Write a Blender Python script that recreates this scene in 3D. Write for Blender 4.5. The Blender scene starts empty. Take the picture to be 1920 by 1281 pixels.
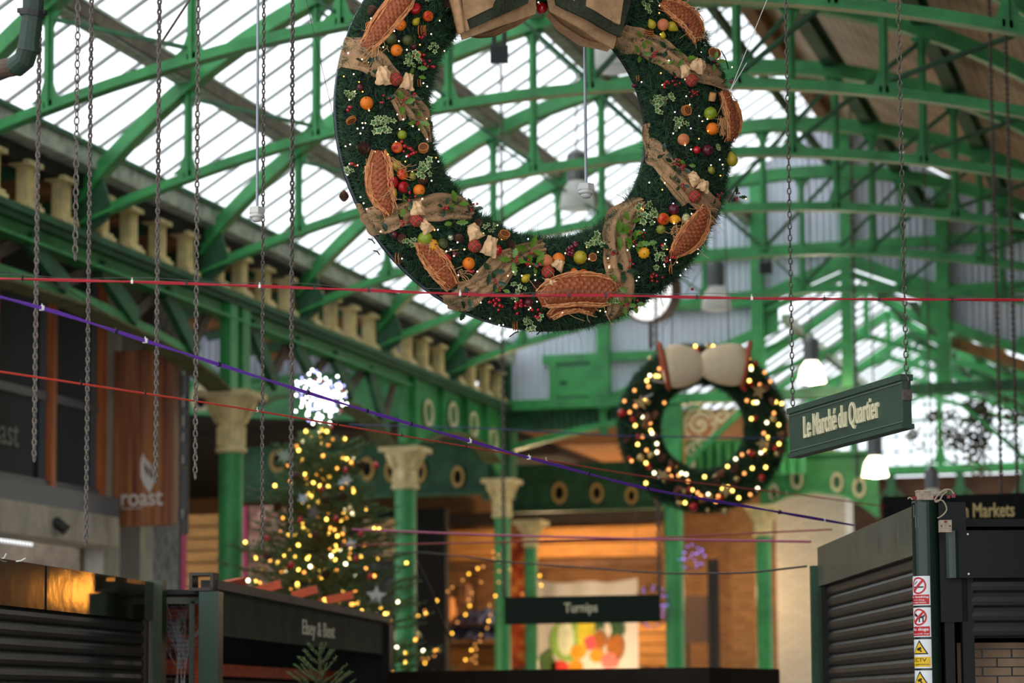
import bpy, math, random
import numpy as np
from mathutils import Vector, Matrix, noise

random.seed(7)
rng = np.random.default_rng(7)
R = math.radians
scene = bpy.context.scene
C = scene.collection

# ------------------------------------------------------------------ camera
FPX = 4533.0                     # an 85 mm lens on a 36 mm wide frame of 1920 pixels
PITCH, YAW, ROLL, HORIZON, EYE = R(5.4), R(16.5), R(0.35), 1318.0, 1.6
CY0 = HORIZON - FPX * math.tan(PITCH)
_fw = Vector((-math.sin(YAW) * math.cos(PITCH), math.cos(YAW) * math.cos(PITCH), math.sin(PITCH)))
_rt = Vector((math.cos(YAW), math.sin(YAW), 0))
_up = _rt.cross(_fw)
RT = _rt * math.cos(ROLL) - _up * math.sin(ROLL)
UP = _up * math.cos(ROLL) + _rt * math.sin(ROLL)
FW = _fw
EYEP = Vector((0, 0, EYE))
cam = bpy.data.cameras.new('camera')
camo = bpy.data.objects.new('camera', cam)
C.objects.link(camo)
m3 = Matrix((RT, UP, -FW)).transposed()
camo.matrix_world = Matrix.Translation(EYEP) @ m3.to_4x4()
cam.sensor_width = 36.0
cam.lens = FPX / 1920 * 36
cam.shift_y = (CY0 - 640.5) / 1920
cam.clip_end = 300
cam.dof.use_dof = True
cam.dof.focus_distance = 12.9
cam.dof.aperture_fstop = 1.9
scene.camera = camo

# ------------------------------------------------------------------ daylight and exposure
world = bpy.data.worlds.new('overcast_sky')
scene.world = world
world.use_nodes = True
wn = world.node_tree
bg = wn.nodes['Background']
_tc = wn.nodes.new('ShaderNodeTexCoord')
_sx = wn.nodes.new('ShaderNodeSeparateXYZ')
_mr = wn.nodes.new('ShaderNodeMapRange')
_mr.inputs[1].default_value = -0.1; _mr.inputs[2].default_value = 0.9
_mr.inputs[3].default_value = 0.0; _mr.inputs[4].default_value = 1.0
_cr = wn.nodes.new('ShaderNodeValToRGB')
_cr.color_ramp.elements[0].color = (0.70, 0.76, 0.82, 1)
_cr.color_ramp.elements[1].color = (0.98, 1.0, 1.0, 1)
wn.links.new(_tc.outputs['Generated'], _sx.inputs[0])
wn.links.new(_sx.outputs['Z'], _mr.inputs[0])
wn.links.new(_mr.outputs[0], _cr.inputs[0])
wn.links.new(_cr.outputs[0], bg.inputs['Color'])
bg.inputs['Strength'].default_value = 0.86
scene.view_settings.view_transform = 'Standard'
scene.view_settings.look = 'None'
scene.view_settings.gamma = 1.0
scene.view_settings.use_curve_mapping = False
scene.view_settings.exposure = 1.47

# ------------------------------------------------------------------ helpers
def ray(x, y):
    return FW + RT * ((x - 960) / FPX) - UP * ((y - CY0) / FPX)
def atD(x, y, d):                # a point at distance d in front of the photographer
    return EYEP + ray(x, y) * d
def atX(x, y, c):
    d = ray(x, y); return EYEP + d * (c / d.x)
def atY(x, y, c):
    d = ray(x, y); return EYEP + d * (c / d.y)
def pz(px, D):                   # px pixels measured at distance D in metres
    return px * D / FPX

def s2l(c):
    c = c / 255.0
    return c / 12.92 if c <= 0.04045 else ((c + 0.055) / 1.055) ** 2.4
def rgb(r, g, b): return (s2l(r), s2l(g), s2l(b), 1.0)

MATS = {}
def mat(name, col, rough=0.6, metal=0.0, var=0.0, scale=4.0, bump=0.0, bscale=40.0, col2=None,
        emit=None, estr=0.0, spec=0.5, stretch=None, sub=0.0):
    if name in MATS: return MATS[name]
    m = bpy.data.materials.new(name); m.use_nodes = True
    nt = m.node_tree; b = nt.nodes['Principled BSDF']
    b.inputs['Base Color'].default_value = col
    b.inputs['Roughness'].default_value = rough
    b.inputs['Metallic'].default_value = metal
    b.inputs['Specular IOR Level'].default_value = spec
    if sub: 
        b.inputs['Subsurface Weight'].default_value = sub
        b.inputs['Subsurface Radius'].default_value = (0.01, 0.005, 0.003)
    if emit:
        b.inputs['Emission Color'].default_value = emit
        b.inputs['Emission Strength'].default_value = estr
    if var or col2 or bump:
        tc = nt.nodes.new('ShaderNodeTexCoord'); mp = nt.nodes.new('ShaderNodeMapping')
        nt.links.new(tc.outputs['Object'], mp.inputs[0])
        if stretch: mp.inputs['Scale'].default_value = stretch
    if var or col2:
        n = nt.nodes.new('ShaderNodeTexNoise'); n.inputs['Scale'].default_value = scale
        n.inputs['Detail'].default_value = 6; n.inputs['Roughness'].default_value = 0.65
        nt.links.new(mp.outputs[0], n.inputs[0])
        cr = nt.nodes.new('ShaderNodeValToRGB')
        c2 = col2 or tuple(list(x * (1 - var) for x in col[:3]) + [1])
        c1 = col if col2 else tuple(list(min(1, x * (1 + var)) for x in col[:3]) + [1])
        cr.color_ramp.elements[0].color = c2; cr.color_ramp.elements[0].position = 0.35
        cr.color_ramp.elements[1].color = c1; cr.color_ramp.elements[1].position = 0.62
        nt.links.new(n.outputs[0], cr.inputs[0]); nt.links.new(cr.outputs[0], b.inputs['Base Color'])
    if bump:
        n2 = nt.nodes.new('ShaderNodeTexNoise'); n2.inputs['Scale'].default_value = bscale
        n2.inputs['Detail'].default_value = 4
        nt.links.new(mp.outputs[0], n2.inputs[0])
        bp = nt.nodes.new('ShaderNodeBump'); bp.inputs['Strength'].default_value = bump
        bp.inputs['Distance'].default_value = 0.02
        nt.links.new(n2.outputs[0], bp.inputs['Height']); nt.links.new(bp.outputs[0], b.inputs['Normal'])
    MATS[name] = m
    return m

def tag(o, label=None, cat=None, group=None, kind=None):
    if label: o['label'] = label
    if cat: o['category'] = cat
    if group: o['group'] = group
    if kind: o['kind'] = kind
    return o
def empty(name, loc=(0, 0, 0), label=None, cat=None, group=None, kind=None, parent=None):
    o = bpy.data.objects.new(name, None); C.objects.link(o); o.location = loc
    o.empty_display_size = 0.1
    if parent: o.parent = parent
    return tag(o, label, cat, group, kind)

class MB:
    def __init__(s): s.v = []; s.f = []; s.mi = []; s.cur = 0
    def add(s, vs, fs):
        b = len(s.v); s.v.extend([tuple(v) for v in vs]); s.f.extend([tuple(i + b for i in f) for f in fs])
        s.mi.extend([s.cur] * len(fs)); return s
    def box(s, c, d, rot=None):
        c = Vector(c); vs = []
        for x in (-1, 1):
            for y in (-1, 1):
                for z in (-1, 1):
                    p = Vector((x * d[0] / 2, y * d[1] / 2, z * d[2] / 2))
                    if rot is not None: p = rot @ p
                    vs.append(c + p)
        return s.add(vs, [(0, 1, 3, 2), (4, 6, 7, 5), (0, 4, 5, 1), (2, 3, 7, 6), (0, 2, 6, 4), (1, 5, 7, 3)])
    def bar(s, p, q, w, h, side=None):
        """a straight bar from p to q, w wide along side (horizontal by default), h deep"""
        p, q = Vector(p), Vector(q); d = (q - p)
        if d.length < 1e-6: return s
        d.normalize()
        if side is None:
            side = d.cross(Vector((0, 0, 1)))
            if side.length < 1e-3: side = Vector((1, 0, 0))
        side = Vector(side); side = (side - d * side.dot(d)).normalized(); u = side.cross(d)
        vs = []
        for e in (p, q):
            for a, b in ((-1, -1), (1, -1), (1, 1), (-1, 1)): vs.append(e + side * (a * w / 2) + u * (b * h / 2))
        return s.add(vs, [(0, 3, 2, 1), (4, 5, 6, 7), (0, 1, 5, 4), (1, 2, 6, 5), (2, 3, 7, 6), (3, 0, 4, 7)])
    def path(s, pts, w, h, side=(0, 1, 0)):
        """a rectangular section swept along pts, w along side"""
        pts = [Vector(p) for p in pts]; n = len(pts); side = Vector(side).normalized(); vs = []
        for i, p in enumerate(pts):
            d = (pts[min(i + 1, n - 1)] - pts[max(i - 1, 0)]).normalized()
            u = side.cross(d).normalized()
            for a, b in ((-1, -1), (1, -1), (1, 1), (-1, 1)): vs.append(p + side * (a * w / 2) + u * (b * h / 2))
        fs = [(0, 3, 2, 1), tuple(4 * (n - 1) + k for k in range(4))]
        for i in range(n - 1):
            for k in range(4):
                a, b = 4 * i + k, 4 * i + (k + 1) % 4
                fs.append((a, b, b + 4, a + 4))
        return s.add(vs, fs)
    def tube(s, pts, r, n=8, cap=True, r2=None):
        pts = [Vector(p) for p in pts]; m = len(pts)
        rr = r if isinstance(r, (list, tuple)) else [r + ((r2 - r) * i / max(1, m - 1) if r2 is not None else 0) for i in range(m)]
        d0 = (pts[1] - pts[0]).normalized()
        a = d0.orthogonal().normalized(); vs = []
        for i, p in enumerate(pts):
            d = (pts[min(i + 1, m - 1)] - pts[max(i - 1, 0)]).normalized()
            a = (a - d * a.dot(d)).normalized(); b = d.cross(a)
            for k in range(n):
                t = 2 * math.pi * k / n
                vs.append(p + (a * math.cos(t) + b * math.sin(t)) * rr[i])
        fs = []
        for i in range(m - 1):
            for k in range(n):
                x, y = i * n + k, i * n + (k + 1) % n
                fs.append((x, y, y + n, x + n))
        if cap: fs += [tuple(reversed(range(n))), tuple((m - 1) * n + k for k in range(n))]
        return s.add(vs, fs)
    def lathe(s, prof, c=(0, 0, 0), n=24, axis=None, caps=True):
        """prof = [(radius, height)...] turned about the vertical (or about axis)"""
        c = Vector(c); vs = []
        rot = Vector((0, 0, 1)).rotation_difference(Vector(axis)) if axis is not None else None
        for r_, z in prof:
            for k in range(n):
                t = 2 * math.pi * k / n; p = Vector((r_ * math.cos(t), r_ * math.sin(t), z))
                if rot: p = rot @ p
                vs.append(c + p)
        fs = []
        for i in range(len(prof) - 1):
            for k in range(n):
                x, y = i * n + k, i * n + (k + 1) % n
                fs.append((x, y, y + n, x + n))
        if caps: fs += [tuple(reversed(range(n))), tuple((len(prof) - 1) * n + k for k in range(n))]
        return s.add(vs, fs)
    def ball(s, c, r, n=14, m=9, sc=(1, 1, 1), rot=None, fn=None):
        c = Vector(c); vs = [Vector((0, 0, 1))]
        for i in range(1, m):
            ph = math.pi * i / m
            for k in range(n):
                t = 2 * math.pi * k / n
                vs.append(Vector((math.sin(ph) * math.cos(t), math.sin(ph) * math.sin(t), math.cos(ph))))
        vs.append(Vector((0, 0, -1)))
        out = []
        for p in vs:
            q = fn(p) if fn else p
            q = Vector((q.x * sc[0], q.y * sc[1], q.z * sc[2])) * r
            if rot is not None: q = rot @ q
            out.append(c + q)
        fs = [(0, 1 + k, 1 + (k + 1) % n) for k in range(n)]
        for i in range(m - 2):
            for k in range(n):
                a, b = 1 + i * n + k, 1 + i * n + (k + 1) % n
                fs.append((a, a + n, b + n, b))
        L = len(vs) - 1; o = 1 + (m - 2) * n
        fs += [(o + k, L, o + (k + 1) % n) for k in range(n)]
        return s.add(out, fs)
    def prism(s, poly, o, u, v, t):
        """a flat outline poly (a, b) laid on axes u, v at o and given thickness t (vector)"""
        o, u, v, t = Vector(o), Vector(u), Vector(v), Vector(t); n = len(poly)
        vs = [o + u * a + v * b for a, b in poly] + [o + u * a + v * b + t for a, b in poly]
        fs = [tuple(range(n)), tuple(reversed(range(n, 2 * n)))]
        fs += [(i, i + n, (i + 1) % n + n, (i + 1) % n) for i in range(n)]
        return s.add(vs, fs)
    def sheet(s, grid):
        h, w = len(grid), len(grid[0]); vs = [p for row in grid for p in row]
        fs = [(i * w + j, i * w + j + 1, (i + 1) * w + j + 1, (i + 1) * w + j) for i in range(h - 1) for j in range(w - 1)]
        return s.add(vs, fs)
    def ring(s, c, u, v, r0, r1, t, n=32, sy=1.0):
        """flat annulus with thickness"""
        c, u, v, t = Vector(c), Vector(u), Vector(v), Vector(t); vs = []
        for k in range(n):
            a = 2 * math.pi * k / n; e = u * math.cos(a) + v * (math.sin(a) * sy)
            vs += [c + e * r0, c + e * r1, c + e * r1 + t, c + e * r0 + t]
        fs = []
        for k in range(n):
            a, b = 4 * k, 4 * ((k + 1) % n)
            for j in range(4): fs.append((a + j, b + j, b + (j + 1) % 4, a + (j + 1) % 4))
        return s.add(vs, fs)
    def build(s, name, m, parent=None, smooth=False, origin=None, label=None, mats=None):
        me = bpy.data.meshes.new(name)
        o = Vector(origin) if origin is not None else None
        if o is None and s.v and parent is None:
            o = Vector([(min(v[i] for v in s.v) + max(v[i] for v in s.v)) / 2 for i in range(3)])
            o.z = min(v[2] for v in s.v)
        if o is None: o = Vector((0, 0, 0))
        off = o
        if parent is not None:
            # vertices are given in world space: parents are never rotated here
            pw = Vector(parent.location); q = parent.parent
            while q: pw = pw + Vector(q.location); q = q.parent
            off = pw
        me.from_pydata([(v[0] - off.x, v[1] - off.y, v[2] - off.z) for v in s.v], [], s.f)
        for mm in (mats or [m]): me.materials.append(mm)
        if mats: me.polygons.foreach_set('material_index', s.mi)
        if smooth: me.polygons.foreach_set('use_smooth', [True] * len(me.polygons))
        me.validate(); me.update()
        ob = bpy.data.objects.new(name, me); C.objects.link(ob)
        if parent is not None: ob.parent = parent
        else: ob.location = o
        if label: ob['label'] = label
        return ob

def copytree(o, loc, label=None, group=None, parent=None):
    c = o.copy(); C.objects.link(c)
    if parent is None: c.location = loc
    else: c.parent = parent
    if label: c['label'] = label
    if group: c['group'] = group
    for ch in list(o.children): copytree(ch, None, parent=c)
    return c

def text_mesh(txt, bold=0.0, spacing=1.0):
    cu = bpy.data.curves.new('txt', 'FONT'); cu.body = txt; cu.size = 1.0; cu.offset = bold
    cu.space_character = spacing; cu.resolution_u = 4
    o = bpy.data.objects.new('txt', cu); C.objects.link(o)
    dg = bpy.context.evaluated_depsgraph_get(); dg.update()
    me = bpy.data.meshes.new_from_object(o.evaluated_get(dg))
    vs = [v.co.copy() for v in me.vertices]; fs = [tuple(p.vertices) for p in me.polygons]
    bpy.data.objects.remove(o); bpy.data.curves.remove(cu); bpy.data.meshes.remove(me)
    return vs, fs
def lettering(txt, m, parent, o, u, v, w, h, nrm, t=0.006, bold=0.02, name='lettering', label=None, spacing=1.0):
    """text fitted in a box of w x h: o lower left corner, u right, v up, nrm towards the reader"""
    vs, fs = text_mesh(txt, bold, spacing)
    x0 = min(p.x for p in vs); x1 = max(p.x for p in vs); y0 = min(p.y for p in vs); y1 = max(p.y for p in vs)
    o, u, v, nrm = Vector(o), Vector(u).normalized(), Vector(v).normalized(), Vector(nrm).normalized()
    b = MB(); P = [o + u * ((p.x - x0) / (x1 - x0) * w) + v * ((p.y - y0) / (y1 - y0) * h) for p in vs]
    n = len(P); edges = {}
    for f in fs:
        for i in range(len(f)):
            a, c = f[i], f[(i + 1) % len(f)]
            edges[(a, c)] = edges.get((a, c), 0) + 1
    side = [(a, c, c + n, a + n) for (a, c) in edges if (c, a) not in edges]
    b.add([p + nrm * t for p in P] + P, [tuple(f) for f in fs] + side)
    return b.build(name, m, parent, label=label)

# ------------------------------------------------------------------ materials of the hall
GREEN = mat('green_gloss_paint', rgb(60, 148, 82), 0.42, var=0.28, scale=2.2, bump=0.15, bscale=30)
GREEN_D = mat('weathered_green_paint', rgb(42, 92, 58), 0.6, var=0.4, scale=3, bump=0.2)
GREY_G = mat('lichen_grey_green_paint', rgb(168, 174, 158), 0.8, var=0.35, scale=6, bump=0.3)
BROWN_M = mat('rust_brown_iron', rgb(92, 80, 70), 0.7, var=0.3, scale=8)
CREAM = mat('cream_stone_paint', rgb(224, 204, 150), 0.65, var=0.22, scale=5, bump=0.2)
CREAM2 = mat('bright_cream_paint', rgb(226, 212, 172), 0.6, var=0.1, scale=5)
GALV = mat('corrugated_steel', rgb(206, 212, 228), 0.5, var=0.08, scale=2)
TIMBER = mat('old_roof_timber', rgb(150, 104, 62), 0.8, var=0.35, scale=5, stretch=(1, 6, 1), bump=0.2)
BOARD = mat('pale_roof_boarding', rgb(176, 146, 112), 0.75, var=0.18, scale=3, stretch=(6, 0.6, 6), bump=0.15)
BLACK = mat('black_iron', rgb(24, 25, 26), 0.5)
CHAINM = mat('galvanised_chain', rgb(118, 110, 102), 0.55, metal=0.6, var=0.3, scale=30)
CONC = mat('board_marked_concrete', rgb(192, 184, 170), 0.85, var=0.25, scale=3, bump=0.3, stretch=(1, 1, 0.4))
WHITEP = mat('white_enamel', rgb(232, 232, 228), 0.4)
GLASSB = mat('glazing_bar_grey', rgb(150, 152, 150), 0.6, var=0.15)
DARKG = mat('dark_bottle_green_paint', rgb(30, 52, 42), 0.35, var=0.15, scale=3)

def glass_roof_mat():
    m = bpy.data.materials.new('wired_roof_glass'); m.use_nodes = True; nt = m.node_tree
    nt.nodes.remove(nt.nodes['Principled BSDF']); out = nt.nodes['Material Output']
    tr = nt.nodes.new('ShaderNodeBsdfTransparent'); tr.inputs[0].default_value = (0.93, 0.96, 0.97, 1)
    tl = nt.nodes.new('ShaderNodeBsdfTranslucent'); tl.inputs[0].default_value = (0.9, 0.92, 0.92, 1)
    df = nt.nodes.new('ShaderNodeBsdfDiffuse'); df.inputs[0].default_value = (0.25, 0.22, 0.18, 1)
    gl = nt.nodes.new('ShaderNodeBsdfGlossy'); gl.inputs['Roughness'].default_value = 0.15
    tc = nt.nodes.new('ShaderNodeTexCoord'); n = nt.nodes.new('ShaderNodeTexNoise')
    n.inputs['Scale'].default_value = 1.6; n.inputs['Detail'].default_value = 8
    nt.links.new(tc.outputs['Object'], n.inputs[0])
    mr = nt.nodes.new('ShaderNodeMapRange'); mr.inputs[1].default_value = 0.5; mr.inputs[2].default_value = 0.8
    mr.inputs[3].default_value = 0.0; mr.inputs[4].default_value = 0.16
    nt.links.new(n.outputs[0], mr.inputs[0])
    a = nt.nodes.new('ShaderNodeMixShader'); a.inputs[0].default_value = 0.3
    nt.links.new(tr.outputs[0], a.inputs[1]); nt.links.new(tl.outputs[0], a.inputs[2])
    b = nt.nodes.new('ShaderNodeMixShader')
    nt.links.new(mr.outputs[0], b.inputs[0]); nt.links.new(a.outputs[0], b.inputs[1]); nt.links.new(df.outputs[0], b.inputs[2])
    c = nt.nodes.new('ShaderNodeMixShader'); c.inputs[0].default_value = 0.04
    nt.links.new(b.outputs[0], c.inputs[1]); nt.links.new(gl.outputs[0], c.inputs[2])
    nt.links.new(c.outputs[0], out.inputs[0])
    return m
GLASS = glass_roof_mat()

def brick_mat(name, c1, c2, mortar, scale=1.0):
    m = bpy.data.materials.new(name); m.use_nodes = True; nt = m.node_tree; b = nt.nodes['Principled BSDF']
    tc = nt.nodes.new('ShaderNodeTexCoord'); mp = nt.nodes.new('ShaderNodeMapping')
    mp.inputs['Rotation'].default_value = (math.pi / 2, 0, 0)
    bt = nt.nodes.new('ShaderNodeTexBrick'); bt.inputs['Scale'].default_value = scale
    bt.inputs['Color1'].default_value = c1; bt.inputs['Color2'].default_value = c2; bt.inputs['Mortar'].default_value = mortar
    bt.inputs['Brick Width'].default_value = 0.23; bt.inputs['Row Height'].default_value = 0.075; bt.inputs['Mortar Size'].default_value = 0.008
    nt.links.new(tc.outputs['Object'], mp.inputs[0]); nt.links.new(mp.outputs[0], bt.inputs[0])
    nt.links.new(bt.outputs[0], b.inputs['Base Color']); b.inputs['Roughness'].default_value = 0.85
    bp = nt.nodes.new('ShaderNodeBump'); bp.inputs['Strength'].default_value = 0.5; bp.inputs['Distance'].default_value = 0.01; bp.invert = True
    nt.links.new(bt.outputs[1], bp.inputs['Height']); nt.links.new(bp.outputs[0], b.inputs['Normal'])
    return m
BRICK = brick_mat('yellow_stock_brick', rgb(178, 128, 78), rgb(150, 104, 62), rgb(120, 96, 72))
BRICKW = brick_mat('painted_cream_brick', rgb(226, 214, 196), rgb(214, 202, 184), rgb(196, 184, 168))
BRICKR = brick_mat('brown_brick', rgb(112, 76, 56), rgb(92, 62, 48), rgb(72, 58, 48))
# ================================================================== THE HALL
NX, RX, HS = -11.25, -5.8, 5.45           # left wall line, ridge line, half span
EY = 37.7                                  # end wall
YT = lambda k: 22.35 + 3.05 * (k - 2)
fl = MB(); fl.box((-8, 26, -0.1), (46, 74, 0.2)); tag(fl.build('floor', mat('stone_setts', rgb(156, 150, 142), 0.8, var=0.2)), kind='structure')

# glass slope
g = MB(); X0, Z0, X1, Z1 = -11.42, 7.43, RX, 10.82
g.sheet([[(X0 + (X1 - X0) * i / 8, y, Z0 + (Z1 - Z0) * i / 8) for i in range(9)] for y in [6 + 1.9 * j for j in range(17)] + [EY]])
roof = g.build('ceiling', GLASS, origin=(0, 0, 0)); tag(roof, kind='structure')
sl = (Z1 - Z0) / (X1 - X0)
ny = int((EY - 8) / 0.508)
for j in range(ny + 1):
    y = YT(6) + 3.05 - 0.508 * j
    if y < 12 or y > EY: continue
    b = MB(); b.bar((X0, y, Z0 - 0.02), (X1, y, Z1 - 0.02), 0.042, 0.03, side=(0, 1, 0)); b.build('glazing_bar', GLASSB, roof)
# boarded slope
BW = MB(); BW.sheet([[(RX + 5.9 * i / 12, y, Z1 - sl * 5.9 * i / 12 + 0.03) for i in range(13)] for y in (-8, 6, 14, 22, 30, EY)])
BW.sheet([[(RX + 5.9 * i / 12, y, Z1 - sl * 5.9 * i / 12 + 0.09) for i in range(12, -1, -1)] for y in (-8, 6, 14, 22, 30, EY)])
def plank_mat():
    m = bpy.data.materials.new('roof_plank'); m.use_nodes = True; nt = m.node_tree; b = nt.nodes['Principled BSDF']
    tc = nt.nodes.new('ShaderNodeTexCoord'); w = nt.nodes.new('ShaderNodeTexWave'); w.wave_type = 'BANDS'; w.bands_direction = 'X'
    w.inputs['Scale'].default_value = 2.6; w.inputs['Distortion'].default_value = 0.0; w.wave_profile = 'SAW'
    n = nt.nodes.new('ShaderNodeTexNoise'); n.inputs['Scale'].default_value = 1.4; n.inputs['Detail'].default_value = 5
    nt.links.new(tc.outputs['Object'], w.inputs[0]); nt.links.new(tc.outputs['Object'], n.inputs[0])
    cr = nt.nodes.new('ShaderNodeValToRGB'); cr.color_ramp.elements[0].color = rgb(90, 62, 40); cr.color_ramp.elements[0].position = 0.0
    e = cr.color_ramp.elements.new(0.12); e.color = rgb(188, 150, 112); cr.color_ramp.elements[-1].color = rgb(200, 164, 126)
    nt.links.new(w.outputs[0], cr.inputs[0])
    mx = nt.nodes.new('ShaderNodeMix'); mx.data_type = 'RGBA'; mx.blend_type = 'MULTIPLY'; mx.inputs[0].default_value = 0.6
    cr2 = nt.nodes.new('ShaderNodeValToRGB'); cr2.color_ramp.elements[0].color = (0.5, 0.42, 0.36, 1); cr2.color_ramp.elements[0].position = 0.35
    cr2.color_ramp.elements[1].position = 0.6
    nt.links.new(n.outputs[0], cr2.inputs[0]); nt.links.new(cr.outputs[0], mx.inputs[6]); nt.links.new(cr2.outputs[0], mx.inputs[7])
    nt.links.new(mx.outputs[2], b.inputs['Base Color']); b.inputs['Roughness'].default_value = 0.6
    return m
tag(BW.build('ceiling', plank_mat(), origin=(0, 0, 0)), kind='structure')

def ribz(d): return 2.0 + math.sqrt(max(0, 7.3 ** 2 - d * d))
def tiez(d): return 6.55 + 0.97 * (1 - (d / HS) ** 2)
SP = (4.25, 2.85, 1.45, 0.0, -1.45, -2.85, -4.25)   # struts, from the glass side to the boarded side
def flare(b, x, z, up, y, s=0.17, t=0.03):
    """small triangular gussets where a strut meets a chord"""
    k = 1 if up else -1
    prof = [(0.04, 0), (s, 0), (0.09, s * 0.35 * k), (0.05, s * k), (0.04, s * 1.2 * k)]
    for m in (-1, 1): b.prism([(m * a, c) for a, c in prof], (x, y - t / 2, z), (1, 0, 0), (0, 0, 1), (0, t, 0))
def make_truss(y, label):
    t = empty('roof_truss', (RX, y, 6.5), label, 'roof truss', 'arched iron roof trusses')
    b = MB(); pts = [(RX - d, y, ribz(d)) for d in [5.45 - 10.9 * i / 36 for i in range(37)]]
    b.path(pts, 0.10, 0.16); b.path([(p[0], p[1], p[2] - 0.085) for p in pts], 0.17, 0.03); b.build('arched_rib', GREEN, t)
    b = MB(); pts = [(RX - d, y, tiez(d)) for d in [5.45 - 10.9 * i / 30 for i in range(31)]]
    b.path(pts, 0.13, 0.035); b.path([(p[0], p[1], p[2] + 0.045) for p in pts], 0.035, 0.09)
    b.build('bottom_tie', GREEN, t)
    for d in SP:
        x = RX - d; z0, z1 = tiez(d), ribz(d) - 0.07
        b = MB(); b.bar((x, y, z0), (x, y, z1), 0.085, 0.035, side=(1, 0, 0)); b.bar((x, y, z0), (x, y, z1), 0.03, 0.09, side=(1, 0, 0))
        flare(b, x, z0 + 0.07, True, y); flare(b, x, z1 - 0.02, False, y, 0.13)
        b.build('strut', GREEN, t)
    for i, d in enumerate(SP):
        for e in (i - 1, i + 1):
            if not 0 <= e < len(SP) or abs(SP[e]) <= abs(d): continue
            x, x2 = RX - d, RX - SP[e]; dx = 0.04 if x2 > x else -0.04
            b = MB()
            for o in (-0.035, 0.035): b.bar((x + dx, y + o, tiez(d) + 0.14), (x2 - dx, y + o, ribz(SP[e]) - 0.16), 0.014, 0.032)
            b.build('diagonal_rod', GREEN_D, t)
    for s in (-1, 1):
        b = MB(); x = RX + s * HS
        b.prism([(0, -0.24), (-s * 0.3, -0.04), (-s * 0.36, 0.06), (-s * 0.24, 0.42), (-s * 0.1, 0.42), (s * 0.04, 0.25), (s * 0.04, -0.24)],
                (x, y - 0.02, 6.62), (1, 0, 0), (0, 0, 1), (0, 0.04, 0))
        b.box((x, y, 6.42), (0.3, 0.22, 0.1)); b.build('foot_plate', GREEN_D, t)
    return t
ordn = {6: 'green arched roof truss, the one nearest the grey corrugated end wall', 5: 'green arched roof truss, second from the corrugated end wall',
        4: 'green arched roof truss, third from the corrugated end wall', 3: 'green arched roof truss, fourth from the end wall',
        2: 'green arched roof truss whose foot lands just before the first cream capital at left', 1: 'green arched roof truss, second nearest of those in the photo',
        0: 'green arched roof truss nearest the photographer, crossing the top left corner', -1: 'green arched roof truss overhead above the top edge of the photo'}
for k in (6, 5, 4, 3, 2, 1, 0, -1): make_truss(YT(k), ordn[k])

# purlins on both slopes, gutter, ridge
for d, nm in ((4.3, 'lower'), (2.85, 'middle'), (1.4, 'upper')):
    for s in (-1, 1):
        x = RX + s * d; z = ribz(d) + 0.13; e = empty('purlin', (x, 24, z), f'long roof purlin, the {nm} one on the {"glazed" if s < 0 else "boarded"} slope', 'roof beam', 'long roof purlins')
        b = MB(); b.bar((x, 8, z), (x, EY, z), 0.05, 0.17); b.bar((x, 8, z + 0.085), (x, EY, z + 0.085), 0.2, 0.03)
        b.bar((x, 8, z - 0.085), (x, EY, z - 0.085), 0.16, 0.025); b.build('iron_joist', GREY_G if s < 0 else GREEN_D, e)
        b = MB(); b.bar((x + 0.06 * (1 if s < 0 else -1), 8, z), (x + 0.06 * (1 if s < 0 else -1), EY, z - 0.01), 0.07, 0.13); b.build('timber_batten', mat('weathered_purlin_timber', rgb(104, 92, 76), 0.8, var=0.3, scale=6), e)
b = MB(); b.bar((RX, 8, Z1 - 0.1), (RX, EY, Z1 - 0.1), 0.18, 0.24); b.build('trim_1', TIMBER); tag(bpy.data.objects['trim_1'], kind='structure')
b = MB(); b.box((RX, 23, ribz(0) + 0.7), (0.06, 30, 0.14)); tag(b.build('ridge_joist', GREEN_D), 'green iron joist running under the roof ridge', 'roof beam')
for y in [YT(k) for k in range(-1, 7)]:
    pass
gt = empty('roof_gutter', (-11.1, 24, 7.05), 'long pale green eaves gutter under the lower edge of the glass slope', 'gutter')
b = MB(); b.bar((-11.06, 8, 7.2), (-11.06, EY - 0.2, 7.2), 0.025, 0.2); b.bar((-11.17, 8, 7.11), (-11.17, EY - 0.2, 7.11), 0.22, 0.025); b.bar((-11.28, 8, 7.22), (-11.28, EY - 0.2, 7.22), 0.025, 0.24)
b.build('gutter_channel', GREY_G, gt)
b = MB(); b.bar((-11.05, 8, 7.32), (-11.05, EY - 0.2, 7.32), 0.06, 0.05); b.build('gutter_lip', GREEN_D, gt)
b = MB(); b.bar((-11.3, 8, 6.99), (-11.3, EY, 6.99), 0.2, 0.16); b.build('wall_plate', mat('tarred_timber', rgb(44, 38, 32), 0.8, var=0.3), gt)

# ---------------------------------------------------------------- left arcade
RAILZ, AX = 6.4, -11.25
cl = empty('clerestory_balustrade', (AX, 24, RAILZ), 'row of cream square balusters between green rail and roof gutter', 'balustrade')
b = MB(); b.bar((AX, 14, RAILZ), (AX, EY, RAILZ), 0.34, 0.07); b.bar((AX, 14, RAILZ - 0.07), (AX, EY, RAILZ - 0.07), 0.26, 0.06); b.build('rail', GREEN_D, cl)
for k in range(-1, 7):
    y0 = YT(k)
    for q in (0.42, 1.12, 1.85, 2.6):
        y = y0 + q; b = MB()
        if y > EY - 0.1: continue
        b.box((AX, y, 6.71), (0.13, 0.16, 0.46)); b.box((AX, y, 6.46), (0.26, 0.3, 0.07)); b.box((AX, y, 6.51), (0.21, 0.26, 0.05))
        b.box((AX, y, 6.915), (0.23, 0.3, 0.05)); b.box((AX + 0.07, y - 0.04, 6.71), (0.03, 0.03, 0.4)); b.box((AX + 0.07, y + 0.04, 6.71), (0.03, 0.03, 0.4))
        b.build('baluster', CREAM, cl)
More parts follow.
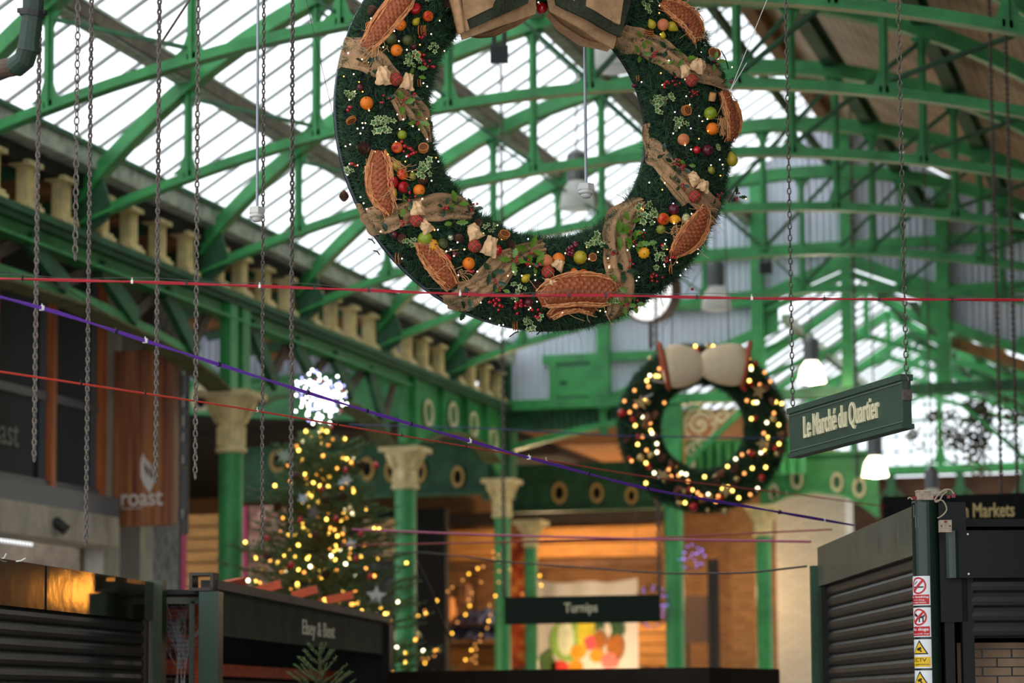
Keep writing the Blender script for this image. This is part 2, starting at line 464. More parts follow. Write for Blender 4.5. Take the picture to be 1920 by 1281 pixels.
# timber eaves behind the balusters
ev = empty('eaves_joists', (-11.8, 24, 6.95), 'brown timber eaves boarding with green cross joists above the balusters', 'eaves')
b = MB(); b.sheet([[(-11.2, y, 7.0), (-13.4, y, 6.72)] for y in (14, EY)]); b.sheet([[(-13.4, y, 6.75), (-11.2, y, 7.03)] for y in (14, EY)]); b.build('soffit_boards', TIMBER, ev)
j = 0
y = 14.5
while y < EY - 0.3:
    b = MB(); b.bar((-11.25, y, 6.93), (-13.4, y, 6.66), 0.09, 0.13); b.build('joist', GREEN_D if j % 2 else TIMBER, ev); y += 0.76; j += 1

def gpt(x, y, X=AX): return atX(x, y, X)
def arch_pts(kind):
    return {1: [(-170, 470), (0, 497), (133, 541), (283, 614), (333, 642), (385, 680), (412, 706)],
            2: [(474, 735), (500, 724), (560, 716), (610, 722), (657, 742), (697, 772), (722, 815)],
            3: [(792, 830), (815, 816), (842, 812), (873, 820), (905, 838), (925, 868)]}[kind]
# near lattice girder (two spans)
lg = empty('lattice_girder', (AX, 24, 5.3), 'green iron lattice girder with arched lower chord above the brown banner', 'girder')
b = MB(); b.bar((AX, 14, 6.24), (AX, 32.6, 6.24), 0.05, 0.2); b.bar((AX, 14, 6.14), (AX, 32.6, 6.14), 0.24, 0.03); b.build('top_chord', GREEN, lg)
def zlow(Y):
    if Y < 26.3:
        pts = [gpt(*p) for p in arch_pts(1)]
    else:
        pts = [gpt(*p) for p in arch_pts(2)]
    if Y <= pts[0].y: return pts[0].z
    for p, q in zip(pts, pts[1:]):
        if p.y <= Y <= q.y: return p.z + (q.z - p.z) * (Y - p.y) / (q.y - p.y)
    return pts[-1].z
for kind in (1, 2):
    pts = [gpt(*p) for p in arch_pts(kind)]
    b = MB(); b.path([(p.x, p.y, p.z - 0.07) for p in pts], 0.05, 0.15, side=(1, 0, 0)); b.build('lower_chord', GREEN, lg)
    b = MB(); b.path([(p.x, p.y, p.z - 0.16) for p in pts], 0.3, 0.03, side=(1, 0, 0)); b.build('chord_flange', mat('mossy_flange_paint', rgb(96, 100, 62), 0.8, var=0.35, scale=6), lg)
tops = [14.6, 16.3, 17.9, 19.5, 21.15, 22.75, 24.35, 25.75]
bots = [15.4, 17.1, 18.7, 20.3, 21.95, 23.6, 25.2]
for i in range(len(bots)):
    b = MB(); t0, t1, lo = tops[i], tops[i + 1], bots[i]
    b.bar((AX + 0.03, t0, 6.16), (AX + 0.03, lo, zlow(lo)), 0.08, 0.2, side=(1, 0, 0)); b.build('heavy_diagonal', GREEN_D, lg)
    b = MB(); b.bar((AX - 0.06, lo, zlow(lo)), (AX - 0.06, t1, 6.16), 0.05, 0.13, side=(1, 0, 0)); b.build('light_diagonal', BROWN_M, lg)
tops = [26.8, 28.25, 29.6, 31.0]
bots = [27.6, 28.95, 30.3, 31.7]
for i in range(len(bots)):
    b = MB(); t0, lo = tops[i], bots[i]; t1 = tops[i + 1] if i < 3 else 32.3
    b.bar((AX + 0.03, t0, 6.16), (AX + 0.03, lo, zlow(lo)), 0.08, 0.2, side=(1, 0, 0)); b.build('heavy_diagonal', GREEN_D, lg)
    b = MB(); b.bar((AX - 0.06, lo, zlow(lo)), (AX - 0.06, t1, 6.16), 0.05, 0.13, side=(1, 0, 0)); b.build('light_diagonal', BROWN_M, lg)
for Y in (26.12, 26.5):
    b = MB(); b.bar((AX + 0.04, Y, 5.2), (AX + 0.04, Y, 6.3), 0.14, 0.22, side=(1, 0, 0)); b.build('end_post', GREEN, lg)

# plate girder with oval holes (third span), ovals built as real rings round a sunk disc
pg = empty('plate_girder', (AX, 35, 5.3), 'green riveted plate girder with four slender cream oval rings', 'girder')
ar = [gpt(*p) for p in arch_pts(3)]
poly = [(32.45, 6.3), (32.45, 5.3)] + [(ar[0].y, ar[0].z)] + [(p.y, p.z) for p in ar[1:]] + [(37.3, 5.25), (37.85, 5.2), (37.85, 6.3)]
b = MB(); b.prism(poly, (AX, 0, 0), (0, 1, 0), (0, 0, 1), (-0.05, 0, 0)); b.build('web_plate', GREEN, pg)
for px in (770, 823, 868, 905, 957):
    p = gpt(px, 760); zb = 5.3
    for a_, c_ in zip(ar, ar[1:]):
        if a_.y <= p.y <= c_.y: zb = a_.z + (c_.z - a_.z) * (p.y - a_.y) / (c_.y - a_.y)
    b = MB(); b.bar((AX + 0.05, p.y, zb), (AX + 0.05, p.y, 6.32), 0.1, 0.05, side=(1, 0, 0)); b.build('stiffener', GREEN, pg)
b = MB(); b.path([(p.x, p.y, p.z) for p in ar], 0.28, 0.03, side=(1, 0, 0)); b.build('arch_flange', MATS['mossy_flange_paint'], pg)
for px, py in ((798, 775), (844, 779), (883, 797), (920, 826)):
    p = gpt(px, py); b = MB(); b.ring((AX + 0.03, p.y, p.z), (0, 1, 0), (0, 0, 1), 0.15, 0.2, (0.03, 0, 0), sy=1.02); b.build('oval_ring', CREAM2, pg)
    b = MB(); b.ring((AX + 0.012, p.y, p.z), (0, 1, 0), (0, 0, 1), 0.001, 0.15, (-0.006, 0, 0), sy=1.02); b.build('ring_recess', GREEN, pg)

def column(x, y, ztop, r, label, capital=True, cap_h=0.85, cap_r=0.3, zc=None, group='cast iron columns with cream capitals'):
    t = empty('iron_column', (x, y, 0), label, 'column', group)
    zc = ztop - cap_h if capital else ztop
    b = MB(); b.lathe([(r * 1.5, 0), (r * 1.5, 0.12), (r * 1.2, 0.2), (r * 1.25, 0.3), (r, 0.4), (r, zc)], (x, y, 0), 20); b.build('shaft', GREEN, t, smooth=False)
    if capital:
        h = cap_h; b = MB()
        b.lathe([(r * 1.05, 0), (r * 1.3, 0.02), (r * 1.3, 0.06), (r * 1.08, 0.09), (r * 1.08, h * 0.45), (r * 1.2, h * 0.5), (r * 1.16, h * 0.55),
                 (r * 1.5, h * 0.72), (cap_r, h * 0.86), (cap_r * 1.05, h * 0.93), (cap_r * 1.05, h)], (x, y, zc), 20)
        b.box((x, y, ztop - 0.03), (cap_r * 2.1, cap_r * 2.1, 0.07))
        for k in range(8):
            a = k * math.pi / 4 + 0.2; b.bar((x + math.cos(a) * r * 1.1, y + math.sin(a) * r * 1.1, zc + 0.1), (x + math.cos(a) * r * 1.1, y + math.sin(a) * r * 1.1, zc + h * 0.44), 0.03, 0.03)
            b.bar((x + math.cos(a) * r * 1.15, y + math.sin(a) * r * 1.15, zc + h * 0.5), (x + math.cos(a) * cap_r * 0.95, y + math.sin(a) * cap_r * 0.95, zc + h * 0.84), 0.05, 0.04)
        b.build('capital', CREAM, t)
    return t
column(AX, 26.3, 5.27, 0.145, 'green iron column with cream capital beside the brown wooden banner', cap_r=0.31, cap_h=0.72)
column(AX, 32.6, 5.24, 0.155, 'green iron column with cream capital just right of the Christmas tree', cap_r=0.29, cap_h=0.6)
column(AX, 37.4, 5.2, 0.13, 'green iron column with cream capital in line with the left end of the lower centre sign', cap_r=0.26, cap_h=0.62)

# the rest of the market hall round the photographer
DIM = mat('dim_market_brick', rgb(74, 62, 54), 0.9, var=0.3, scale=2)
b = MB(); b.box((0.6, 23.5, 3.6), (0.3, 29, 7.2)); tag(b.build('wall_right', DIM), kind='structure')
b = MB(); b.box((-12.5, 12.8, 3.6), (0.3, 6, 7.2)); tag(b.build('wall_left', DIM), kind='structure')
# ================================================================== END WALL, SECOND HALL, AISLE
def roofz(x): return Z1 - sl * abs(x - RX)
def corrugated(name, x0, x1, y, zlo, zhi, step=0.02, pitch=0.105, amp=0.018, parent=None, m=GALV):
    b = MB(); n = int((x1 - x0) / step); top = []; bot = []
    for i in range(n + 1):
        x = x0 + (x1 - x0) * i / n; yy = y + amp * math.sin(2 * math.pi * x / pitch)
        lo, hi = zlo(x), zhi(x)
        top.append(Vector((x, yy, max(hi, lo + 0.001)))); bot.append(Vector((x, yy, lo)))
    b.sheet([bot, top]); return b.build(name, m, parent, smooth=True)
def open_top(x):                         # outline of the opening into the second hall
    d = abs(x + 5.6)
    if d < 1.42: return 8.45 - 0.40 * d
    if d < 3.55: return 7.42 - (d - 1.42) * 0.42
    return 6.42
wall = empty('wall_end', (RX, EY, 6.4), kind='structure')
corrugated('corrugated_sheet', NX, 1.0, EY, lambda x: open_top(x) + 0.02, roofz, parent=wall)
def wb(nm, p, q, w, h, m=GREEN, side=None, par=wall):
    b = MB(); b.bar(p, q, w, h, side); return b.build(nm, m, par)
for x in (-9.57, -7.04, -4.12, -2.6, -0.9):
    wb('wall_post', (x, EY - 0.1, 6.3 if abs(x + 5.6) > 1 else 8.2), (x, EY - 0.1, roofz(x) - 0.1), 0.2, 0.2, side=(1, 0, 0))
wb('wall_post', (-5.62, EY - 0.1, 6.4), (-5.62, EY - 0.1, roofz(-5.62) - 0.1), 0.17, 0.16, side=(1, 0, 0))
wb('wall_rail', (-9.0, EY - 0.09, 8.75), (0, EY - 0.09, 8.75), 0.12, 0.15)
wb('wall_rail', (-9.9, EY - 0.09, 7.95), (-7.0, EY - 0.09, 7.95), 0.12, 0.17)
wb('wall_rail', (-4.2, EY - 0.09, 7.95), (0.6, EY - 0.09, 7.95), 0.12, 0.17)
wb('wall_rail', (-10.6, EY - 0.09, 7.16), (-8.4, EY - 0.09, 7.16), 0.12, 0.14)
wb('wall_rail', (-3.0, EY - 0.09, 7.1), (0.6, EY - 0.09, 7.1), 0.12, 0.14)
wb('sill_beam', (-11.3, EY - 0.12, 6.42), (-7.0, EY - 0.12, 6.42), 0.22, 0.16)
wb('sill_beam', (-7.0, EY - 0.12, 6.42), (1, EY - 0.12, 6.42), 0.22, 0.16, GREEN_D)
for s in (-1, 1):
    wb('gable_band', (-5.6, EY - 0.1, 8.52), (-5.6 + s * 1.5, EY - 0.1, 7.92), 0.14, 0.2)
    wb('gable_band', (-5.6, EY - 0.05, 8.32), (-5.6 + s * 1.5, EY - 0.05, 7.72), 0.14, 0.1)
    b = MB(); b.prism([(s * 1.0, 8.05), (s * 1.48, 7.9), (s * 1.48, 7.3), (s * 1.12, 7.45), (s * 1.12, 7.95)], (-5.6, EY - 0.06, 0), (1, 0, 0), (0, 0, 1), (0, 0.04, 0)); b.build('spandrel_plate', GREEN, wall)
    wb('gable_band', (-5.6 + s * 1.35, EY - 0.1, 7.48), (-5.6 + s * 4.0, EY - 0.1, 6.42), 0.14, 0.14)
    wb('gable_band', (-5.6 + s * 1.0, EY + 0.3, 7.36), (-5.6 + s * 4.0, EY + 0.3, 6.2), 0.1, 0.1)
    b = MB(); b.prism([(s * 1.5, 7.3), (s * 3.9, 6.36), (s * 3.9, 6.2), (s * 1.5, 7.12)], (-5.6, EY + 0.1, 0), (1, 0, 0), (0, 0, 1), (0, 0.1, 0)); b.build('barge_board', TIMBER, wall)
b = MB(); b.box((-10.08, EY - 0.13, 6.79), (0.58, 0.05, 0.5)); d1 = b.build('service_hatch', GREEN, wall)
b = MB(); b.box((-10.24, EY - 0.17, 6.77), (0.12, 0.03, 0.03)); b.build('hatch_bolt', BLACK, d1)
for p, q in (((-10.42, EY - 0.12, 6.5), (-10.42, EY - 0.12, 7.1)), ((-9.73, EY - 0.12, 6.5), (-9.73, EY - 0.12, 7.1))): wb('hatch_jamb', p, q, 0.12, 0.1, side=(1, 0, 0))
wb('corner_post', (NX - 0.15, EY, 4.9), (NX - 0.15, EY, 7.5), 0.5, 0.3, GREEN_D, side=(1, 0, 0))
# louvred apron and arch under the sill, left of the scroll column
b = MB()
for i in range(26): b.box((-11.15 + i * 0.105, EY, 6.18), (0.085, 0.05, 0.34))
b.box((-9.85, EY + 0.03, 6.18), (2.8, 0.03, 0.34)); b.build('louvred_apron', GREEN_D, wall)
b = MB(); pts = [(-11.2 + 2.75 * i / 14, EY - 0.05, 5.72 + 0.42 * math.sin(i / 14 * math.pi / 2)) for i in range(15)]; b.path(pts, 0.2, 0.1); b.build('arched_brace', GREEN, wall)
wb('arch_strut', (-9.6, EY - 0.05, 5.9), (-9.6, EY - 0.05, 6.3), 0.12, 0.1, side=(1, 0, 0))

# second hall beyond the opening
ce = MB(); ce.sheet([[(-5.6 - 3.4 * i / 6, y, 8.5 - 0.66 * 3.4 * i / 6) for i in range(7)] for y in (EY + 0.4, 44, 50)])
c2 = tag(ce.build('ceiling', GLASS, origin=(0, 0, 0)), kind='structure')
for j in range(23):
    y = EY + 0.6 + j * 0.53; b = MB(); b.bar((-5.6, y, 8.48), (-9, y, 6.24), 0.05, 0.05, side=(0, 1, 0)); b.build('glazing_bar', GLASSB, c2)
ce = MB(); ce.sheet([[(-5.6 + 3.9 * i / 6, y, 8.5 - 0.60 * 3.9 * i / 6) for i in range(7)] for y in (EY + 0.4, 44, 50)])
c3 = tag(ce.build('ceiling', GLASS, origin=(0, 0, 0)), kind='structure')
for j in range(10):
    y = EY + 1 + j * 1.25; b = MB(); b.bar((-5.6, y, 8.44), (-1.8, y, 6.15), 0.32, 0.05, side=(0, 1, 0)); b.build('skylight_kerb', GREEN_D, c3)
for i in range(6):
    x = -5.3 + i * 0.65; b = MB(); b.bar((x, EY + 0.4, 8.44 - 0.6 * (x + 5.6)), (x, 50, 8.44 - 0.6 * (x + 5.6)), 0.16, 0.05); b.build('skylight_rail', TIMBER if i > 2 else GREEN_D, c3)
lab = {0: 'first', 1: 'second', 2: 'third', 3: 'last'}
for k, y in enumerate((39.6, 42.3, 45.0, 47.7)):
    t = empty('rear_roof_truss', (-5.6, y, 6.4), f'small green truss of the hall beyond the gable opening, {lab[k]} one counted from the opening', 'roof truss', 'trusses of the rear hall')
    for s in (-1, 1):
        b = MB(); b.bar((-5.6, y, 8.4), (-5.6 + s * 3.4, y, 8.4 - 0.63 * 3.4), 0.1, 0.14, side=(0, 1, 0)); b.build('rafter', GREEN, t)
        b = MB(); b.bar((-5.6, y, 7.6), (-5.6 + s * 3.2, y, 6.5), 0.08, 0.09, side=(0, 1, 0)); b.build('tie', GREEN, t)
        for d in (1.1, 2.2):
            b = MB(); b.bar((-5.6 + s * d, y, 8.35 - 0.63 * d), (-5.6 + s * (d - 0.35), y, 7.6 - 0.34 * (d - 0.35)), 0.06, 0.06); b.build('strut', GREEN_D, t)
    b = MB(); b.bar((-5.6, y, 7.55), (-5.6, y, 8.4), 0.09, 0.09, side=(1, 0, 0)); b.build('king_post', GREEN, t)
for d in (-2.3, -1.1):
    b = MB(); b.bar((-5.6 + d, EY + 0.4, 8.42 + 0.63 * d), (-5.6 + d, 50, 8.42 + 0.63 * d), 0.12, 0.14)
    tag(b.build('rear_purlin', GREY_G), 'grey green purlin under the rear hall glass, ' + ('the lower one' if d < -2 else 'the upper one'), 'roof beam', 'rear hall purlins')
for d in (1.1, 2.3):
    b = MB(); b.bar((-5.6 + d, EY + 0.4, 8.3 - 0.6 * d), (-5.6 + d, 50, 8.3 - 0.6 * d), 0.12, 0.14)
    tag(b.build('rear_purlin', GREEN_D), 'dark green purlin under the boarded side of the rear hall, ' + ('the upper one' if d < 2 else 'the lower one'), 'roof beam', 'rear hall purlins')
# glazed screen at the far end
sc = empty('window_1', (-5.5, 50, 6.4), kind='structure')
b = MB(); b.sheet([[(-9.4, 50, 6.4), (-9.4, 50, 6.45), (-5.5, 50, 8.5), (-1.4, 50, 6.4)], [(-9.4, 50.0, 6.39), (-7.5, 50, 6.39), (-5.5, 50, 6.39), (-1.4, 50, 6.39)]]); b.build('pane', GLASS, sc)
for i in range(26):
    x = -9.2 + i * 0.3; h = 8.45 - 0.53 * abs(x + 5.5)
    b = MB(); w = 0.13 if i % 6 == 0 else 0.03; b.bar((x, 49.95, 6.4), (x, 49.95, h), w, 0.06, side=(1, 0, 0)); b.build('mullion', GREEN if i % 6 == 0 else GREEN_D, sc)
    if i % 6 == 0:
        b = MB()
        for s in (-1, 1): b.prism([(s * 0.05, 0), (s * 0.3, 0), (s * 0.12, 0.1), (s * 0.06, 0.3)], (x, 49.9, 6.45), (1, 0, 0), (0, 0, 1), (0, 0.04, 0))
        b.build('bracket', GREEN, sc)
for z in (6.72, 7.04, 7.36, 7.68, 8.0):
    w = (8.5 - z) / 0.53; b = MB(); b.bar((-5.5 - w, 49.95, z), (-5.5 + w, 49.95, z), 0.05, 0.03 if z != 7.36 else 0.06); b.build('glazing_rail', GREEN_D, sc)
b = MB(); b.bar((-9.6, 49.9, 6.32), (-1, 49.9, 6.32), 0.3, 0.18); b.build('sill', GREEN, sc)
w2 = MB(); w2.box((-2, 50.2, 3.1), (17, 0.3, 6.2)); tag(w2.build('wall_rear', BRICKR), kind='structure')
for x in (-8.2, -6.6, -5.2, -3.9, -2.5):
    b = MB(); b.bar((x, 49.8, 5.2), (x, 49.8, 6.25), 0.16, 0.1, side=(1, 0, 0)); b.bar((x, 49.8, 6.0), (x + 0.5, 49.8, 5.5), 0.08, 0.06); b.bar((x, 49.8, 6.0), (x - 0.5, 49.8, 5.5), 0.08, 0.06)
    tag(b.build('iron_strut', GREEN_D), 'dark green strut with side braces under the bright glazed screen', 'strut', 'struts under the glazed screen')

# scroll column and bracket under the sill
sc_col = column(-8.43, EY - 0.2, 6.33, 0.15, 'plain green column rising behind the small wreath', capital=False)
b = MB(); b.box((-8.43, EY - 0.22, 5.5), (0.3, 0.3, 1.6)); b.box((-8.43, EY - 0.22, 6.36), (0.46, 0.4, 0.08)); b.build('square_head', GREEN, sc_col)
def scroll(name, cx, cz, R0, label, y, m=CREAM2, flip=1):
    t = empty(name, (cx, y, cz), label, 'scroll bracket', 'ironwork scroll brackets')
    def spiral(b, x, z, r, turns, w, ph=0, dr=0.22, k=1):
        pts = []
        for i in range(int(26 * turns) + 1):
            a = ph + k * flip * 2 * math.pi * i / 26; rr = r * (1 - 0.82 * i / (26 * turns)); pts.append((x + rr * math.cos(a), y, z + rr * math.sin(a)))
        b.path(pts, 0.06, w)
    b = MB(); b.ring((cx, y, cz), (1, 0, 0), (0, 0, 1), R0 * 0.88, R0, (0, 0.05, 0)); b.build('outer_ring', m, t)
    b = MB(); spiral(b, cx, cz, R0 * 0.68, 1.5, R0 * 0.15, ph=0.4); b.ball((cx, y, cz), R0 * 0.17, 10, 6); b.build('spiral', m, t)
    b = MB()
    for a in range(4): b.bar((cx + R0 * 0.62 * math.cos(a * math.pi / 2), y, cz + R0 * 0.62 * math.sin(a * math.pi / 2)), (cx + R0 * 0.9 * math.cos(a * math.pi / 2), y, cz + R0 * 0.9 * math.sin(a * math.pi / 2)), 0.04, R0 * 0.12)
    b.build('petal_tie', m, t)
    b = MB(); spiral(b, cx + flip * R0 * 1.3, cz + R0 * 0.45, R0 * 0.42, 1.3, R0 * 0.11, ph=1.5, k=-1); b.path([(cx + flip * R0 * 0.85, y, cz + R0 * 0.2), (cx + flip * R0 * 1.3, y, cz + R0 * 0.02), (cx + flip * R0 * 1.75, y, cz + R0 * 0.45), (cx + flip * R0 * 2.3, y, cz + R0 * 0.8)], 0.05, R0 * 0.1); b.build('side_scroll', m, t)
    b = MB(); spiral(b, cx - flip * R0 * 0.45, cz - R0 * 1.55, R0 * 0.42, 1.3, R0 * 0.11, ph=1.0)
    spiral(b, cx - flip * R0 * 0.62, cz - R0 * 2.35, R0 * 0.28, 1.2, R0 * 0.1, ph=1.0, k=-1)
    b.path([(cx - flip * R0 * 0.2, y, cz - R0 * 0.9), (cx + flip * R0 * 0.05, y, cz - R0 * 1.3), (cx - flip * R0 * 0.1, y, cz - R0 * 1.8), (cx - flip * R0 * 0.6, y, cz - R0 * 2.1)], 0.05, R0 * 0.1); b.build('lower_scroll', m, t)
    b = MB(); b.path([(cx - flip * R0 * 1.05, y, cz - R0 * 2.7), (cx - flip * R0 * 0.1, y, cz - R0 * 1.7), (cx + flip * R0 * 1.2, y, cz - R0 * 0.5), (cx + flip * R0 * 2.6, y, cz + R0 * 0.75)], 0.12, 0.07); b.build('bracket_arm', GREEN, t)
    return t
scroll('scroll_bracket', -8.0, 6.0, 0.27, 'cream painted iron scroll bracket seen through the ring of the small wreath', EY - 0.15)
scroll('scroll_bracket', -3.15, 5.9, 0.26, 'dark brown scroll bracket at the right below the boarded roof', EY - 0.6, m=mat('dark_brown_ironwork', rgb(84, 74, 60), 0.7), flip=-1)  # same bracket as the cream one, in an even dark brown
rs = random.Random(5); it = empty('ironwork_tracery', (-3.7, EY - 0.55, 5.0), 'dark filigree iron tracery beside the dark scroll bracket at far right', 'tracery')
for i in range(90):
    a = rs.uniform(0, 1); x = -3.45 - 1.2 * a * rs.random(); z = 5.9 + 0.3 * (1 - a) - rs.random() * 1.3 * (1 - a * 0.7)
    t0 = rs.uniform(0, 6.28); b = MB(); b.path([(x + 0.09 * math.cos(t0 + q * 0.7) * (1 - q * 0.09), EY - 0.55, z + 0.09 * math.sin(t0 + q * 0.7) * (1 - q * 0.09)) for q in range(9)], 0.03, 0.03); b.build('iron_curl', MATS['dark_brown_ironwork'], it)
b = MB()
for i in range(12): b.lathe([(0.06, 5.2), (0.06, 5.72)], (-8.1 + i * 0.15, EY + 0.3, 0), 8)
b.box((-7.4, EY + 0.38, 5.5), (1.9, 0.04, 0.6)); tag(b.build('fluted_panel', GREEN), 'fluted green iron panel behind the cream scroll', 'panel')
b = MB(); b.path([(-8.25 + 1.0 * i / 12, EY + 0.15, 4.98 + 0.22 * math.sin(i / 12 * math.pi)) for i in range(13)], 0.3, 0.06); tag(b.build('small_arch', GREEN_D), 'low dark green arch rib below the fluted panel', 'arch')

def oval_girder(name, y, x0, x1, zt, zb, ovals, label, m, ringm, arches=None, X=None):
    t = empty(name, ((x0 + x1) / 2, y, zb), label, 'girder', 'girders pierced by oval rings')
    if arches is None: poly = [(x0, zt), (x0, zb), (x1, zb), (x1, zt)]
    else: poly = [(x0, zt)] + arches + [(x1, zt)]
    b = MB(); b.prism(poly, (0, y, 0), (1, 0, 0), (0, 0, 1), (0, 0.04, 0)); b.build('web_plate', m, t)
    b = MB(); b.bar((x0, y - 0.06, zt), (x1, y - 0.06, zt), 0.2, 0.06); b.build('top_flange', m, t)
    b = MB(); lo = arches or [(x0, zb), (x1, zb)]
    b.path([(p[0], y - 0.06, p[1]) for p in lo], 0.2, 0.05); b.build('bottom_flange', m, t)
    for (ox, oz, ow, oh) in ovals:
        b = MB(); b.ring((ox, y - 0.02, oz), (1, 0, 0), (0, 0, 1), ow * 0.62, ow, (0, -0.04, 0), sy=oh / ow); b.build('oval_ring', ringm, t)
        b = MB(); b.ring((ox, y - 0.005, oz), (1, 0, 0), (0, 0, 1), 0.001, ow * 0.62, (0, -0.006, 0), sy=oh / ow); b.build('oval_shade_disc', mat('hole_shade_black', rgb(14, 14, 12), 0.9) if m is not GREEN or name == 'transverse_girder' else GREEN_D, t)  # darker disc on the solid web, the shade of a hole put into its colour
    return t
OCH = mat('ochre_ring_paint', rgb(200, 164, 96), 0.6)
oval_girder('transverse_girder', 32.75, -15.5, -11.4, 6.35, 5.7, [(-14.47, 6.1, 0.16, 0.22)], 'bright green cross girder left of the tree star with one cream ring', GREEN, CREAM2,
            arches=[(-15.5, 5.98), (-14.6, 5.9), (-13.6, 5.80), (-12.6, 5.74), (-11.4, 5.66)])
corrugated('aisle_gable_sheet', -15.5, -11.4, 32.8, lambda x: 6.36, lambda x: 7.05, m=GALV)
tag(bpy.data.objects['aisle_gable_sheet'], 'pale corrugated sheeting glimpsed through the lattice girder above the tree', 'wall sheeting')
def P2(px, py, y): p = atY(px, py, y); return p.x, p.z
ov = [P2(523, 865, 37.5) + (0.15, 0.20), P2(598, 870, 37.5) + (0.14, 0.2), P2(690, 880, 37.5) + (0.13, 0.2), P2(737, 883, 37.5) + (0.13, 0.2), P2(788, 885, 37.5) + (0.12, 0.19), P2(860, 895, 37.5) + (0.11, 0.18)]
oval_girder('aisle_girder', 37.5, -16, -11.5, 5.85, 5.0, ov, 'dark green aisle girder with ochre rings behind the Christmas tree top', GREEN_D, OCH)
ov = [P2(1050, 925, 42) + (0.14, 0.2), P2(1120, 925, 42) + (0.12, 0.18), P2(1185, 930, 42) + (0.11, 0.165), P2(1240, 938, 42) + (0.1, 0.15)]
oval_girder('rear_girder', 42, -12.5, -9.3, 5.86, 5.05, ov, 'dark green girder with ochre rings above the lower centre sign', GREEN_D, OCH)
ov = [P2(1495, 900, 39) + (0.1, 0.165), P2(1570, 905, 39) + (0.1, 0.165), P2(1612, 915, 39) + (0.105, 0.17), P2(1452, 925, 39) + (0.08, 0.15)]
ap = [P2(1425, 965, 39), P2(1445, 945, 39), P2(1475, 930, 39), P2(1530, 922, 39), P2(1580, 928, 39), P2(1615, 945, 39), P2(1648, 970, 39)]
oval_girder('pier_girder', 39, ap[0][0], ap[-1][0], 5.6, 5.0, ov, 'bright green arched girder with cream rings over the white brick pier', GREEN, CREAM2, arches=ap)
column(-7.2, 38.6, 4.75, 0.13, 'green iron column with small cream capital beside the white brick pier', cap_r=0.24, cap_h=0.5)
column(*P2(995, 966, 40)[:1], 40, 4.72, 0.11, 'slender green column with cream capital left of the fruit banner', cap_r=0.25, cap_h=0.46)
b = MB(); b.box((-6.82, 41.4, 2.6), (1.2, 0.9, 5.2)); pr = tag(b.build('brick_pier', BRICKW), 'white painted brick pier behind the right hand market stall', 'pier')
b = MB(); b.box((-7.85, 41.8, 2.6), (0.9, 0.6, 5.2)); tag(b.build('brick_wall', BRICK), 'warm lit yellow brick wall strip left of the white pier', 'wall')

# interior behind the arcade
PLY = mat('packing_plywood', rgb(196, 138, 72), 0.7, var=0.25, scale=2, stretch=(1, 1, 6))
PLYD = mat('dark_packing_board', rgb(96, 66, 44), 0.8, var=0.3, scale=3)
b = MB(); b.box((-17.5, 48.4, 3.15), (19.6, 0.4, 6.3)); tag(b.build('wall_back', BRICK), kind='structure')
b = MB(); b.box((-24, 40, 3), (0.4, 17, 6)); tag(b.build('wall_left', BRICKR), kind='structure')
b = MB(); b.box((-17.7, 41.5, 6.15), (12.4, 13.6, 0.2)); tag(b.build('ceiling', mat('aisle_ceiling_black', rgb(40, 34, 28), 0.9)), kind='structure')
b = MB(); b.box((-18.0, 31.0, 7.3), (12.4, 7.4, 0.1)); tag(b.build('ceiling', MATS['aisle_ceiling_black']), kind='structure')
b = MB(); b.box((-9.6, 43.7, 6.25), (5.2, 11.2, 0.1)); tag(b.build('ceiling', TIMBER), kind='structure')
def planks(name, p0, p1, y, z0, z1, n, m, label, cat, group=None):
    """a stack of horizontal boards between two pixel columns"""
    a, c = atY(p0, 1000, y).x, atY(p1, 1000, y).x
    t = empty(name, ((a + c) / 2, y, z0), label, cat, group)
    for i in range(n):
        h = (z1 - z0) / n; b = MB(); b.box(((a + c) / 2, y, z0 + h * (i + 0.5)), (abs(c - a), 0.35, h * 0.86)); b.build('board', m, t)
    for xx in (min(a, c) + 0.08, max(a, c) - 0.08): b = MB(); b.box((xx, y + 0.22, (z1 - 0.02) / 2), (0.06, 0.06, z1 - 0.02)); b.build('upright', PLYD, t)
    return t
def zy(py, y, px=1000): return atY(px, py, y).z
planks('mezzanine_fascia', 770, 1255, 46.5, zy(985, 46.5), zy(958, 46.5), 1, mat('blackened_fascia', rgb(26, 20, 16), 0.8), 'black mezzanine fascia running behind the columns', 'fascia')
planks('timber_stack', 775, 935, 46.6, zy(1052, 46.6), zy(992, 46.6), 5, PLY, 'stacked pale boards on the mezzanine left of the slender columns', 'timber stack', 'timber stacks')
planks('timber_stack', 1005, 1240, 46.6, zy(1050, 46.6), zy(990, 46.6), 2, PLY, 'broad warm lit boarding above the fruit banner', 'timber stack', 'timber stacks')
planks('shelf_board', 775, 1250, 46.4, zy(1067, 46.4), zy(1052, 46.4), 1, PLYD, 'long dark shelf below the stacked boards', 'shelf')
planks('slatted_crate', 350, 425, 34.5, zy(1125, 34.5, 400), zy(965, 34.5, 400), 7, PLY, 'pale slatted timber hoarding between the banner and the first column', 'hoarding')
planks('timber_stack', 780, 935, 45.4, zy(1252, 45.4), zy(1205, 45.4), 3, PLY, 'orange lit boards low down behind the second column', 'timber stack', 'timber stacks')
planks('timber_stack', 1198, 1255, 45.4, zy(1252, 45.4), zy(1170, 45.4), 4, PLY, 'brown boards just right of the fruit banner', 'timber stack', 'timber stacks')
CARD = mat('cardboard', rgb(180, 120, 66), 0.85, var=0.15)
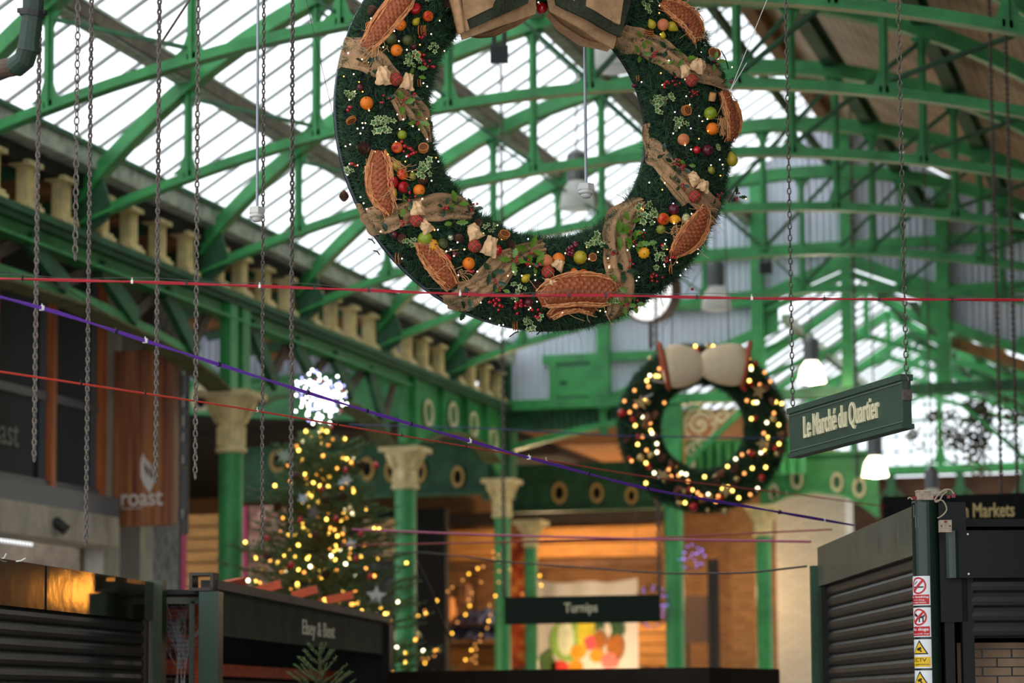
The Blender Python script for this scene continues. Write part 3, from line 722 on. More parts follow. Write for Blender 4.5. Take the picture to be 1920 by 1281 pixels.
def carton(x0, x1, y0, y1, Y, m, label, rot=0):
    a, c = atY(x0, y0, Y), atY(x1, y1, Y); b = MB(); b.box(((a.x + c.x) / 2, Y, (a.z + c.z) / 2), (abs(c.x - a.x), 0.4, abs(a.z - c.z)), Matrix.Rotation(rot, 3, 'Y'))
    b.box(((a.x + c.x) / 2, Y - 0.205, (a.z + c.z) / 2), (0.05, 0.01, abs(a.z - c.z) * 0.98), Matrix.Rotation(rot, 3, 'Y')); tag(b.build('cardboard_box', m), label, 'box', 'cartons behind the second column')
carton(778, 808, 1095, 1178, 44.6, CARD, 'tall cardboard box leaning right of the second column')
carton(815, 850, 1122, 1165, 44.8, CARD, 'square cardboard box above the blue tarpaulin')
carton(852, 880, 1098, 1135, 45.1, PLYD, 'dark box at the back, above the square carton')
carton(782, 828, 1185, 1204, 44.6, PLY, 'low wooden crate left of the blue tarpaulin')
# racking that carries the boxes and the tarpaulin
rk = empty('storage_rack', (-14.3, 44.6, 0), 'dark storage rack carrying boxes and the blue tarpaulin behind the columns', 'rack')
for zz in (zy(1206, 44.6), zy(1166, 44.9) - 0.02): 
    b = MB(); b.box((-14.2, 44.9, zz - 0.04), (2.4, 1.0, 0.05)); b.build('shelf', PLYD, rk)
for xx in (-15.35, -13.05):
    for yy in (44.45, 45.35): b = MB(); b.box((xx, yy, 1.6), (0.07, 0.07, 3.2)); b.build('upright', PLYD, rk)
# tarpaulin heap
b = MB(); a, c = atY(838, 1200, 44.3), atY(936, 1140, 44.3); rows = []
for i in range(15):
    row = []
    for j in range(25):
        u, v = j / 24, i / 14; x = a.x + (c.x - a.x) * u; z = a.z + (c.z - a.z) * v * (0.75 + 0.25 * math.sin(u * 3)) ; y = 44.3 + 0.5 * v + 0.09 * noise.noise(Vector((u * 9, v * 6, 3)))
        row.append((x, y, z + 0.05 * noise.noise(Vector((u * 7, v * 5, 0)))))
    rows.append(row)
b.sheet(rows); tag(b.build('tarpaulin', mat('blue_tarpaulin', rgb(52, 60, 92), 0.5, var=0.4, scale=8), smooth=True), 'crumpled blue tarpaulin heap between second and third columns', 'tarpaulin')
# food photographs on boards
def photo_mat(name, cols, scale):
    m = bpy.data.materials.new(name); m.use_nodes = True; nt = m.node_tree; b = nt.nodes['Principled BSDF']
    tc = nt.nodes.new('ShaderNodeTexCoord'); v = nt.nodes.new('ShaderNodeTexVoronoi'); v.inputs['Scale'].default_value = scale
    cr = nt.nodes.new('ShaderNodeValToRGB'); cr.color_ramp.elements[0].color = cols[0]; cr.color_ramp.elements[1].color = cols[-1]
    for i, c in enumerate(cols[1:-1]): e = cr.color_ramp.elements.new((i + 1) / (len(cols) - 1)); e.color = c
    nt.links.new(tc.outputs['Object'], v.inputs[0]); nt.links.new(v.outputs['Distance'], cr.inputs[0]); nt.links.new(cr.outputs[0], b.inputs['Base Color'])
    return m
def board(x0, y0, x1, y1, Y, m, label, edge=None):
    a, c = atY(x0, y0, Y), atY(x1, y1, Y); t = empty('picture_board', ((a.x + c.x) / 2, Y, min(a.z, c.z)), label, 'picture board', 'food picture boards')
    b = MB(); b.box(((a.x + c.x) / 2, Y, (a.z + c.z) / 2), (abs(c.x - a.x), 0.04, abs(a.z - c.z))); b.build('panel', m, t)
    for xx in (min(a.x, c.x) + 0.06, max(a.x, c.x) - 0.06): b = MB(); b.box((xx, Y + 0.045, min(a.z, c.z) / 2 + 0.1), (0.05, 0.05, min(a.z, c.z) + 0.2)); b.build('support_post', BLACK, t)
    if edge: b = MB(); b.box((a.x, Y - 0.03, (a.z + c.z) / 2), (0.05, 0.05, abs(a.z - c.z))); b.build('edge_strip', edge, t)
PINK = mat('magenta_strip', rgb(190, 30, 96), 0.5)
ph1 = photo_mat('nut_photograph', [rgb(238, 206, 150), rgb(206, 150, 84), rgb(120, 66, 36)], 9)
ph2 = photo_mat('pastry_photograph', [rgb(226, 196, 170), rgb(176, 110, 84), rgb(86, 52, 58)], 7)
board(462, 950, 535, 1112, 30.2, ph2, 'food photograph board with magenta edge left of the tree', PINK)
board(682, 975, 748, 1050, 34.5, ph1, 'golden nut photograph board right of the tree')
board(640, 1050, 745, 1180, 34.8, photo_mat('dark_herb_photograph', [rgb(70, 60, 40), rgb(40, 34, 28), rgb(24, 20, 18)], 6), 'dark leafy picture board below the golden one')
board(958, 1010, 986, 1250, 44.2, photo_mat('apple_photograph', [rgb(230, 176, 90), rgb(190, 84, 40), rgb(96, 30, 22)], 5), 'narrow red apple picture banner between the two slender columns')
# fruit banner
a, c = atY(1004, 1090, 43.6), atY(1198, 1256, 43.6); W = c.x - a.x; H = a.z - c.z
fb = empty('fruit_banner', ((a.x + c.x) / 2, 43.6, c.z), 'white hanging banner printed with melon, pineapples and oranges', 'banner')
def cloth_y(u, v): return 43.6 + 0.03 * math.sin(u * 22) * v + 0.02 * math.sin(u * 9 + 2)
b = MB(); b.sheet([[(a.x + W * j / 30, cloth_y(j / 30, i / 14), c.z + H * i / 14 + (0.02 * math.cos(j / 30 * 6.28 * 2) - 0.04 * math.sin(j / 30 * math.pi) if i == 14 else 0)) for j in range(31)] for i in range(15)])
for xx in (a.x + 0.03, c.x - 0.03): b2 = MB(); b2.tube([(xx, 43.6, a.z), (xx, 43.62, 6.1)], 0.006, 5); b2.build('hanging_cord', BROWN_M, fb)
b.build('cloth', mat('banner_cloth', rgb(244, 236, 224), 0.8), fb, smooth=True)
def blot(cx, cy, rx, ry, col, nm, n=20, wob=0.0, lift=0.05):
    b = MB(); p = [(math.cos(2 * math.pi * k / n) * rx * (1 + wob * math.sin(k * 5)), math.sin(2 * math.pi * k / n) * ry * (1 + wob * math.sin(k * 7))) for k in range(n)]
    b.prism(p, (a.x + W * cx, 43.6 - lift, c.z + H * cy), (W, 0, 0), (0, 0, H), (0, 0.004, 0)); b.build(nm, mat('print_' + nm, col, 0.8, var=0.2, scale=6), fb)
blot(0.34, 0.33, 0.2, 0.24, rgb(150, 190, 90), 'printed_melon'); blot(0.3, 0.36, 0.08, 0.2, rgb(226, 232, 196), 'melon_highlight', lift=0.056)
blot(0.5, 0.42, 0.09, 0.2, rgb(222, 206, 60), 'printed_bananas', lift=0.058); blot(0.78, 0.26, 0.085, 0.16, rgb(176, 104, 40), 'printed_pineapple', lift=0.06)
blot(0.79, 0.52, 0.07, 0.2, rgb(58, 96, 60), 'pineapple_crown', wob=0.35, lift=0.062); blot(0.62, 0.55, 0.05, 0.14, rgb(70, 104, 66), 'pineapple_crown', wob=0.35, lift=0.061)
blot(0.63, 0.33, 0.06, 0.1, rgb(150, 92, 44), 'printed_pineapple', lift=0.0612)
for x, y, r_, cl_ in ((0.42, 0.2, 0.075, rgb(246, 160, 36)), (0.6, 0.16, 0.07, rgb(246, 156, 30)), (0.4, 0.04, 0.07, rgb(244, 140, 40))): blot(x, y, r_, r_ * 1.1, cl_, 'printed_orange', lift=0.065)
blot(0.54, 0.3, 0.06, 0.09, rgb(232, 90, 96), 'printed_dragon_fruit', wob=0.15, lift=0.067); blot(0.72, 0.1, 0.08, 0.09, rgb(238, 130, 120), 'printed_papaya', wob=0.1, lift=0.067)
blot(0.24, 0.04, 0.09, 0.07, rgb(230, 70, 50), 'printed_peppers', lift=0.066); blot(0.12, 0.1, 0.08, 0.14, rgb(90, 120, 60), 'printed_leaves', wob=0.3, lift=0.066)
# dark doorway parts right of the banner
board(1282, 1118, 1336, 1205, 44.0, mat('brown_shop_panel', rgb(112, 88, 74), 0.8), 'plain brown panel between the green columns at lower right')
for px in (1333, 1344):
    p = atY(px, 1160, 43.5); b = MB(); b.box((p.x, 43.5, 2.1), (0.09, 0.1, 4.2)); tag(b.build('iron_post', BLACK), 'black post against the brick, ' + ('the left one' if px < 1340 else 'the right one') + ' of two', 'post', 'black posts')

# ---------------------------------------------------------------- restaurant front at the left
FX = -12.3
wn1 = empty('window_2', (FX, 22.5, 3.9), kind='structure')
GF = mat('slate_grey_steel', rgb(110, 114, 120), 0.45)
OR = mat('orange_cedar_post', rgb(200, 112, 60), 0.5, var=0.25, scale=5, stretch=(1, 1, 0.2))
gl_ = mat('dark_window_glass', rgb(34, 38, 36), 0.08, spec=0.9)
b = MB(); b.box((FX - 0.02, 20.5, 5.45), (0.02, 8.8, 3.0)); b.build('pane', gl_, wn1)
for Y in (20.9, 22.3, 23.6, 24.82):
    b = MB(); b.box((FX + 0.07, Y, 5.4), (0.12, 0.1, 3.1)); b.build('cedar_post', OR, wn1)
    b = MB(); b.box((FX + 0.03, Y + (0.0 if Y > 24 else 0.0) - 0.09, 5.4), (0.06, 0.06, 3.1)); b.build('steel_frame', GF, wn1)
for Y in (19.9, 21.5, 22.9, 24.2):
    b = MB()
    for i in range(22): b.box((FX - 0.004, Y - 0.45 + i * 0.043, 5.45), (0.006, 0.012, 2.9))
    b.build('reeded_blind', mat('reeded_blind', rgb(110, 116, 116), 0.6), wn1)
b = MB(); b.bar((FX + 0.03, 16, 4.94), (FX + 0.03, 24.8, 4.94), 0.1, 0.09); b.build('transom', GF, wn1)
b = MB(); b.bar((FX + 0.04, 16, 3.98), (FX + 0.04, 24.95, 3.98), 0.1, 0.1); b.build('sill_rail', GF, wn1)
bf = empty('wall_left', (FX, 22, 0), kind='structure')
b = MB(); b.box((FX + 0.1, 20.5, 3.83), (0.3, 8.95, 0.22)); b.build('steel_beam', GF, bf)
b = MB(); b.box((FX + 0.0, 20.5, 3.55), (0.5, 8.95, 0.34)); b.build('concrete_spandrel', CONC, bf)
b = MB(); b.box((FX - 0.15, 25.2, 3.6), (0.4, 0.42, 7.2)); b.build('concrete_pier', CONC, bf)
for y0, y1, z0, z1, m in ((25.42, 25.95, 0, 7.2, mat('smooth_grey_render', rgb(120, 116, 112), 0.8, var=0.1)), (25.95, 26.3, 0, 5.2, CONC), (25.95, 26.3, 5.2, 7.2, mat('maroon_panel', rgb(66, 50, 46), 0.7)), (26.3, 27.05, 0, 7.2, mat('mottled_slate_cladding', rgb(170, 168, 168), 0.8, col2=rgb(84, 84, 88), scale=9, stretch=(1, 2, 1)))):
    b = MB(); b.box((FX - 0.1, (y0 + y1) / 2, (z0 + z1) / 2), (0.3, y1 - y0, z1 - z0)); b.build('cladding_panel', m, bf)
b = MB(); b.box((FX - 2.2, 20.0, 1.75), (0.2, 10, 3.5)); b.build('inner_wall', mat('dim_plaster', rgb(140, 124, 108), 0.9, var=0.3), bf)
b = MB(); b.box((FX - 2.2, 25.0, 1.75), (4, 0.2, 3.5)); b.build('inner_wall', MATS['dim_plaster'], bf)
qx = atY(333, 900, 27.2).x; b = MB(); b.tube([(qx, 27.2, 0), (qx, 27.2, 7.1)], 0.055, 12); b.box((qx, 27.2, 4.5), (0.16, 0.16, 0.06)); tag(b.build('drain_pipe', mat('dark_grey_pipe', rgb(60, 60, 62), 0.5)), 'dark vertical drain pipe right of the brown wooden banner', 'pipe')
qx = atY(343, 900, 27.45).x; ns = empty('shop_name_post', (qx, 27.45, 0), 'dark vertical panel with pale blurred lettering and magenta foot, right of the banner', 'sign')
b = MB(); b.box((qx, 27.45, 5.0), (0.13, 0.08, 2.6)); b.build('panel', mat('charcoal_panel', rgb(66, 64, 64), 0.6), ns)
b = MB(); b.box((qx + 0.02, 27.45, 1.85), (0.05, 0.06, 3.7)); b.build('magenta_foot', PINK, ns)
for z in (5.75, 5.35, 5.1, 4.9, 4.62, 3.95): b = MB(); b.box((qx, 27.4, z), (0.07, 0.01, 0.1 if z < 5 else 0.14)); b.build('letter', mat('pale_lettering', rgb(170, 166, 160), 0.7), ns)
lettering('roast', mat('etched_window_lettering', rgb(120, 132, 118), 0.5), wn1, (FX + 0.02, 22.25, 4.33), (0, 1, 0), (0, 0, 1), 0.75, 0.24, (1, 0, 0), bold=0.01, name='window_lettering')

# banner "roast"
BY = 25.25; a, c = atY(219, 660, BY), atY(322, 985, BY)
rb = empty('wooden_banner', ((a.x + c.x) / 2, BY, c.z), 'tall brown woodgrain banner with white lettering under a flame emblem', 'banner sign')
def wood_mat():
    m = bpy.data.materials.new('zebrano_wood'); m.use_nodes = True; nt = m.node_tree; b = nt.nodes['Principled BSDF']
    tc = nt.nodes.new('ShaderNodeTexCoord'); mp = nt.nodes.new('ShaderNodeMapping'); mp.inputs['Scale'].default_value = (14, 14, 0.55)
    n = nt.nodes.new('ShaderNodeTexNoise'); n.inputs['Scale'].default_value = 1.0; n.inputs['Detail'].default_value = 5
    cr = nt.nodes.new('ShaderNodeValToRGB'); cr.color_ramp.elements[0].color = rgb(108, 56, 38); cr.color_ramp.elements[0].position = 0.35
    cr.color_ramp.elements[1].color = rgb(196, 128, 78); cr.color_ramp.elements[1].position = 0.68
    nt.links.new(tc.outputs['Object'], mp.inputs[0]); nt.links.new(mp.outputs[0], n.inputs[0]); nt.links.new(n.outputs[0], cr.inputs[0]); nt.links.new(cr.outputs[0], b.inputs['Base Color'])
    b.inputs['Roughness'].default_value = 0.5
    return m
WOODZ = wood_mat()
b = MB(); W_, H_ = c.x - a.x, a.z - c.z
b.box(((a.x + c.x) / 2, BY, (a.z + c.z) / 2), (W_, 0.1, H_)); b.build('panel', WOODZ, rb)
b = MB(); b.bar((c.x + 0.025, BY, c.z + 0.01), (c.x + 0.025, BY, a.z), 0.05, 0.13, side=(1, 0, 0)); b.build('edge_trim', mat('pale_wood_edge', rgb(150, 104, 80), 0.5), rb)
WT = mat('white_banner_lettering', rgb(232, 226, 216), 0.6)
p = atY(231, 951, BY); q = atY(309, 951, BY)
lettering('roast', WT, rb, (p.x, BY - 0.055, p.z), (1, 0, 0), (0, 0, 1), q.x - p.x, 0.17, (0, -1, 0), bold=0.012)
p = atY(231, 955, BY)
lettering('restaurant & bar', WT, rb, (p.x, BY - 0.055, p.z - 0.01), (1, 0, 0), (0, 0, 1), 0.27, 0.026, (0, -1, 0), bold=0.004, name='small_lettering')
def fl_(pts, o=0.0, nm='flame_emblem', m=WT):
    b = MB(); P = []
    for (x, y) in pts: w = atY(x, y, BY); P.append((w.x, w.z))
    b.prism(P, (0, BY - 0.058 - o, 0), (1, 0, 0), (0, 0, 1), (0, 0.008, 0)); b.build(nm, m, rb)
fl_([(272, 851), (268, 864), (267, 880), (268, 895), (274, 910), (284, 925), (290, 912), (295, 898), (294, 886), (289, 876), (282, 866), (276, 860)])
DKB = mat('dark_emblem_gap', rgb(84, 44, 28), 0.6)
fl_([(276, 868), (275, 878), (279, 892), (286, 902), (288, 893), (284, 884), (279, 877)], 0.006, 'emblem_gap', DKB)
fl_([(283, 874), (290, 884), (291, 896), (288, 900), (288, 888)], 0.006, 'emblem_gap', DKB)
fl_([(279, 884), (283, 897), (287, 908), (288, 898), (284, 890)], 0.011, 'flame_lick')
for py in (697, 825, 950):
    b = MB(); p = atY(219, py, BY); b.bar((FX, BY, p.z), (p.x + 0.03, BY, p.z), 0.03, 0.03, side=(0, 0, 1)); b.box((FX + 0.02, BY, p.z), (0.05, 0.06, 0.12)); b.build('wall_bracket', BLACK, rb)
# spotlight and lamp string under the spandrel
sp_ = empty('spotlight', tuple(atX(112, 985, -12.0)), 'small black spotlight under the concrete ledge at left', 'spotlight')
p = atX(112, 985, -12.0); b = MB(); b.lathe([(0.035, -0.09), (0.06, -0.07), (0.06, 0.08), (0.07, 0.09)], p, 14, axis=(0.5, 0.1, -0.4)); b.build('lamp_head', BLACK, sp_)
b = MB(); b.bar(p + Vector((0, 0, 0)), (FX + 0.05, p.y - 0.1, p.z + 0.1), 0.03, 0.03); b.box((FX + 0.06, p.y - 0.12, p.z + 0.12), (0.08, 0.1, 0.1)); b.build('arm', BLACK, sp_)
st = empty('glass_fringe', tuple(atX(30, 1018, -12.6)), 'row of small bright white pennant drops under the ledge at far left', 'light fringe')
for i in range(12):
    p = atX(-6 + i * 5.9, 1012 + i * 0.8, -12.6); b = MB(); b.lathe([(0.001, -0.03), (0.013, 0.008), (0.011, 0.014)], p, 8); b.build('drop', mat('lit_glass_drop', (1, 1, 1, 1), 0.3, emit=(0.9, 0.95, 1, 1), estr=0.6), st)
# pipe at top left
PIPEG = mat('sooty_green_pipe', rgb(26, 50, 38), 0.5, var=0.3)
pp = empty('rainwater_pipe', tuple(atD(50, 60, 11.0)), 'dark green rainwater pipe with elbow in the top left corner', 'pipe')
b = MB(); b.tube([atD(66, -160, 11), atD(62, 20, 11), atD(53, 90, 11)], 0.048, 14); b.tube([atD(53, 88, 11), atD(46, 112, 11.02), atD(28, 126, 11.05)], 0.05, 14); b.build('downpipe', PIPEG, pp)
b = MB(); b.tube([atD(30, 124, 11.05), atD(10, 128, 11.1), atD(-90, 165, 11.3)], 0.045, 14); b.build('branch_pipe', mat('rusty_pipe', rgb(74, 58, 44), 0.7, var=0.4, scale=12), pp)
b = MB(); b.tube([atD(61, 20, 11), atD(59.5, 31, 11)], 0.056, 14); b.box(atD(42, 20, 11), (0.04, 0.03, 0.02)); b.box(atD(79, 24, 11), (0.04, 0.03, 0.02)); b.build('pipe_clamp', BLACK, pp)
b = MB(); b.tube([atD(55, 86, 11), atD(53, 97, 11)], 0.054, 14); b.build('pipe_socket', PIPEG, pp)

# ---------------------------------------------------------------- lights of the aisle and the fruit banner
def lamp_light(name, loc, col, power, r=0.15):
    l = bpy.data.lights.new(name, 'POINT'); l.color = col; l.energy = power; l.shadow_soft_size = r
    o = bpy.data.objects.new(name, l); C.objects.link(o); o.location = loc; return o
b = MB(); b.box((-19.2, 40.2, 2.5), (12.2, 0.2, 5.0)); tag(b.build('wall_dark_backdrop', mat('aisle_dark_backdrop', rgb(30, 26, 22), 0.9, var=0.3)), kind='structure')  # added dark sheet, its near-black colour standing in for the unlit aisle
for i, (x, y, z, e) in enumerate([(-9.5, 44, 4.2, 62), (-12.5, 44.5, 3.9, 80), (-8.0, 39.8, 3.4, 26), (-13.0, 35.2, 2.6, 18), (-11.2, 42.2, 2.3, 34)]):
    lamp_light('aisle_light', (x, y, z), (1.0, 0.68, 0.38), e)  # the last one is an unseen light added to brighten the fruit banner
# ================================================================== STALLS, SIGNS, CHAINS, CABLES, LAMPS
STALL = mat('stall_dark_green_metal', rgb(92, 94, 82), 0.42, var=0.18, scale=2.5, bump=0.08, bscale=12, spec=0.7)
STALLD = mat('stall_black_green_metal', rgb(22, 25, 22), 0.5, var=0.15, scale=3, spec=0.3)
SLATM = mat('shutter_slat_metal', rgb(58, 52, 48), 0.38, var=0.2, scale=6)
SLATD = mat('shutter_slat_dark', rgb(30, 30, 29), 0.4)
ORANGE = mat('orange_red_stained_wood', rgb(226, 92, 46), 0.6, var=0.2, scale=5)
ORANGED = mat('dark_red_stained_wood', rgb(170, 66, 38), 0.7, var=0.3)

def shutter(name, a, d, nrm, L, z0, z1, pitch, m, parent, bulge=0.018):
    """curved slats between z0 and z1 starting at a, running L metres along d"""
    b = MB(); n = int((z1 - z0) / pitch); a, d, nrm = Vector(a), Vector(d), Vector(nrm)
    prof = [(0.0, 0.0), (0.25, 0.75), (0.55, 1.0), (0.8, 0.8), (0.9, 0.15), (0.93, -0.35), (1.0, -0.1)]
    rows = []
    for i in range(n):
        for q, o in prof:
            z = z1 - (i + q) * pitch; rows.append([Vector((a.x, a.y, z)) + nrm * (o * bulge), Vector((a.x, a.y, z)) + d * L + nrm * (o * bulge)])
    b.sheet(rows); return b.build(name, m, parent)

# --- right hand stall
P0 = atD(1735, 1000, 12.55); P0.z = 0
u1 = Vector((-1.1, 3.45, 0)).normalized(); u2 = Vector((u1.y, -u1.x, 0))
n1 = -u2; n2 = -u1; PR = 0.069; ZT = 2.63
rs_ = empty('market_stall', (P0.x, P0.y, 0), 'dark green shuttered stall at right with safety notices on its corner post', 'market stall', 'shuttered market stalls')
b = MB(); b.lathe([(PR, 0), (PR, ZT - 0.01), (PR - 0.004, ZT)], P0, 28); post = b.build('corner_post', mat('glossy_green_post', rgb(24, 44, 34), 0.3, var=0.1, scale=2), rs_, smooth=False)
A = P0 + n1 * 0.03
b = MB(); L1 = 3.62; zt0, zt1 = ZT - 0.01, ZT - 0.01
def vv(base, z): return Vector((base.x, base.y, z))
b.prism([(0.0, 0), (L1, 0), (L1, 0.26), (0.0, 0.26)], vv(A, ZT - 0.27), u1, (0, 0, 1), n1 * -0.05); b.build('long_fascia', STALL, rs_)
b = MB(); q = A + u1 * (L1 + 0.03); b.box((q.x, q.y, 1.25), (0.07, 0.09, 2.5), Matrix.Rotation(math.atan2(u1.y, u1.x), 3, 'Z')); b.build('end_post', mat('worn_green_post', rgb(44, 78, 54), 0.5, var=0.2), rs_)
q = A + u1 * 0.05 - n1 * 0.04
shutter('long_shutter', q, u1, n1, L1 - 0.28, 0.1, ZT - 0.27, 0.077, SLATM, rs_)
b = MB(); q2 = A + u1 * (L1 - 0.2) - n1 * 0.01; b.box((q2.x, q2.y, 1.17), (0.09, 0.05, 2.34), Matrix.Rotation(math.atan2(u1.y, u1.x), 3, 'Z')); b.build('shutter_guide', STALLD, rs_)
# cross front
Bq = P0 + u2 * 0.09 + n2 * 0.03
b = MB(); b.prism([(0.0, 0), (2.6, 0), (2.6, 0.245), (0.0, 0.245)], vv(P0 + u2 * 0.145 + n2 * 0.1, 2.225), u2, (0, 0, 1), n2 * -0.08); fa = b.build('cross_fascia', STALLD, rs_)
b = MB(); qq = P0 + u2 * 0.13 + n2 * 0.06; b.lathe([(0.045, 2.225), (0.045, 2.47)], (qq.x, qq.y, 0), 16); b.build('fascia_end', mat('dark_green_gloss', rgb(22, 44, 32), 0.3), rs_)
for s_, z in ((0.2, 2.45), (0.2, 2.245), (1.1, 2.43), (1.1, 2.245)): b = MB(); p = P0 + u2 * s_ + n2 * 0.103; b.ball((p.x, p.y, z), 0.006, 8, 5); b.build('screw_head', WHITEP, rs_)
b = MB(); q = P0 + u2 * 0.13 - n2 * 0.02; b.prism([(0, 0), (0.14, 0), (0.14, 0.62), (0, 0.62)], vv(P0 + u2 * 0.06, 2.0), u2, (0, 0, 1), n2 * 0.06); b.build('back_box', STALLD, rs_)
shutter('cross_shutter', P0 + u2 * 0.22 + n2 * 0.05, u2, n2, 2.4, 1.86, 2.225, 0.077, SLATD, rs_, 0.012)
b = MB(); b.prism([(0, 0), (0.06, 0), (0.06, 2.3), (0, 2.3)], vv(P0 + u2 * 0.17, 0), u2, (0, 0, 1), n2 * 0.06); b.prism([(0, 0), (0.05, 0), (0.05, 2.3), (0, 2.3)], vv(P0 + u2 * 0.08, 0), u2, (0, 0, 1), n2 * 0.05); b.build('side_channel', STALLD, rs_)
for i in range(7):
    z = 1.86 - i * 0.046; b = MB(); b.bar(vv(P0 + u2 * 0.22 + n2 * 0.05, z), vv(P0 + u2 * 2.6 + n2 * 0.05, z), 0.008, 0.006)
    for k in range(16):
        s_ = 0.27 + k * 0.152 + (0.076 if i % 2 else 0); b.bar(vv(P0 + u2 * s_ + n2 * 0.05, z), vv(P0 + u2 * s_ + n2 * 0.05, z - 0.046), 0.007, 0.007, side=u2)
    b.build('grille_link_row', BLACK, rs_)
b = MB(); b.prism([(0, 0), (2.4, 0), (2.4, 1.9), (0, 1.9)], vv(P0 + u2 * 0.2 - n2 * 0.25, 0), u2, (0, 0, 1), n2 * 0.01); b.build('paper_blind', mat('brown_wrapping_paper', rgb(196, 164, 134), 0.8, var=0.15, scale=2, stretch=(3, 3, 0.5)), rs_)
b = MB(); b.prism([(0.05, 0.05), (L1, 0.05), (L1, 2.6), (0.05, 2.6)], vv(P0 - n1 * 0.05, 2.5), u1, u2, (0, 0, 0.04)); b.build('stall_roof', STALLD, rs_)
b = MB(); b.prism([(0, 0), (L1, 0), (L1, 2.45), (0, 2.45)], vv(P0 + u2 * 2.6, 0), u1, (0, 0, 1), u2 * 0.05); b.prism([(0, 0), (2.6, 0), (2.6, 2.45), (0, 2.45)], vv(P0 + u1 * L1, 0), u2, (0, 0, 1), u1 * 0.05); b.build('back_panel', STALLD, rs_)
rd = random.Random(3); LIMEM = mat('bird_lime', rgb(110, 114, 104), 0.9)
for i in range(8):
    s_ = rd.uniform(0.05, 2.4); q = vv(A + u1 * s_ + n1 * 0.002, ZT - 0.03 - rd.random() * 0.08); b = MB(); b.bar(q, q + Vector((0, 0, -rd.uniform(0.04, 0.14))), 0.0025, 0.002); b.build('dripped_stain', LIMEM, rs_)
for i in range(3):
    a_ = rd.uniform(3.6, 4.6); q = vv(P0, ZT - rd.uniform(0.02, 0.1)) + Vector((math.cos(a_), math.sin(a_), 0)) * (PR + 0.001); b = MB(); b.bar(q, q + Vector((0, 0, -rd.uniform(0.03, 0.07))), 0.004, 0.003); b.build('dripped_stain', LIMEM, rs_)
# cylinder mapped notices; angle 0 faces the photographer, negative goes left
fa0 = math.atan2(-P0.y, -P0.x)
def cyl(s_, z, lift=0.0):
    a_ = fa0 + s_ / PR; return Vector((P0.x + math.cos(a_) * (PR + lift), P0.y + math.sin(a_) * (PR + lift), z))
def patch(b, s0, s1, z0, z1, lift):
    n = 14; b.sheet([[cyl(s0 + (s1 - s0) * i / n, z0, lift) for i in range(n + 1)], [cyl(s0 + (s1 - s0) * i / n, z1, lift) for i in range(n + 1)]])
def cylpoly(b, poly, lift):
    """a convex polygon in (s, z) wrapped on the post"""
    z0, z1 = min(q[1] for q in poly), max(q[1] for q in poly); n = len(poly); rows = []
    for i in range(11):
        z = z0 + (z1 - z0) * min(max(i / 10, 0.001), 0.999); xs = []
        for k in range(n):
            (xa, za), (xb, zb_) = poly[k], poly[(k + 1) % n]
            if (za - z) * (zb_ - z) < 0: xs.append(xa + (xb - xa) * (z - za) / (zb_ - za))
        if len(xs) < 2: continue
        s0_, s1_ = min(xs), max(xs); rows.append([cyl(s0_ + (s1_ - s0_) * j / 8, z, lift) for j in range(9)])
    if len(rows) > 1: b.sheet(rows)
def cyltext(parent, txt, s0, s1, z0, z1, lift, m, bold=0.02):
    vs, fs = text_mesh(txt, bold); x0 = min(p.x for p in vs); x1 = max(p.x for p in vs); y0 = min(p.y for p in vs); y1 = max(p.y for p in vs)
    b = MB(); b.add([cyl(s0 + (s1 - s0) * (p.x - x0) / (x1 - x0), z0 + (z1 - z0) * (p.y - y0) / (y1 - y0), lift) for p in vs], fs); b.build('lettering', m, parent)
NW, NR, NB, NY = (mat('notice_white', rgb(238, 240, 244), 0.5), mat('notice_red', rgb(200, 34, 40), 0.5), mat('notice_black', rgb(20, 20, 22), 0.5), mat('notice_yellow', rgb(246, 200, 20), 0.5))
S0, S1 = -0.108, 0.018     # along the curve, left to right
SC = (S0 + S1) / 2 - 0.0
def notice(zt, zb, label):
    t = empty('safety_notice', tuple(cyl(SC, zb)), label, 'notice', 'notices on the stall corner post')
    b = MB(); patch(b, S0, S1, zb, zt, 0.0012); b.build('backing', NW, t); return t
def zpost(py): return EYE + (HORIZON - py) * 12.47 / FPX
def disc(b, sc_, zc_, r0, r1, lift, n=30):
    vs = []; 
    for k in range(n):
        a_ = 2 * math.pi * k / n
        vs += [cyl(sc_ + r0 * math.cos(a_), zc_ + r0 * math.sin(a_), lift), cyl(sc_ + r1 * math.cos(a_), zc_ + r1 * math.sin(a_), lift)]
    b.add(vs, [(2 * k, 2 * k + 1, (2 * k + 3) % (2 * n), (2 * k + 2) % (2 * n)) for k in range(n)])
def slash(t, zc_, r):
    b = MB(); disc(b, SC, zc_, r * 0.8, r, 0.0024); b.build('red_ring', NR, t)
    b = MB(); k = 0.72 * r; w_ = 0.1 * r; cylpoly(b, [(SC - k - w_, zc_ - k + w_), (SC - k + w_, zc_ - k - w_), (SC + k + w_, zc_ + k - w_), (SC + k - w_, zc_ + k + w_)], 0.0032); b.build('red_bar', NR, t)
t = notice(zpost(1086), zpost(1141), 'white no smoking notice, topmost on the green corner post')
zc_ = zpost(1104); slash(t, zc_, 0.044)
b = MB(); cylpoly(b, [(SC - 0.03, zc_ - 0.004), (SC + 0.03, zc_ - 0.004), (SC + 0.03, zc_ - 0.011), (SC - 0.03, zc_ - 0.011)], 0.0024)
for k in range(3): cylpoly(b, [(SC - 0.028 + k * 0.008, zc_ + 0.002 + k * 0.006), (SC - 0.022 + k * 0.008, zc_ + 0.006 + k * 0.006), (SC - 0.02 + k * 0.008, zc_ + 0.014 + k * 0.006), (SC - 0.026 + k * 0.008, zc_ + 0.01 + k * 0.006)], 0.0024)
b.build('cigarette_pictogram', NB, t)
b = MB(); patch(b, S0 + 0.006, S1 - 0.006, zpost(1139), zpost(1121), 0.0022); b.build('red_panel', NR, t)
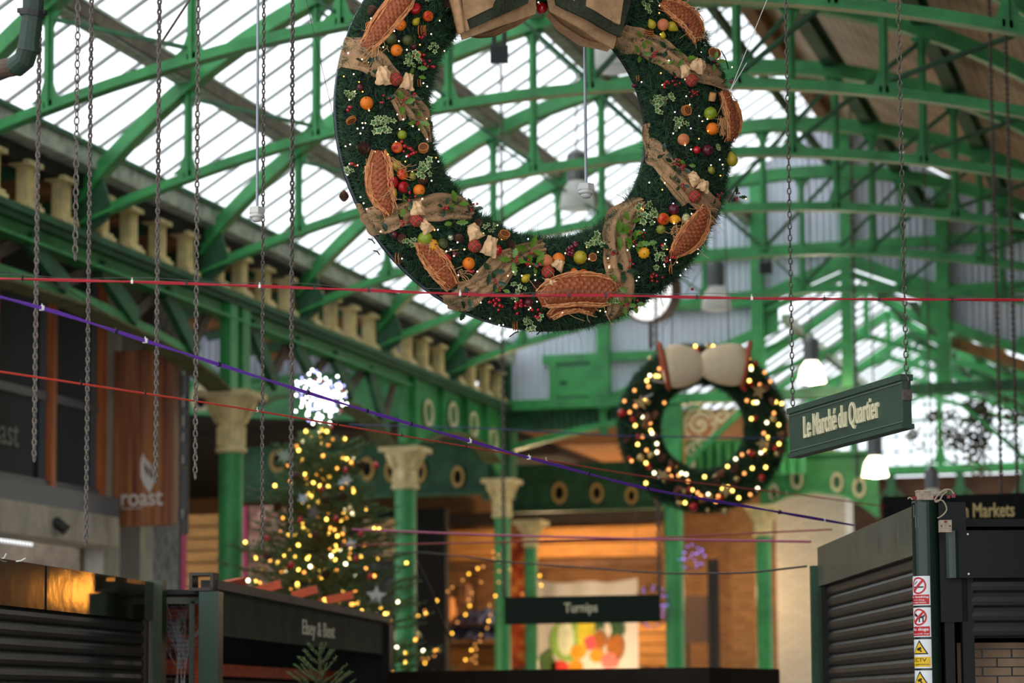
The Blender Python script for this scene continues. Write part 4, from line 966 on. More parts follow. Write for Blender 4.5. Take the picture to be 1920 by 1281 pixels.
cyltext(t, 'No Smoking', S0 + 0.008, S1 - 0.009, zpost(1128), zpost(1123), 0.0034, NW)
cyltext(t, 'including', S0 + 0.03, S1 - 0.03, zpost(1132.5), zpost(1129.5), 0.0034, NW, 0.01)
cyltext(t, 'e-cigarettes', S0 + 0.022, S1 - 0.022, zpost(1137.5), zpost(1134), 0.0034, NW, 0.01)
t = notice(zpost(1145), zpost(1200), 'white no dogs notice, second from the top on the green corner post')
zc_ = zpost(1163); 
b = MB(); k = 0.001
cylpoly(b, [(SC - 0.03, zc_ + 0.014), (SC - 0.02, zc_ + 0.022), (SC - 0.012, zc_ + 0.012), (SC - 0.004, zc_ + 0.01), (SC - 0.01, zc_ + 0.001), (SC - 0.024, zc_ + 0.004)], 0.0022)
cylpoly(b, [(SC - 0.004, zc_ + 0.004), (SC + 0.026, zc_ + 0.006), (SC + 0.026, zc_ - 0.006), (SC - 0.002, zc_ - 0.006)], 0.0022)
for o in (0.0, 0.02): cylpoly(b, [(SC + o, zc_ - 0.004), (SC + o + 0.007, zc_ - 0.004), (SC + o + 0.007, zc_ - 0.026), (SC + o, zc_ - 0.026)], 0.0022)
cylpoly(b, [(SC + 0.022, zc_ + 0.006), (SC + 0.034, zc_ + 0.016), (SC + 0.036, zc_ + 0.012), (SC + 0.028, zc_ - 0.002)], 0.0022)
b.build('dog_pictogram', NB, t); slash(t, zc_, 0.044)
b = MB(); patch(b, S0 + 0.006, S1 - 0.006, zpost(1198), zpost(1180.5), 0.0022); b.build('red_panel', NR, t)
cyltext(t, 'No dogs', S0 + 0.009, S1 - 0.012, zpost(1190), zpost(1183), 0.0034, NW)
cyltext(t, 'except guide dogs', S0 + 0.01, S1 - 0.01, zpost(1196), zpost(1193), 0.0034, NW, 0.01)
def cctv(zt, zb, label, full=True):
    t = notice(zt, zb, label); b = MB(); h = 0.062; z0 = zt - 0.077
    cylpoly(b, [(SC - 0.048, z0), (SC + 0.048, z0), (SC, z0 + 0.074)], 0.0022); b.build('black_triangle', NB, t)
    b = MB(); cylpoly(b, [(SC - 0.037, z0 + 0.006), (SC + 0.037, z0 + 0.006), (SC, z0 + h)], 0.003); b.build('yellow_triangle', NY, t)
    b = MB(); cylpoly(b, [(SC - 0.016, z0 + 0.022), (SC - 0.012, z0 + 0.032), (SC + 0.01, z0 + 0.038), (SC + 0.014, z0 + 0.028), (SC - 0.006, z0 + 0.018)], 0.0038)
    cylpoly(b, [(SC + 0.0, z0 + 0.022), (SC + 0.006, z0 + 0.024), (SC + 0.018, z0 + 0.014), (SC + 0.006, z0 + 0.012)], 0.0038); b.build('camera_pictogram', NB, t)
    b = MB(); patch(b, S0 + 0.006, S1 - 0.006, zb + 0.008, zb + 0.058, 0.0022); b.build('yellow_panel', NY, t)
    cyltext(t, 'CCTV', S0 + 0.014, S1 - 0.026, zb + 0.034, zb + 0.052, 0.0034, NB, 0.01)
    cyltext(t, 'in operation', S0 + 0.01, S1 - 0.014, zb + 0.013, zb + 0.025, 0.0034, NB, 0.005)
cctv(zpost(1204.5), zpost(1258.5), 'yellow and white CCTV notice, third from the top on the corner post')
cctv(zpost(1262.5), zpost(1316.5), 'yellow and white CCTV notice, lowest one, cut by the bottom edge of the photo')
# junction boxes and loose cables on the stall
RUST = mat('corroded_pale_metal', rgb(172, 156, 138), 0.7, var=0.3, scale=40)
REDP = mat('red_plastic_gland', rgb(130, 24, 34), 0.5)
jb = empty('junction_box', tuple(vv(P0, ZT)), 'corroded pale junction box lying on top of the corner post', 'electrical box')
q = vv(P0 + u2 * 0.0, ZT + 0.028); b = MB(); rotz = Matrix.Rotation(math.atan2(u2.y, u2.x), 3, 'Z'); b.box(q, (0.085, 0.05, 0.046), rotz); b.box(q + Vector((0, 0, 0.024)), (0.09, 0.055, 0.008), rotz); b.build('casing', RUST, jb)
for s_ in (-0.055, 0.052): b = MB(); b.box(q + u2 * s_ + Vector((0, 0, -0.012)), (0.024, 0.02, 0.018), rotz); b.build('red_gland', REDP, jb)
cb = empty('loose_cable', tuple(q), 'pale looped cables arching from the junction box', 'cable')
CAB = mat('pale_cable', rgb(176, 160, 140), 0.6)
def looped(pts, r=0.004, m=CAB, parent=cb, nm='cable_loop'):
    pts = [atD(x, y, 12.5) for x, y in pts]; out = []
    for i in range(len(pts) - 1):
        p0, p1, p2, p3 = pts[max(i - 1, 0)], pts[i], pts[i + 1], pts[min(i + 2, len(pts) - 1)]
        for k in range(8):
            s_ = k / 8; out.append(0.5 * ((2 * p1) + (p2 - p0) * s_ + (2 * p0 - 5 * p1 + 4 * p2 - p3) * s_ * s_ + (3 * p1 - p0 - 3 * p2 + p3) * s_ ** 3))
    out.append(pts[-1]); b = MB(); b.tube(out, r, 6); b.build(nm, m, parent)
looped([(1752, 938), (1762, 925), (1772, 918), (1783, 919), (1788, 928)]); looped([(1748, 927), (1764, 924), (1780, 918), (1789, 926)])
looped([(1752, 940), (1765, 938), (1772, 945), (1775, 956), (1768, 966), (1758, 972)]); looped([(1711, 937), (1706, 933), (1702, 936)])
looped([(1754, 942), (1762, 938), (1768, 928), (1776, 922)])
b = MB(); q = atD(1788, 930, 12.5); b.box(q, (0.02, 0.02, 0.02)); q = atD(1779, 932, 12.5); b.box(q, (0.016, 0.02, 0.016)); b.build('red_connector', REDP, cb)
sb = empty('switch_box', tuple(atD(1772, 999, 12.45)), 'square pale switch plate with red marker on the stall side', 'electrical box')
q = atD(1772, 987, 12.36); b = MB(); b.box(q, (0.062, 0.03, 0.062), rotz); b.build('plate', RUST, sb)
b = MB(); b.box(q + n2 * 0.017 + Vector((0, 0, 0.022)), (0.014, 0.004, 0.008), rotz); b.build('red_marker', REDP, sb)
b = MB(); b.box(q + n2 * 0.017 + u2 * -0.022, (0.006, 0.004, 0.006), rotz); b.box(q + n2 * 0.017 + u2 * 0.022, (0.006, 0.004, 0.006), rotz); b.build('screw', BLACK, sb)
b = MB(); b.box(atD(1830, 993, 13.4), (0.11, 0.1, 0.035), rotz); b.box(atD(1830, 990, 13.4), (0.12, 0.11, 0.01), rotz); tag(b.build('roof_vent_cap', BLACK), 'small black flat cap on the stall roof', 'vent cap')

# --- near left stall
def line_stall(p0, p1, ztop, fh, label, fm, post_m, slat, pitch, depth=2.0, cap=None, open_front=False, fascia_name='fascia'):
    p0, p1 = Vector((p0.x, p0.y, 0)), Vector((p1.x, p1.y, 0)); d = (p1 - p0).normalized(); L = (p1 - p0).length; nr = Vector((d.y, -d.x, 0))
    t = empty('market_stall', tuple(p0), label, 'market stall', 'shuttered market stalls')
    b = MB(); b.prism([(0, 0), (L, 0), (L, fh), (0, fh)], vv(p0, ztop - fh), d, (0, 0, 1), nr * -0.05); b.build(fascia_name, fm, t)
    if cap: b = MB(); b.prism([(-0.02, 0), (L + 0.02, 0), (L + 0.02, cap), (-0.02, cap)], vv(p0 + nr * 0.04, ztop), d, (0, 0, 1), nr * -0.12); b.build('cap_rail', mat('weathered_cap_rail', rgb(76, 74, 68), 0.6, var=0.2), t)
    rz = Matrix.Rotation(math.atan2(d.y, d.x), 3, 'Z')
    return t, p0, p1, d, nr, L, rz
a = atD(-420, 985, 10.6); c = atD(292, 1094, 16)
t, p0, p1, d, nr, L, rz = line_stall(a, c, 2.405, 0.255, 'near left stall with glossy olive fascia catching an orange reflection', mat('glossy_olive_fascia', rgb(56, 56, 38), 0.09, metal=0.6, bump=0.05, bscale=4, var=0.25, spec=0.3), GREEN, 1, 0.08)
b = MB(); b.box((p1.x + nr.x * 0.01, p1.y + nr.y * 0.01, 1.21), (0.1, 0.1, 2.42), rz); b.build('end_post', mat('olive_post', rgb(56, 66, 44), 0.35, var=0.15), t)
b = MB(); q = p1 - d * 0.17 - nr * 0.02; b.box((q.x, q.y, 1.08), (0.06, 0.04, 2.15), rz); b.build('shutter_guide', mat('rust_edge_guide', rgb(60, 44, 34), 0.5), t)
shutter('roller_shutter', p0 - nr * 0.03, d, nr, L - 0.2, 0.1, 2.15, 0.083, SLATD, t)
for k in (0.45, 0.62): b = MB(); q = p0 + d * (L * k) + nr * 0.003; b.bar(vv(q, 2.15), vv(q, 2.4), 0.006, 0.004); b.build('panel_seam', BLACK, t)
b = MB(); b.prism([(0, 0), (L, 0), (L, -2.2), (0, -2.2)], vv(p0 - nr * 0.05, 2.36), d, nr, (0, 0, 0.03)); b.build('stall_roof', STALLD, t)
b = MB(); b.prism([(0, 0), (2.2, 0), (2.2, 2.36), (0, 2.36)], vv(p1 - nr * 0.05, 0), -nr, (0, 0, 1), d * 0.03); b.build('side_panel', STALLD, t)
for x0, y0, x1, y1 in ((3, 1048, 12, 1038), (30, 1053, 48, 1047)):
    b = MB(); b.tube([atD(x0, y0, 13.4), atD((x0 + x1) / 2, y0 - 1, 13.4), atD(x1, y1, 13.4)], 0.004, 6)
    tag(b.build('cable_tail', WHITEP), 'short white cable tail poking above the near left stall, ' + ('the far left one' if x0 < 10 else 'the right one'), 'cable', 'cable tails')
# --- Elsey & Bent stall
a = atD(400, 1105, 16.0); c = atD(725, 1168, 22.9)
t, p0, p1, d, nr, L, rz = line_stall(a, c, 2.36, 0.3, 'open fronted dark green stall with cream lettering below the Christmas tree', mat('dull_green_fascia', rgb(62, 70, 60), 0.75, var=0.2, scale=3, bump=0.1, spec=0.12), GREEN, 1, 0.08, cap=0.06)
p = atD(548, 1160, 19.2)
s0_ = (Vector((p.x, p.y, 0)) - p0).dot(d)
lettering('Elsey & Bent', mat('cream_stall_lettering', rgb(240, 234, 214), 0.6), t, vv(p0 + d * (s0_ - 0.28) + nr * 0.002, 2.105), d, (0, 0, 1), 1.35, 0.155, nr, bold=0.01)
b = MB(); q = p0 - d * 0.06; b.box((q.x, q.y, 1.17), (0.14, 0.13, 2.34), rz); b.build('front_post', mat('deep_green_post', rgb(34, 62, 46), 0.4, var=0.15), t)
b = MB(); q = p0 - d * 0.05 - nr * 0.05; 
for o in (-0.07, 0.07): b.box(vv(q + nr * o, 2.4), (0.17, 0.02, 0.1), rz)
b.box(vv(q, 2.455), (0.17, 0.16, 0.02), rz); b.box(vv(q, 2.355), (0.17, 0.16, 0.02), rz); b.build('box_section_end', mat('brown_box_section', rgb(70, 60, 52), 0.6), t)
b = MB(); q = p1 - d * 0.06; b.box((q.x, q.y, 1.17), (0.14, 0.1, 2.34), rz); b.build('front_post', STALLD, t)
b = MB(); q = p0 - nr * 2.0 - d * 0.0; b.prism([(0, 0), (L, 0), (L, 2.2), (0, 2.2)], vv(q, 0), d, (0, 0, 1), nr * 0.04); b.build('back_panel', mat('black_green_lining', rgb(22, 28, 24), 0.6), t)
b = MB(); b.prism([(0, 0), (L, 0), (L, -1.9), (0, -1.9)], vv(p0 - nr * 0.06, 2.33), d, nr, (0, 0, 0.03)); b.build('stall_roof', STALLD, t)
b = MB(); b.prism([(0, 0), (2.0, 0), (2.0, 2.3), (0, 2.3)], vv(p1 - nr * 0.05 - d * 0.06, 0), -nr, (0, 0, 1), d * 0.04); b.build('end_panel', MATS['black_green_lining'], t)
b = MB(); b.bar(vv(p0 - nr * 0.5, 1.86), vv(p1 - nr * 0.5, 1.86), 0.05, 0.09); b.build('orange_shelf_rail', ORANGE, t)
b = MB()
for k in range(5): b.box(vv(p0 + d * (L * 0.5) - nr * 0.55, 1.30 + k * 0.11), (L * 0.96, 0.02, 0.1), rz)
b.build('board_cladding', mat('brown_black_boards', rgb(48, 34, 28), 0.7), t)
# orange chalet frame on and beside the stall
oc = empty('orange_pergola', tuple(vv(p0 - nr * 0.6, 0)), 'orange red stained timber frame showing above and beside the middle stall', 'timber frame')
def ob(nm, x0, y0, x1, y1, D0, D1, w, h, m=ORANGE): b = MB(); b.bar(atD(x0, y0, D0), atD(x1, y1, D1), w, h); b.build(nm, m, oc)
ob('rafter', 300, 1125, 452, 1091, 17.2, 18.6, 0.08, 0.06)
for (x0, y0, x1, y1, D) in ((478, 1110, 527, 1095, 19.3), (548, 1118, 595, 1105, 20.4), (612, 1126, 662, 1116, 21.4)): ob('rafter_tail', x0, y0, x1, y1, D, D, 0.06, 0.07)
for y in (1150, 1196, 1245): ob('cross_rail', 300, y, 378, y + 2, 17.0, 17.0, 0.05, 0.075 if y != 1196 else 0.06)
ob('inner_rail', 300, 1176, 378, 1180, 17.3, 17.3, 0.04, 0.09, ORANGED); ob('inner_rail', 300, 1212, 378, 1214, 17.3, 17.3, 0.04, 0.04, mat('pale_orange_wood', rgb(212, 140, 70), 0.6))
ob('upright', 372, 1120, 374, 1400, 17.0, 17.0, 0.07, 0.07, ORANGE)
b = MB(); q0, q1 = atD(296, 1130, 17.6), atD(384, 1300, 17.6); b.box(((q0.x + q1.x) / 2, (q0.y + q1.y) / 2, 1.15), (0.5, 0.03, 2.3)); b.build('red_backing', ORANGED, oc)
# mesh gate
g0, g1 = atD(297, 1120, 16.05), atD(384, 1132, 16.1); g0.z = g1.z = 0; gd = (g1 - g0).normalized(); GL = (g1 - g0).length; zt = 2.29
mg = empty('mesh_gate', tuple(g0), 'green framed wire mesh gate between the two left stalls', 'gate')
b = MB(); b.bar(vv(g0, zt), vv(g1, zt), 0.03, 0.045); b.build('top_rail', mat('gate_green', rgb(56, 66, 52), 0.5), mg)
for s_ in (0.01, GL * 0.72): b = MB(); b.bar(vv(g0 + gd * s_, 0.05), vv(g0 + gd * s_, zt), 0.035, 0.03, side=gd); b.build('stile', MATS['gate_green'], mg)
b = MB(); k = 0.0
while k < GL: b.bar(vv(g0 + gd * k, 0.1), vv(g0 + gd * k, zt), 0.0016, 0.0016, side=gd); k += 0.03
z = 1.5
while z < zt: b.bar(vv(g0, z), vv(g1, z), 0.0025, 0.0025); z += 0.03
b.build('wire_mesh', mat('mesh_wire', rgb(52, 44, 38), 0.5, metal=0.5), mg)
# white twig bundle behind the gate
b = MB(); rd = random.Random(11)
def twig(x, y, dx, dy, l, w, dep):
    pts = [(x, y)]
    for i in range(5): x += dx * l / 5 + rd.uniform(-1, 1); y += dy * l / 5; pts.append((x, y)); dx += rd.uniform(-0.12, 0.12)
    b.tube([atD(px, py, 16.6 + dep) for px, py in pts], w, 5, r2=w * 0.4)
    if l > 14:
        for s_ in (2, 3, 4): twig(pts[s_][0], pts[s_][1], dx + rd.uniform(-0.6, 0.6), dy + 0.1, l * 0.5, w * 0.6, dep + rd.uniform(-0.03, 0.03))
for i in range(6): twig(rd.uniform(322, 346), 1300, rd.uniform(-0.15, 0.12), -1, rd.uniform(80, 130), 0.006, rd.uniform(-0.05, 0.05))
twig(338, 1210, -0.1, -1, 40, 0.005, 0); twig(334, 1200, -0.3, -1, 70, 0.004, 0)
tag(b.build('twig_bundle', mat('white_painted_twigs', rgb(226, 226, 232), 0.6)), 'bundle of white painted twigs standing behind the mesh gate', 'twigs')
# low dark counter canopy across the middle
a, c = atD(728, 1262, 21.5), atD(1330, 1275, 20.0)
b = MB(); z_ = 1.6 + (1318 - 1257) * 21 / FPX
b.prism([(a.x, a.y), (c.x, c.y), (c.x + 0.3, c.y + 1.6), (a.x + 0.3, a.y + 1.6)], (0, 0, z_ - 0.2), (1, 0, 0), (0, 1, 0), (0, 0, 0.2)); cc = empty('stall_canopy', (a.x, a.y, 0), 'flat dark stall canopy along the bottom edge under the lower centre sign', 'canopy')
b.build('canopy_slab', mat('bronze_canopy', rgb(46, 38, 30), 0.3, metal=0.5, var=0.3, scale=2), cc)
for p in (a, c): b = MB(); b.box((p.x + 0.3, p.y + 0.6, (z_ - 0.2) / 2), (0.1, 0.1, z_ - 0.2)); b.build('post', STALLD, cc)
b = MB(); b.box(((a.x + c.x) / 2 + 0.3, (a.y + c.y) / 2 + 0.9, (z_ - 0.2) / 2), (2.6, 0.6, z_ - 0.2)); b.build('counter', STALLD, cc)

# --- hanging signs
def hung_sign(p_tl, p_tr, hgt, label, txt, tb, m, tm, thick=0.05, rails=True, yshear=None, bold=0.02, spacing=1.0, front=None):
    p_tl, p_tr = Vector(p_tl), Vector(p_tr); u = (p_tr - p_tl); L = u.length; u.normalize(); v = Vector((0, 0, 1)); nr = Vector((u.y, -u.x, 0)).normalized(); v = nr.cross(u) * -1
    if v.z < 0: v = -v
    t = empty('hanging_sign', tuple(p_tl), label, 'sign', 'hanging market signs')
    b = MB(); b.prism([(0, -hgt), (L, -hgt), (L, 0), (0, 0)], p_tl + nr * 0.0, u, v, nr * -thick); b.build('board', m, t)
    if rails:
        for z0, z1 in ((-0.028, 0.004), (-hgt - 0.004, -hgt + 0.02)):
            b = MB(); b.prism([(-0.004, z0), (L + 0.004, z0), (L + 0.004, z1), (-0.004, z1)], p_tl + nr * 0.012, u, v, nr * -(thick + 0.024)); b.build('edge_moulding', m, t)
        for z0, o in ((-0.04, 0), (-hgt + 0.032, 0)):
            b = MB(); b.prism([(0, z0 - 0.003), (L, z0 - 0.003), (L, z0 + 0.003), (0, z0 + 0.003)], p_tl + nr * 0.005, u, v, nr * -0.005); b.build('bead_line', mat('worn_bead_edge', rgb(104, 116, 104), 0.5), t)
    lettering(txt, tm, t, p_tl + u * (L * tb[0]) - v * (hgt * tb[3]) + nr * 0.001, u, v, L * (tb[1] - tb[0]), hgt * (tb[3] - tb[2]), nr, t=0.012, bold=bold, spacing=spacing)
    return t, u, v, nr, L
SIGNG = mat('sign_green_enamel', rgb(64, 84, 70), 0.5, var=0.08, scale=3)
SIGNT = mat('cream_sign_lettering', rgb(240, 232, 194), 0.5)
tl, tr = atD(1479, 768, 13.75), atD(1691, 703, 12.5); hg = 0.275
t, u, v, nr, L = hung_sign(tl, tr, hg, 'long green hanging sign in the right foreground, tilted, with cream lettering', 'Le Marché du Quartier', (0.15, 0.815, 0.24, 0.78), SIGNG, SIGNT, bold=0.008, spacing=1.0)
for s_ in (0.0, L): 
    b = MB(); q = tl + u * s_ - v * 0.105 - nr * 0.025; b.box(q, (0.02, 0.05, 0.055), Matrix.Rotation(math.atan2(u.y, u.x), 3, 'Z')); b.build('chain_shackle', CHAINM, t)
tl2, tr2 = atD(946, 1120, 26.6), atD(1237, 1115, 26.4)
t2, u_, v_, nr_, L_ = hung_sign(tl2, tr2, 0.30, 'dark green hanging sign at lower centre in front of the fruit banner', 'Turnips', (0.385, 0.6, 0.25, 0.71), mat('sign_green_dark', rgb(36, 46, 38), 0.8, spec=0.15), mat('cream_sign_lettering_soft', rgb(240, 232, 196), 0.6), rails=False, bold=0.016, spacing=1.0)
tl3, tr3 = atY(1655, 932, 21), atY(2010, 922, 21)
t3, u_, v_, nr_, L3 = hung_sign(tl3, tr3, 0.34, 'black sign with gold lettering partly hidden behind the right stall', 'sh Markets', (0.0, 0.5, 0.2, 0.5), mat('sign_black_green', rgb(20, 24, 22), 0.8, spec=0.15), mat('gold_cream_lettering', rgb(206, 180, 120), 0.6), rails=False, bold=0.016, spacing=1.0)
# put its words where the photograph shows them
for ch in t3.children:
    if ch.name.startswith('lettering'):
        me = ch.data; xs = [v0.co.x for v0 in me.vertices]; zs = [v0.co.z for v0 in me.vertices]
        w0, w1 = atY(1796, 972, 21), atY(1902, 938, 21)
        for v0 in me.vertices:
            v0.co.x = (w0.x - t3.location.x) + (v0.co.x - min(xs)) / (max(xs) - min(xs)) * (w1.x - w0.x)
            v0.co.z = (w0.z - t3.location.z) + (v0.co.z - min(zs)) / (max(zs) - min(zs)) * 0.125

# --- chains
def chain_mesh(L, pitch=0.026, wire=0.0034, wid=0.0085):
    b = MB(); n = int(L / pitch)
    for i in range(n):
        z = i * pitch; ax = Vector((1, 0, 0)) if i % 2 else Vector((0, 1, 0)); pts = []
        hl = pitch * 0.62
        for k in range(8):
            a_ = 2 * math.pi * k / 8; pts.append(Vector((0, 0, z + pitch / 2)) + ax * (math.cos(a_) * wid) + Vector((0, 0, 1)) * (math.sin(a_) * hl))
        pts.append(pts[0]); b.tube(pts, wire, 4, cap=False)
    return b
def chain(px, py, D, label, ztop=7.3, pitch=0.026, wire=0.0034, wid=0.0085, m=CHAINM, group='hanging chains', px2=None, py2=None):
    p = atD(px, py, D); ztop = roofz(p.x) - 0.05; b = chain_mesh(ztop - p.z, pitch, wire, wid)
    b.v = [(x + p.x, y + p.y, z + p.z) for x, y, z in b.v]; return tag(b.build('chain', m), label, 'chain', group)
ROPEM = mat('grimy_old_chain', rgb(104, 96, 90), 0.8, var=0.3, scale=30)
chain(64, 865, 11.6, 'long grimy chain hanging at far left across the restaurant window', wire=0.006, wid=0.009, m=ROPEM)
chain(141, 488, 11.3, 'bright steel chain at left ending just above the red cable', ztop=7.1, pitch=0.034, wid=0.012, wire=0.004)
chain(161, 1022, 12.6, 'long grimy chain left of the banner reaching almost to the near stall', wire=0.006, wid=0.009, m=ROPEM)
chain(292, 905, 12.2, 'long grimy chain hanging in front of the brown wooden banner', wire=0.006, wid=0.009, m=ROPEM)
chain(366, 898, 12.0, 'steel chain hanging over the cream ring right of the banner', pitch=0.03, wire=0.0045, wid=0.01)
chain(491, 1030, 14.2, 'thin chain left of the tree star hanging below the smoke sensor', wire=0.005, wid=0.0085, ztop=7.2)
chain(546, 1005, 13.6, 'grimy chain hanging down over the left side of the Christmas tree', wire=0.006, wid=0.01, m=ROPEM)
chain(945, 1119, 26.6, 'chain holding the left end of the lower centre sign', ztop=7.4, pitch=0.05, wire=0.009, wid=0.02, group='sign chains')
chain(1236, 1116, 26.4, 'chain holding the right end of the lower centre sign', ztop=7.4, pitch=0.05, wire=0.009, wid=0.02, group='sign chains')
q = tl + u * 0 - v * 0.08 - nr * 0.025; qp = (q - EYEP)
def chain_at(q, label, **k):
    b = chain_mesh(roofz(q.x) - 0.05 - q.z, 0.034, 0.0036, 0.0105); b.v = [(x + q.x, y + q.y, z + q.z) for x, y, z in b.v]; tag(b.build('chain', CHAINM), label, 'chain', 'sign chains')
chain_at(q, 'steel chain holding the left end of the big tilted sign')
chain_at(tl + u * L - v * 0.08 - nr * 0.025, 'steel chain holding the right end of the big tilted sign')
chain(1878, 930, 20.8, 'brownish chain above the black sign with gold lettering, left one of two', wire=0.008, wid=0.012, m=BROWN_M)
chain(1908, 930, 20.8, 'brownish chain nearest the right edge, above the black sign with gold lettering', wire=0.008, wid=0.012, m=BROWN_M)
chain(1608, 900, 33, 'thin brown rod left of the lit lamp above the white pier', ztop=7.3, wire=0.012, wid=0.014, m=BROWN_M, pitch=0.06)

# --- cables strung across the market
def strand(name, pts, D0, D1, r, m, label, ties=0, twist=0.0, wirem=None, group='cables strung across the market', sag=None, seed=1):
    rr = random.Random(seed); n = 60; P = []
    xs = [p[0] for p in pts]
    for i in range(n + 1):
        x = xs[0] + (xs[-1] - xs[0]) * i / n
        for k in range(len(pts) - 1):
            if pts[k][0] <= x <= pts[k + 1][0] + 1e-6: break
        # smooth interpolation
        x0, y0 = pts[k]; x1, y1 = pts[k + 1]; s_ = (x - x0) / (x1 - x0)
        ym = y0 + (y1 - y0) * s_
        D = 1 / ((1 / D0) + (1 / D1 - 1 / D0) * ((x - xs[0]) / (xs[-1] - xs[0])))
        P.append(atD(x, ym, D))
    for _ in range(4): P = [P[0]] + [(P[i - 1] + P[i] * 2 + P[i + 1]) / 4 for i in range(1, n)] + [P[-1]]
    t = empty(name, tuple(P[0]), label, 'cable', group)
    for s_ in ((1,) if not twist else (1, -1)):
        Q = [p + Vector((0, 0, s_ * twist * math.cos(i * 0.55))) + Vector((0, s_ * twist * math.sin(i * 0.55), 0)) for i, p in enumerate(P)]
        b = MB(); b.tube(Q, r, 6); b.build('flex', m, t)
    if wirem:
        b = MB(); b.tube([p + Vector((0, 0, r * 2.4 + 0.006 * (1 + math.sin(i * 0.8)))) for i, p in enumerate(P)], r * 0.3, 4); b.build('catenary_wire', wirem, t)
    for k in range(ties):
        i = int((k + 0.5) * n / ties + rr.uniform(-1.5, 1.5)); p = P[i]; dd = (P[i + 1] - P[i - 1]).normalized()
        b = MB(); b.bar(p - dd * 0.005, p + dd * 0.005, r * 2.4 + twist * 1.8, r * 2.4 + twist * 1.8); b.bar(p + Vector((0, 0, r)), p + Vector((0, 0, 0.02)), 0.003, 0.003, side=(1, 0, 0)); b.build('cable_tie', BLACK if rr.random() < 0.6 else WHITEP, t)
    return t
REDC = mat('crimson_cable', rgb(176, 22, 44), 0.4); ORC = mat('orange_red_cable', rgb(214, 62, 44), 0.4); PURC = mat('purple_cable', rgb(104, 54, 170), 0.4)
PINKC = mat('pink_cable', rgb(176, 78, 116), 0.4); BLUEC = mat('slate_blue_cable', rgb(74, 86, 128), 0.5); GREYC = mat('steel_catenary_wire', rgb(86, 84, 84), 0.5, metal=0.5)
strand('overhead_cable', [(-60, 521), (300, 530), (700, 545), (960, 556), (1100, 553), (1400, 560), (1990, 563)], 11.2, 11.6, 0.0042, REDC, 'crimson twin cable crossing the whole picture under the big wreath', ties=17, twist=0.0035, wirem=GREYC, seed=2)
strand('overhead_cable', [(-60, 541), (100, 583), (250, 632), (530, 722), (700, 775), (960, 850), (1200, 915), (1600, 985)], 10.5, 15.8, 0.0055, PURC, 'purple twin cable descending from left edge to the right stall', ties=15, twist=0.0045, seed=3)
strand('overhead_cable', [(-60, 688), (180, 724), (450, 765), (640, 798), (860, 835), (1200, 893), (1500, 928), (1745, 962)], 10.8, 22, 0.0052, ORC, 'orange red cable running below the purple one', ties=12, seed=4)
strand('overhead_cable', [(660, 993), (900, 1003), (1200, 1011), (1520, 1016)], 21, 18, 0.009, PINKC, 'pink cable at mid height behind the tree, the upper of two', seed=5)
strand('overhead_cable', [(640, 1023), (900, 1018), (1200, 1010), (1560, 993)], 22, 19, 0.007, mat('dull_red_cable', rgb(150, 60, 60), 0.5), 'dull red cable crossing under the pink one', seed=6)
strand('overhead_cable', [(655, 797), (900, 803), (1150, 817), (1420, 822), (1470, 820)], 22, 24, 0.007, BLUEC, 'slate blue cable passing behind the ring of the small wreath', seed=7)
strand('overhead_cable', [(660, 1040), (790, 1035), (960, 1055), (1250, 1076), (1400, 1075), (1512, 1062)], 24, 16.3, 0.007, mat('dark_grey_cable', rgb(70, 62, 60), 0.6), 'dark grey cable sagging across the middle to the right stall', seed=8)
strand('overhead_cable', [(782, 1050), (810, 1110), (845, 1205)], 23, 24, 0.009, MATS['dark_grey_cable'], 'short dark cable slanting down right of the second column', seed=9)
strand('overhead_cable', [(-30, 505), (60, 520), (130, 545), (200, 590)], 21.0, 23.5, 0.008, MATS['dark_grey_cable'], 'grey cable draped along the arched girder at left', seed=10)
def thin(x0, y0, D0, x1, y1, D1, label, r=0.0025, m=GREYC):
    b = MB(); b.tube([atD(x0, y0, D0), atD(x1, y1, D1)], r, 5); tag(b.build('steel_wire', m), label, 'wire', 'thin steel wires')
thin(560, -60, 12.9, 640, 282, 13.05, 'thin stay wire at the left side of the big wreath', 0.0015)
thin(1462, -60, 12.9, 1370, 168, 13.0, 'thin stay wire at the right side of the big wreath, the long one', 0.002, WHITEP)
thin(1400, 118, 12.95, 1368, 172, 13.0, 'short stub of wire at the right shoulder of the big wreath', 0.002, WHITEP)
thin(295, 92, 12.6, 362, -10, 12.4, 'dark rope end running up from the nearest truss at top left', 0.006, ROPEM)
thin(1247, 610, 25.0, 1318, 500, 25.2, 'faint wire above the small wreath, left one', 0.004)
thin(1243, 700, 24.9, 1240, 300, 27.2, 'faint vertical wire beside the clock', 0.004)

# --- smoke sensors on rods
for px, y0, y1, D, lb in ((482, 388, 416, 14.0, 'white smoke sensor on a long rod at left'), (1099, 344, 372, 13.6, 'white smoke sensor on a rod seen through the big wreath')):
    k = D / FPX; c0 = atD(px, y1, D); t = empty('smoke_sensor', tuple(c0), lb, 'smoke sensor', 'smoke sensors on rods')
    b = MB(); b.tube([c0 + Vector((0, 0, 26 * k)), (c0.x, c0.y, roofz(c0.x) - 0.05)], 0.0085, 10); b.build('rod', mat('pale_steel_rod', rgb(176, 184, 194), 0.4, metal=0.3), t)
    b = MB(); b.lathe([(0.02, 29 * k), (0.045, 27 * k), (0.048, 16 * k), (0.044, 15 * k), (0.040, 13 * k)], c0, 6); b.build('mount', WHITEP, t)
    b = MB(); b.lathe([(0.042, 13 * k), (0.046, 10 * k), (0.042, 8 * k), (0.03, 7 * k), (0.03, 4 * k), (0.022, 1 * k), (0.004, 0)], c0, 16); b.build('sensor_head', WHITEP, t)
